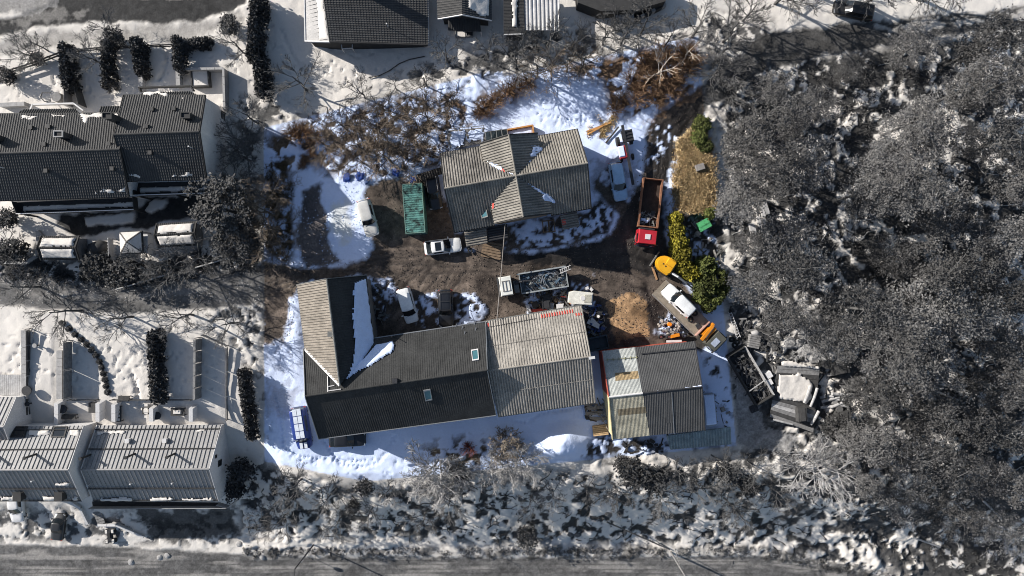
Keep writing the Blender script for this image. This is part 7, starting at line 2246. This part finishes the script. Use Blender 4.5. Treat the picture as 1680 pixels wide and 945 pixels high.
# rubble heap and clutter
rg3 = random.Random(12)
stone_in = M('rubble_stone', (.38, .34, .30), .9, .3, 3, .3)
for i in range(30):
    a = rg3.uniform(0, 6.28); k = math.sqrt(rg3.random())
    x, y = 1098 + math.cos(a) * k * 20, 533 + math.sin(a) * k * 15
    bm = bmesh.new(); bmesh.ops.create_icosphere(bm, subdivisions=1, radius=rg3.uniform(.10, .30))
    for v in bm.verts: v.co *= 1 + mnoise.noise(v.co * 4 + Vector((i * 5, 0, 0))) * .7
    me = bpy.data.meshes.new('rubble_stone'); bm.to_mesh(me); bm.free(); me.materials.append(stone_in)
    o = bpy.data.objects.new('rubble_stone', me); COL.objects.link(o); o.location = GS(x, y) + Vector((0, 0, .25 * (1 - k) + .1))
    tag(o, 'pale stone in the rubble heap beside the recovery truck', 'stone', 'rubble heap')
o = MB().cyl((0, 0, .25), .25, .5, n=14).build('buoy', M('bright_orange', (.8, .25, .02), .5), None); o.location = GS(1098, 532, .5) + Vector((0, 0, .3)); tag(o, 'small bright orange canister on the rubble heap', 'canister')
for lab, x, y, sz, rz, mt in (('grey cabinet lying by the scrap truck, next to the hall', 896, 500, (1.1, 1.1, .7), .1, metal_dark), ('pale fridge lying beside the grey cabinet', 905, 503, (.55, 1.0, .6), -.1, metal_grey), ('white tub between the fridge and the white trailer', 919, 503, (1.0, .7, .5), .1, trim_light), ('dark box of rubbish below the scrap truck bed', 897, 489, (1.0, .9, .5), .2, metal_dark), ('white sack at the north eave of the hall', 867, 506, (.5, 1.0, .5), .3, trim_light), ('dark crate at the left end of the scrap heap', 878, 500, (.8, .8, .5), .4, dark_wood)):
    m = MB(); m.box((0, 0, sz[2] / 2), sz, 0, .94); m.box((0, 0, sz[2] + .02), (sz[0] * .7, sz[1] * .7, .08)); one('appliance' if 'fridge' in lab or 'cabinet' in lab else 'box', lab, 'box', m, mt, GS(x, y, .4), rz)
one('plank', 'red-painted board along the north eave of the hall', 'plank', MB().bar((-1.0, 0, .2), (1.0, .2, .3), .35, .1), red_sheet, GS(884, 510))
one('sack', 'white sack on the dirty snow beside the white trailer', 'sack', MB().box((0, 0, .2), (.7, .45, .4), .3, .7), trim_light, GS(962, 473))
one('sack', 'second white sack right of the first, above the white trailer', 'sack', MB().box((0, 0, .2), (.45, .5, .4), .8, .7), trim_light, GS(970, 475))
def scrap_heap(lab, poly, n, mats, seed, lmin=.3, lmax=1.4):
    rgx = random.Random(seed); lo = np.min(poly, 0); hi = np.max(poly, 0)
    for mi, mt in enumerate(mats):
        m = MB(); k = 0
        while k < n // len(mats):
            x, y = rgx.uniform(lo[0], hi[0]), rgx.uniform(lo[1], hi[1])
            if sdf(poly, np.array([x]), np.array([y]))[0] < 0: continue
            p = GS(x, y); a = rgx.uniform(0, math.pi); L = rgx.uniform(lmin, lmax); k += 1
            d = Vector((math.cos(a), math.sin(a), rgx.uniform(-.2, .3))) * L / 2; c = p + Vector((0, 0, rgx.uniform(.05, .45)))
            t = rgx.random()
            if t < .5: m.bar(c - d, c + d, rgx.uniform(.06, .25), rgx.uniform(.04, .1))
            elif t < .75: m.tube([c - d, c + d * .3, c + d], rgx.uniform(.025, .06), 5)
            else: m.box(c, (rgx.uniform(.2, .7), rgx.uniform(.2, .7), rgx.uniform(.1, .4)), a, rgx.uniform(.6, 1))
        o = m.build('scrap', mt, None); o['kind'] = 'stuff'
scrap_heap('', [(858, 484), (930, 478), (930, 508), (880, 512)], 60, [metal_dark, metal_dull, brown_wood], 1)
scrap_heap('', [(960, 505), (985, 500), (995, 540), (975, 560), (965, 545)], 70, [metal_dark, M('blue_rubbish', (.05, .08, .2), .7, .4, 2), metal_dull], 2)
scrap_heap('', [(1082, 520), (1110, 512), (1126, 540), (1100, 556), (1084, 550)], 40, [metal_dark, grey_wood], 3)
scrap_heap('', [(606, 470), (626, 470), (636, 520), (614, 540)], 24, [metal_dark, metal_dull], 4)
scrap_heap('', [(955, 660), (996, 655), (1000, 690), (965, 690)], 36, [grey_wood, dark_wood], 5)
scrap_heap('', [(1020, 725), (1090, 720), (1090, 740), (1030, 742)], 26, [metal_dark, dark_wood], 6)
scrap_heap('', [(1150, 640), (1200, 655), (1196, 700), (1160, 700)], 18, [metal_dark, grey_wood], 7)
scrap_heap('', [(1120, 350), (1180, 380), (1190, 440), (1140, 430)], 50, [dark_wood, metal_dull, grey_wood], 8)
# stacked boards and a light crate by the shed
q = GS(985, 706, .5)
r = thing('pallet_stack', 'bright new-wood pallet stack beside the cream wall of the shed', 'pallets', q, .12)
for k in range(3):
    for i in range(6): MB().box((0, -.55 + i * .22, .15 + k * .22), (1.9, .17, .05)).build('slat', plank_wood, r)
    for x in (-.8, 0, .8): MB().box((x, 0, .07 + k * .22), (.12, 1.3, .11)).build('bearer', plank_wood, r)
for i, (x, y, L, lab) in enumerate(((978, 668, 3.0, 'grey board lying in the gap between hall and shed, uppermost'), (982, 676, 3.4, 'grey board in the gap between hall and shed, second from the top'), (984, 686, 2.6, 'grey board just above the bright pallet stack'))):
    one('plank', lab, 'plank', MB().bar((-L / 2, 0, .3), (L / 2, 0, .35), .45, .08), grey_wood, GS(x, y), .08)
m = MB(); m.tube([GS(983, 677) + Vector((0, 0, .4)), GS(994, 700) + Vector((0, 0, 1.6))], .05, 6); one('pole', 'thin pale pole leaning on the bright pallet stack', 'pole', m, grey_wood)
m = MB()
for dx in (0, 3.5):
    m.bar(GS(1193 + dx * 1.4, 512) + Vector((0, 0, .5)), GS(1207 + dx * 1.6, 556 - dx) + Vector((0, 0, .5)), .07, .09)
for k in range(10):
    t = (k + .5) / 10; m.bar(GS(1193 + 14 * t, 512 + 44 * t) + Vector((0, 0, .5)), GS(1198 + 14.6 * t, 512 + 40.5 * t) + Vector((0, 0, .5)), .06, .06)
one('ladder', 'pale ladder lying at the lot edge above the open scrap skip', 'ladder', m, trim_light)

# ------------------------------------------------------------------ timber yard on the right (grey)
q = GS(1231, 616, .9)
t = thing('scrap_skip', 'long open skip full of dark scrap at the edge of the timber yard', 'skip', q, heading(44, 74))
W, L = 2.5, 7.0
MB().box((0, 0, .2), (W, L, .12)).build('floor', metal_dark, t)
for sx in (-1, 1): MB().box((sx * W / 2, 0, .7), (.12, L, 1.2)).build('side_wall', wood_light_out if sx < 0 else wall_dark, t)
for sy in (-1, 1): MB().box((0, sy * L / 2, .7), (W - .14, .12, 1.2)).build('end_wall', wall_dark, t)
MB().bar((-1.2, 1.3, 1.32), (1.2, 1.5, 1.32), .1, .1).build('crossbar', wood_light_out, t)
scrap('scrap', t, (-1.1, -3.3, 1.1, 3.3), 90, [metal_dark, wall_dark, M('scrap_grey', g(.14), .7, .4, 2)], 21, lambda x, y: .5, .4, 2.0)
# board platform with snow
def yard_pt(x, y, z): return P(x, y, z + surf(*P(x, y, 0)[:2]))
q = G(1305, 655)
t = thing('timber_platform', 'low board-covered timber stack with a big snow patch and logs on it', 'timber stack', q, 0, None, world=True)
c = [yard_pt(1276, 600, 1.1), yard_pt(1345, 602, 1.1), yard_pt(1334, 710, .8), yard_pt(1263, 684, .8)]
z_ = Vector((0, 0, 1))
for i in range(15):
    a, b = i / 15, (i + .93) / 15
    kk = [c[0].lerp(c[3], a), c[1].lerp(c[2], a), c[1].lerp(c[2], b), c[0].lerp(c[3], b)]
    MB().slab([p + z_ * rg3.uniform(-.03, .03) for p in kk] if False else kk, (kk[1] - kk[0]).cross(kk[3] - kk[0]).normalized() * -1 if (kk[1] - kk[0]).cross(kk[3] - kk[0]).z < 0 else (kk[1] - kk[0]).cross(kk[3] - kk[0]).normalized(), -.06, rg3.uniform(0, .05)).build('plank', [wood_grey_out, wood_dark_out, wood_grey_out, wood_light_out][i % 4 if i > 9 else (0 if i < 2 else 1)], t)
for p in c: MB().bar(Vector((p.x, p.y, p.z - 1.6)), p - z_ * .06, .3, .3).build('bearer', wood_dark_out, t)
nn = (c[1] - c[0]).cross(c[3] - c[0]).normalized(); nn = nn if nn.z > 0 else -nn
blanket('snow_cover', snow_out, t, c[0] + nn * .05, nn, [(1276, 613), (1310, 612), (1330, 622), (1334, 650), (1326, 664), (1306, 658), (1276, 655), (1273, 640)], .2, .11, 81, .3)
blanket('snow_cover', snow_out, t, c[0] + nn * .06, nn, [(1283, 592), (1300, 593), (1345, 601), (1344, 607), (1300, 602), (1281, 600)], .2, .11, 83, .15)
def log(lab, a, b, r_, dz=.2, mt=None, sq=False, grp=None):
    p, q_ = GS(*a), GS(*b); m = MB(); dzv = Vector((0, 0, dz))
    if sq: m.bar(p + dzv, q_ + dzv, r_ * 2, r_ * 1.6)
    else: m.tube([p + dzv, p.lerp(q_, .5) + dzv * 1.1, q_ + dzv], [r_, r_ * .95, r_ * .85], 9)
    return one('beam' if sq else 'log', lab, 'beam' if sq else 'log', m, mt or wood_light_out, None, 0, grp)
log('left pale log lying on the snow of the board-covered stack', (1322, 630), (1312, 658), .22, 1.35)
log('right pale log lying on the snow of the board-covered stack', (1333, 634), (1322, 664), .18, 1.35)
for i, (a, b) in enumerate((((1344, 652), (1380, 645)), ((1346, 658), (1386, 648)), ((1362, 645), (1392, 647)), ((1356, 654), (1384, 655)), ((1344, 668), (1374, 664)), ((1370, 662), (1388, 666)), ((1348, 648), (1366, 650)), ((1360, 668), (1380, 660)))):
    log('pale log in the tangle right of the board-covered stack, %s from the top' % ORD[i], a, b, .2, .25 + .12 * (i % 3))
log('pale log propped at the lower corner of the board-covered stack', (1337, 672), (1324, 694), .2, 1.1)
log('pale log forking from the propped one at the lower corner', (1338, 682), (1354, 694), .16, .8)
log('thin pale log along the lower left edge of the board-covered stack', (1264, 686), (1296, 694), .14, .9)
for lab, x, y, s in (('upper white insulation block beside the open skip', 1261, 615, .75), ('lower white insulation block beside the open skip', 1262, 627, .7)):
    one('block', lab, 'block', MB().box((0, 0, .5), (s, s, 1.0), .5), M('block_white', g(.62), .8, .05), GS(x, y, .8))
q = GS(1237, 560, .6)
t = thing('pallet', 'pale stacked pallet with a rounded bag on top, above the open skip', 'pallet', q, -.2)
for k in range(6): MB().box((0, -.7 + k * .28, .5), (1.3, .24, .9)).build('plank', wood_grey_out, t)
MB().tube([(-.5, .9, .6), (0, 1.1, .7), (.5, .95, .6)], [.25, .4, .25], 10).build('bag', M('bag_pale', g(.36), .8, .1), t, True)
q = GS(1264, 564, .6); o = MB().cyl((0, 0, .45), .36, .9, n=16).build('drum', M('drum_grey', g(.12), .6, .2), None); o.location = q; tag(o, 'grey drum above the open skip', 'drum')
q = GS(1376, 671, .6); o = MB().cyl((0, 0, .45), .42, .9, n=16).build('drum', M('drum_grey', g(.12)), None); o.location = q; tag(o, 'grey drum right of the log tangle', 'drum')
tx = [(1210, 561), (1223, 557), (1213, 539), (1249, 520), (1275, 509), (1278, 497), (1271, 501), (1266, 493), (1260, 490), (1253, 481), (1201, 557), (1276, 572), (1206, 566), (1260, 573), (1272, 560), (1230, 535)]
for i, (x, y) in enumerate(tx):
    o = MB().torus((0, 0, .12), .28, .13, Vector((rg3.uniform(-.4, .4), rg3.uniform(-.4, .4), 1)).normalized(), 14, 7).build('tyre', rubber, None, True); o.location = GS(x, y, .2); tag(o, 'old tyre scattered above the open skip', 'tyre', 'old tyres at the timber yard')
for i, (x, y, s) in enumerate(((1322, 576, 1.0), (1296, 562, .8), (1336, 586, .8), (1312, 563, .6), (1350, 570, .7))):
    o = boulder(40 + i); o.data.materials[0] = M('pale_rock', g(.30), .9, .3, 2, .4); o.location = GS(x, y); o.scale = (s * 1.1, s, s); o.rotation_euler.z = i
    tag(o, ['large pale rock above the board-covered stack', 'pale rock left of the large one above the stack', 'pale rock at the upper right of the board-covered stack', 'small pale rock below the pale bare tree', 'pale rock at the forest foot above the log tangle'][i], 'boulder')
one('metal_plate', 'dark ribbed plate lying on the track below the open skip', 'plate', MB().box((0, 0, .15), (1.0, .9, .2)).box((-.2, 0, .28), (.25, .6, .08)).box((.2, 0, .28), (.25, .6, .08)), metal_dark, GS(1236, 670), .4)
for i, (x, y, sx, sy, h_, rz, lab) in enumerate(((1384, 688, 1.8, 2.2, .9, .1, 'dark box stack right of the timber yard'), (1312, 678, 1.1, 1.8, .9, .05, 'dark crate standing on the lower boards'), (1310, 588, 2.4, .5, .5, -.1, 'dark plank pile above the snow strip'), (1355, 598, 1.8, 1.3, .6, .1, 'dark crate at the upper right of the log tangle'), (1380, 604, 2.2, 1.6, .7, .2, 'long dark box at the forest edge'))):
    m = MB(); m.box((0, 0, h_ / 2 + (0 if i != 1 else .8)), (sx, sy, h_), 0, .97); m.box((0, 0, h_ + .04 + (0 if i != 1 else .8)), (sx * .6, sy * .9, .07)); one('crate', lab, 'crate', m, wood_dark_out, GS(x, y, .8), rz)
q = GS(1354, 706, .4)
t = thing('pallet', 'broken pallet of pale slats at the lower end of the timber yard', 'pallet', q, -.1)
for k in range(6): MB().box((-.9 + k * .36, 0, .2), (.12, .9, .08)).build('slat', wood_light_out, t)
for y in (-.3, .3): MB().box((0, y, .12), (2.2, .12, .08)).build('bearer', wood_light_out, t)
scrap_heap('', [(1196, 500), (1280, 500), (1300, 560), (1262, 580), (1200, 570)], 110, [metal_dark, wood_grey_out, M('scrap_grey', g(.14))], 31)
scrap_heap('', [(1340, 600), (1400, 610), (1396, 700), (1340, 700)], 70, [wood_dark_out, wood_grey_out], 32)
scrap_heap('', [(1255, 580), (1280, 575), (1276, 640), (1262, 650)], 36, [wood_grey_out, wood_dark_out, wood_light_out], 33)
# squared timbers beyond the hedge
for i, (a, b, r_, dz) in enumerate((((1230, 367), (1236, 392), .32, .5), ((1236, 394), (1242, 416), .34, .5), ((1242, 356), (1251, 401), .24, .5), ((1250, 360), (1259, 402), .22, .6), ((1258, 404), (1268, 438), .24, .5), ((1255, 366), (1262, 390), .18, .45), ((1263, 358), (1269, 378), .14, .4), ((1251, 334), (1257, 352), .26, .5), ((1238, 424), (1262, 420), .1, .5), ((1254, 452), (1272, 446), .1, .3), ((1247, 340), (1251, 356), .2, .5))):
    log('pale squared timber in the stack beyond the yellow-green hedge, %s from the near end' % ORD[i], a, b, r_, dz, wood_light_out, True)
for i, (a, b, r_) in enumerate((((1610, 820), (1640, 850), .14), ((1560, 820), (1590, 848), .12), ((1440, 610), (1470, 640), .12), ((1530, 640), (1570, 656), .12), ((1495, 880), (1540, 896), .14))):
    log('fallen pale trunk among the pines, %s' % ['right of two near the lower edge', 'left of two near the lower edge', 'right of the timber yard', 'in the middle of the forest', 'lowest on the slope'][i], a, b, r_, .3, bark_pale)
for i, (a, b) in enumerate((((995, 855), (1098, 900)), ((1150, 800), (1215, 795)), ((1060, 822), (1085, 828)), ((1165, 745), (1216, 775)), ((700, 800), (760, 790)))):
    log('thin dark fallen stem on the rocky slope, %s' % ['longest one, reaching down to the utility pole', 'below the lean-to roof', 'under the dark evergreen bushes', 'at the lower right lot corner', 'below the pale twiggy tree'][i], a, b, .1, .35, bark_out)
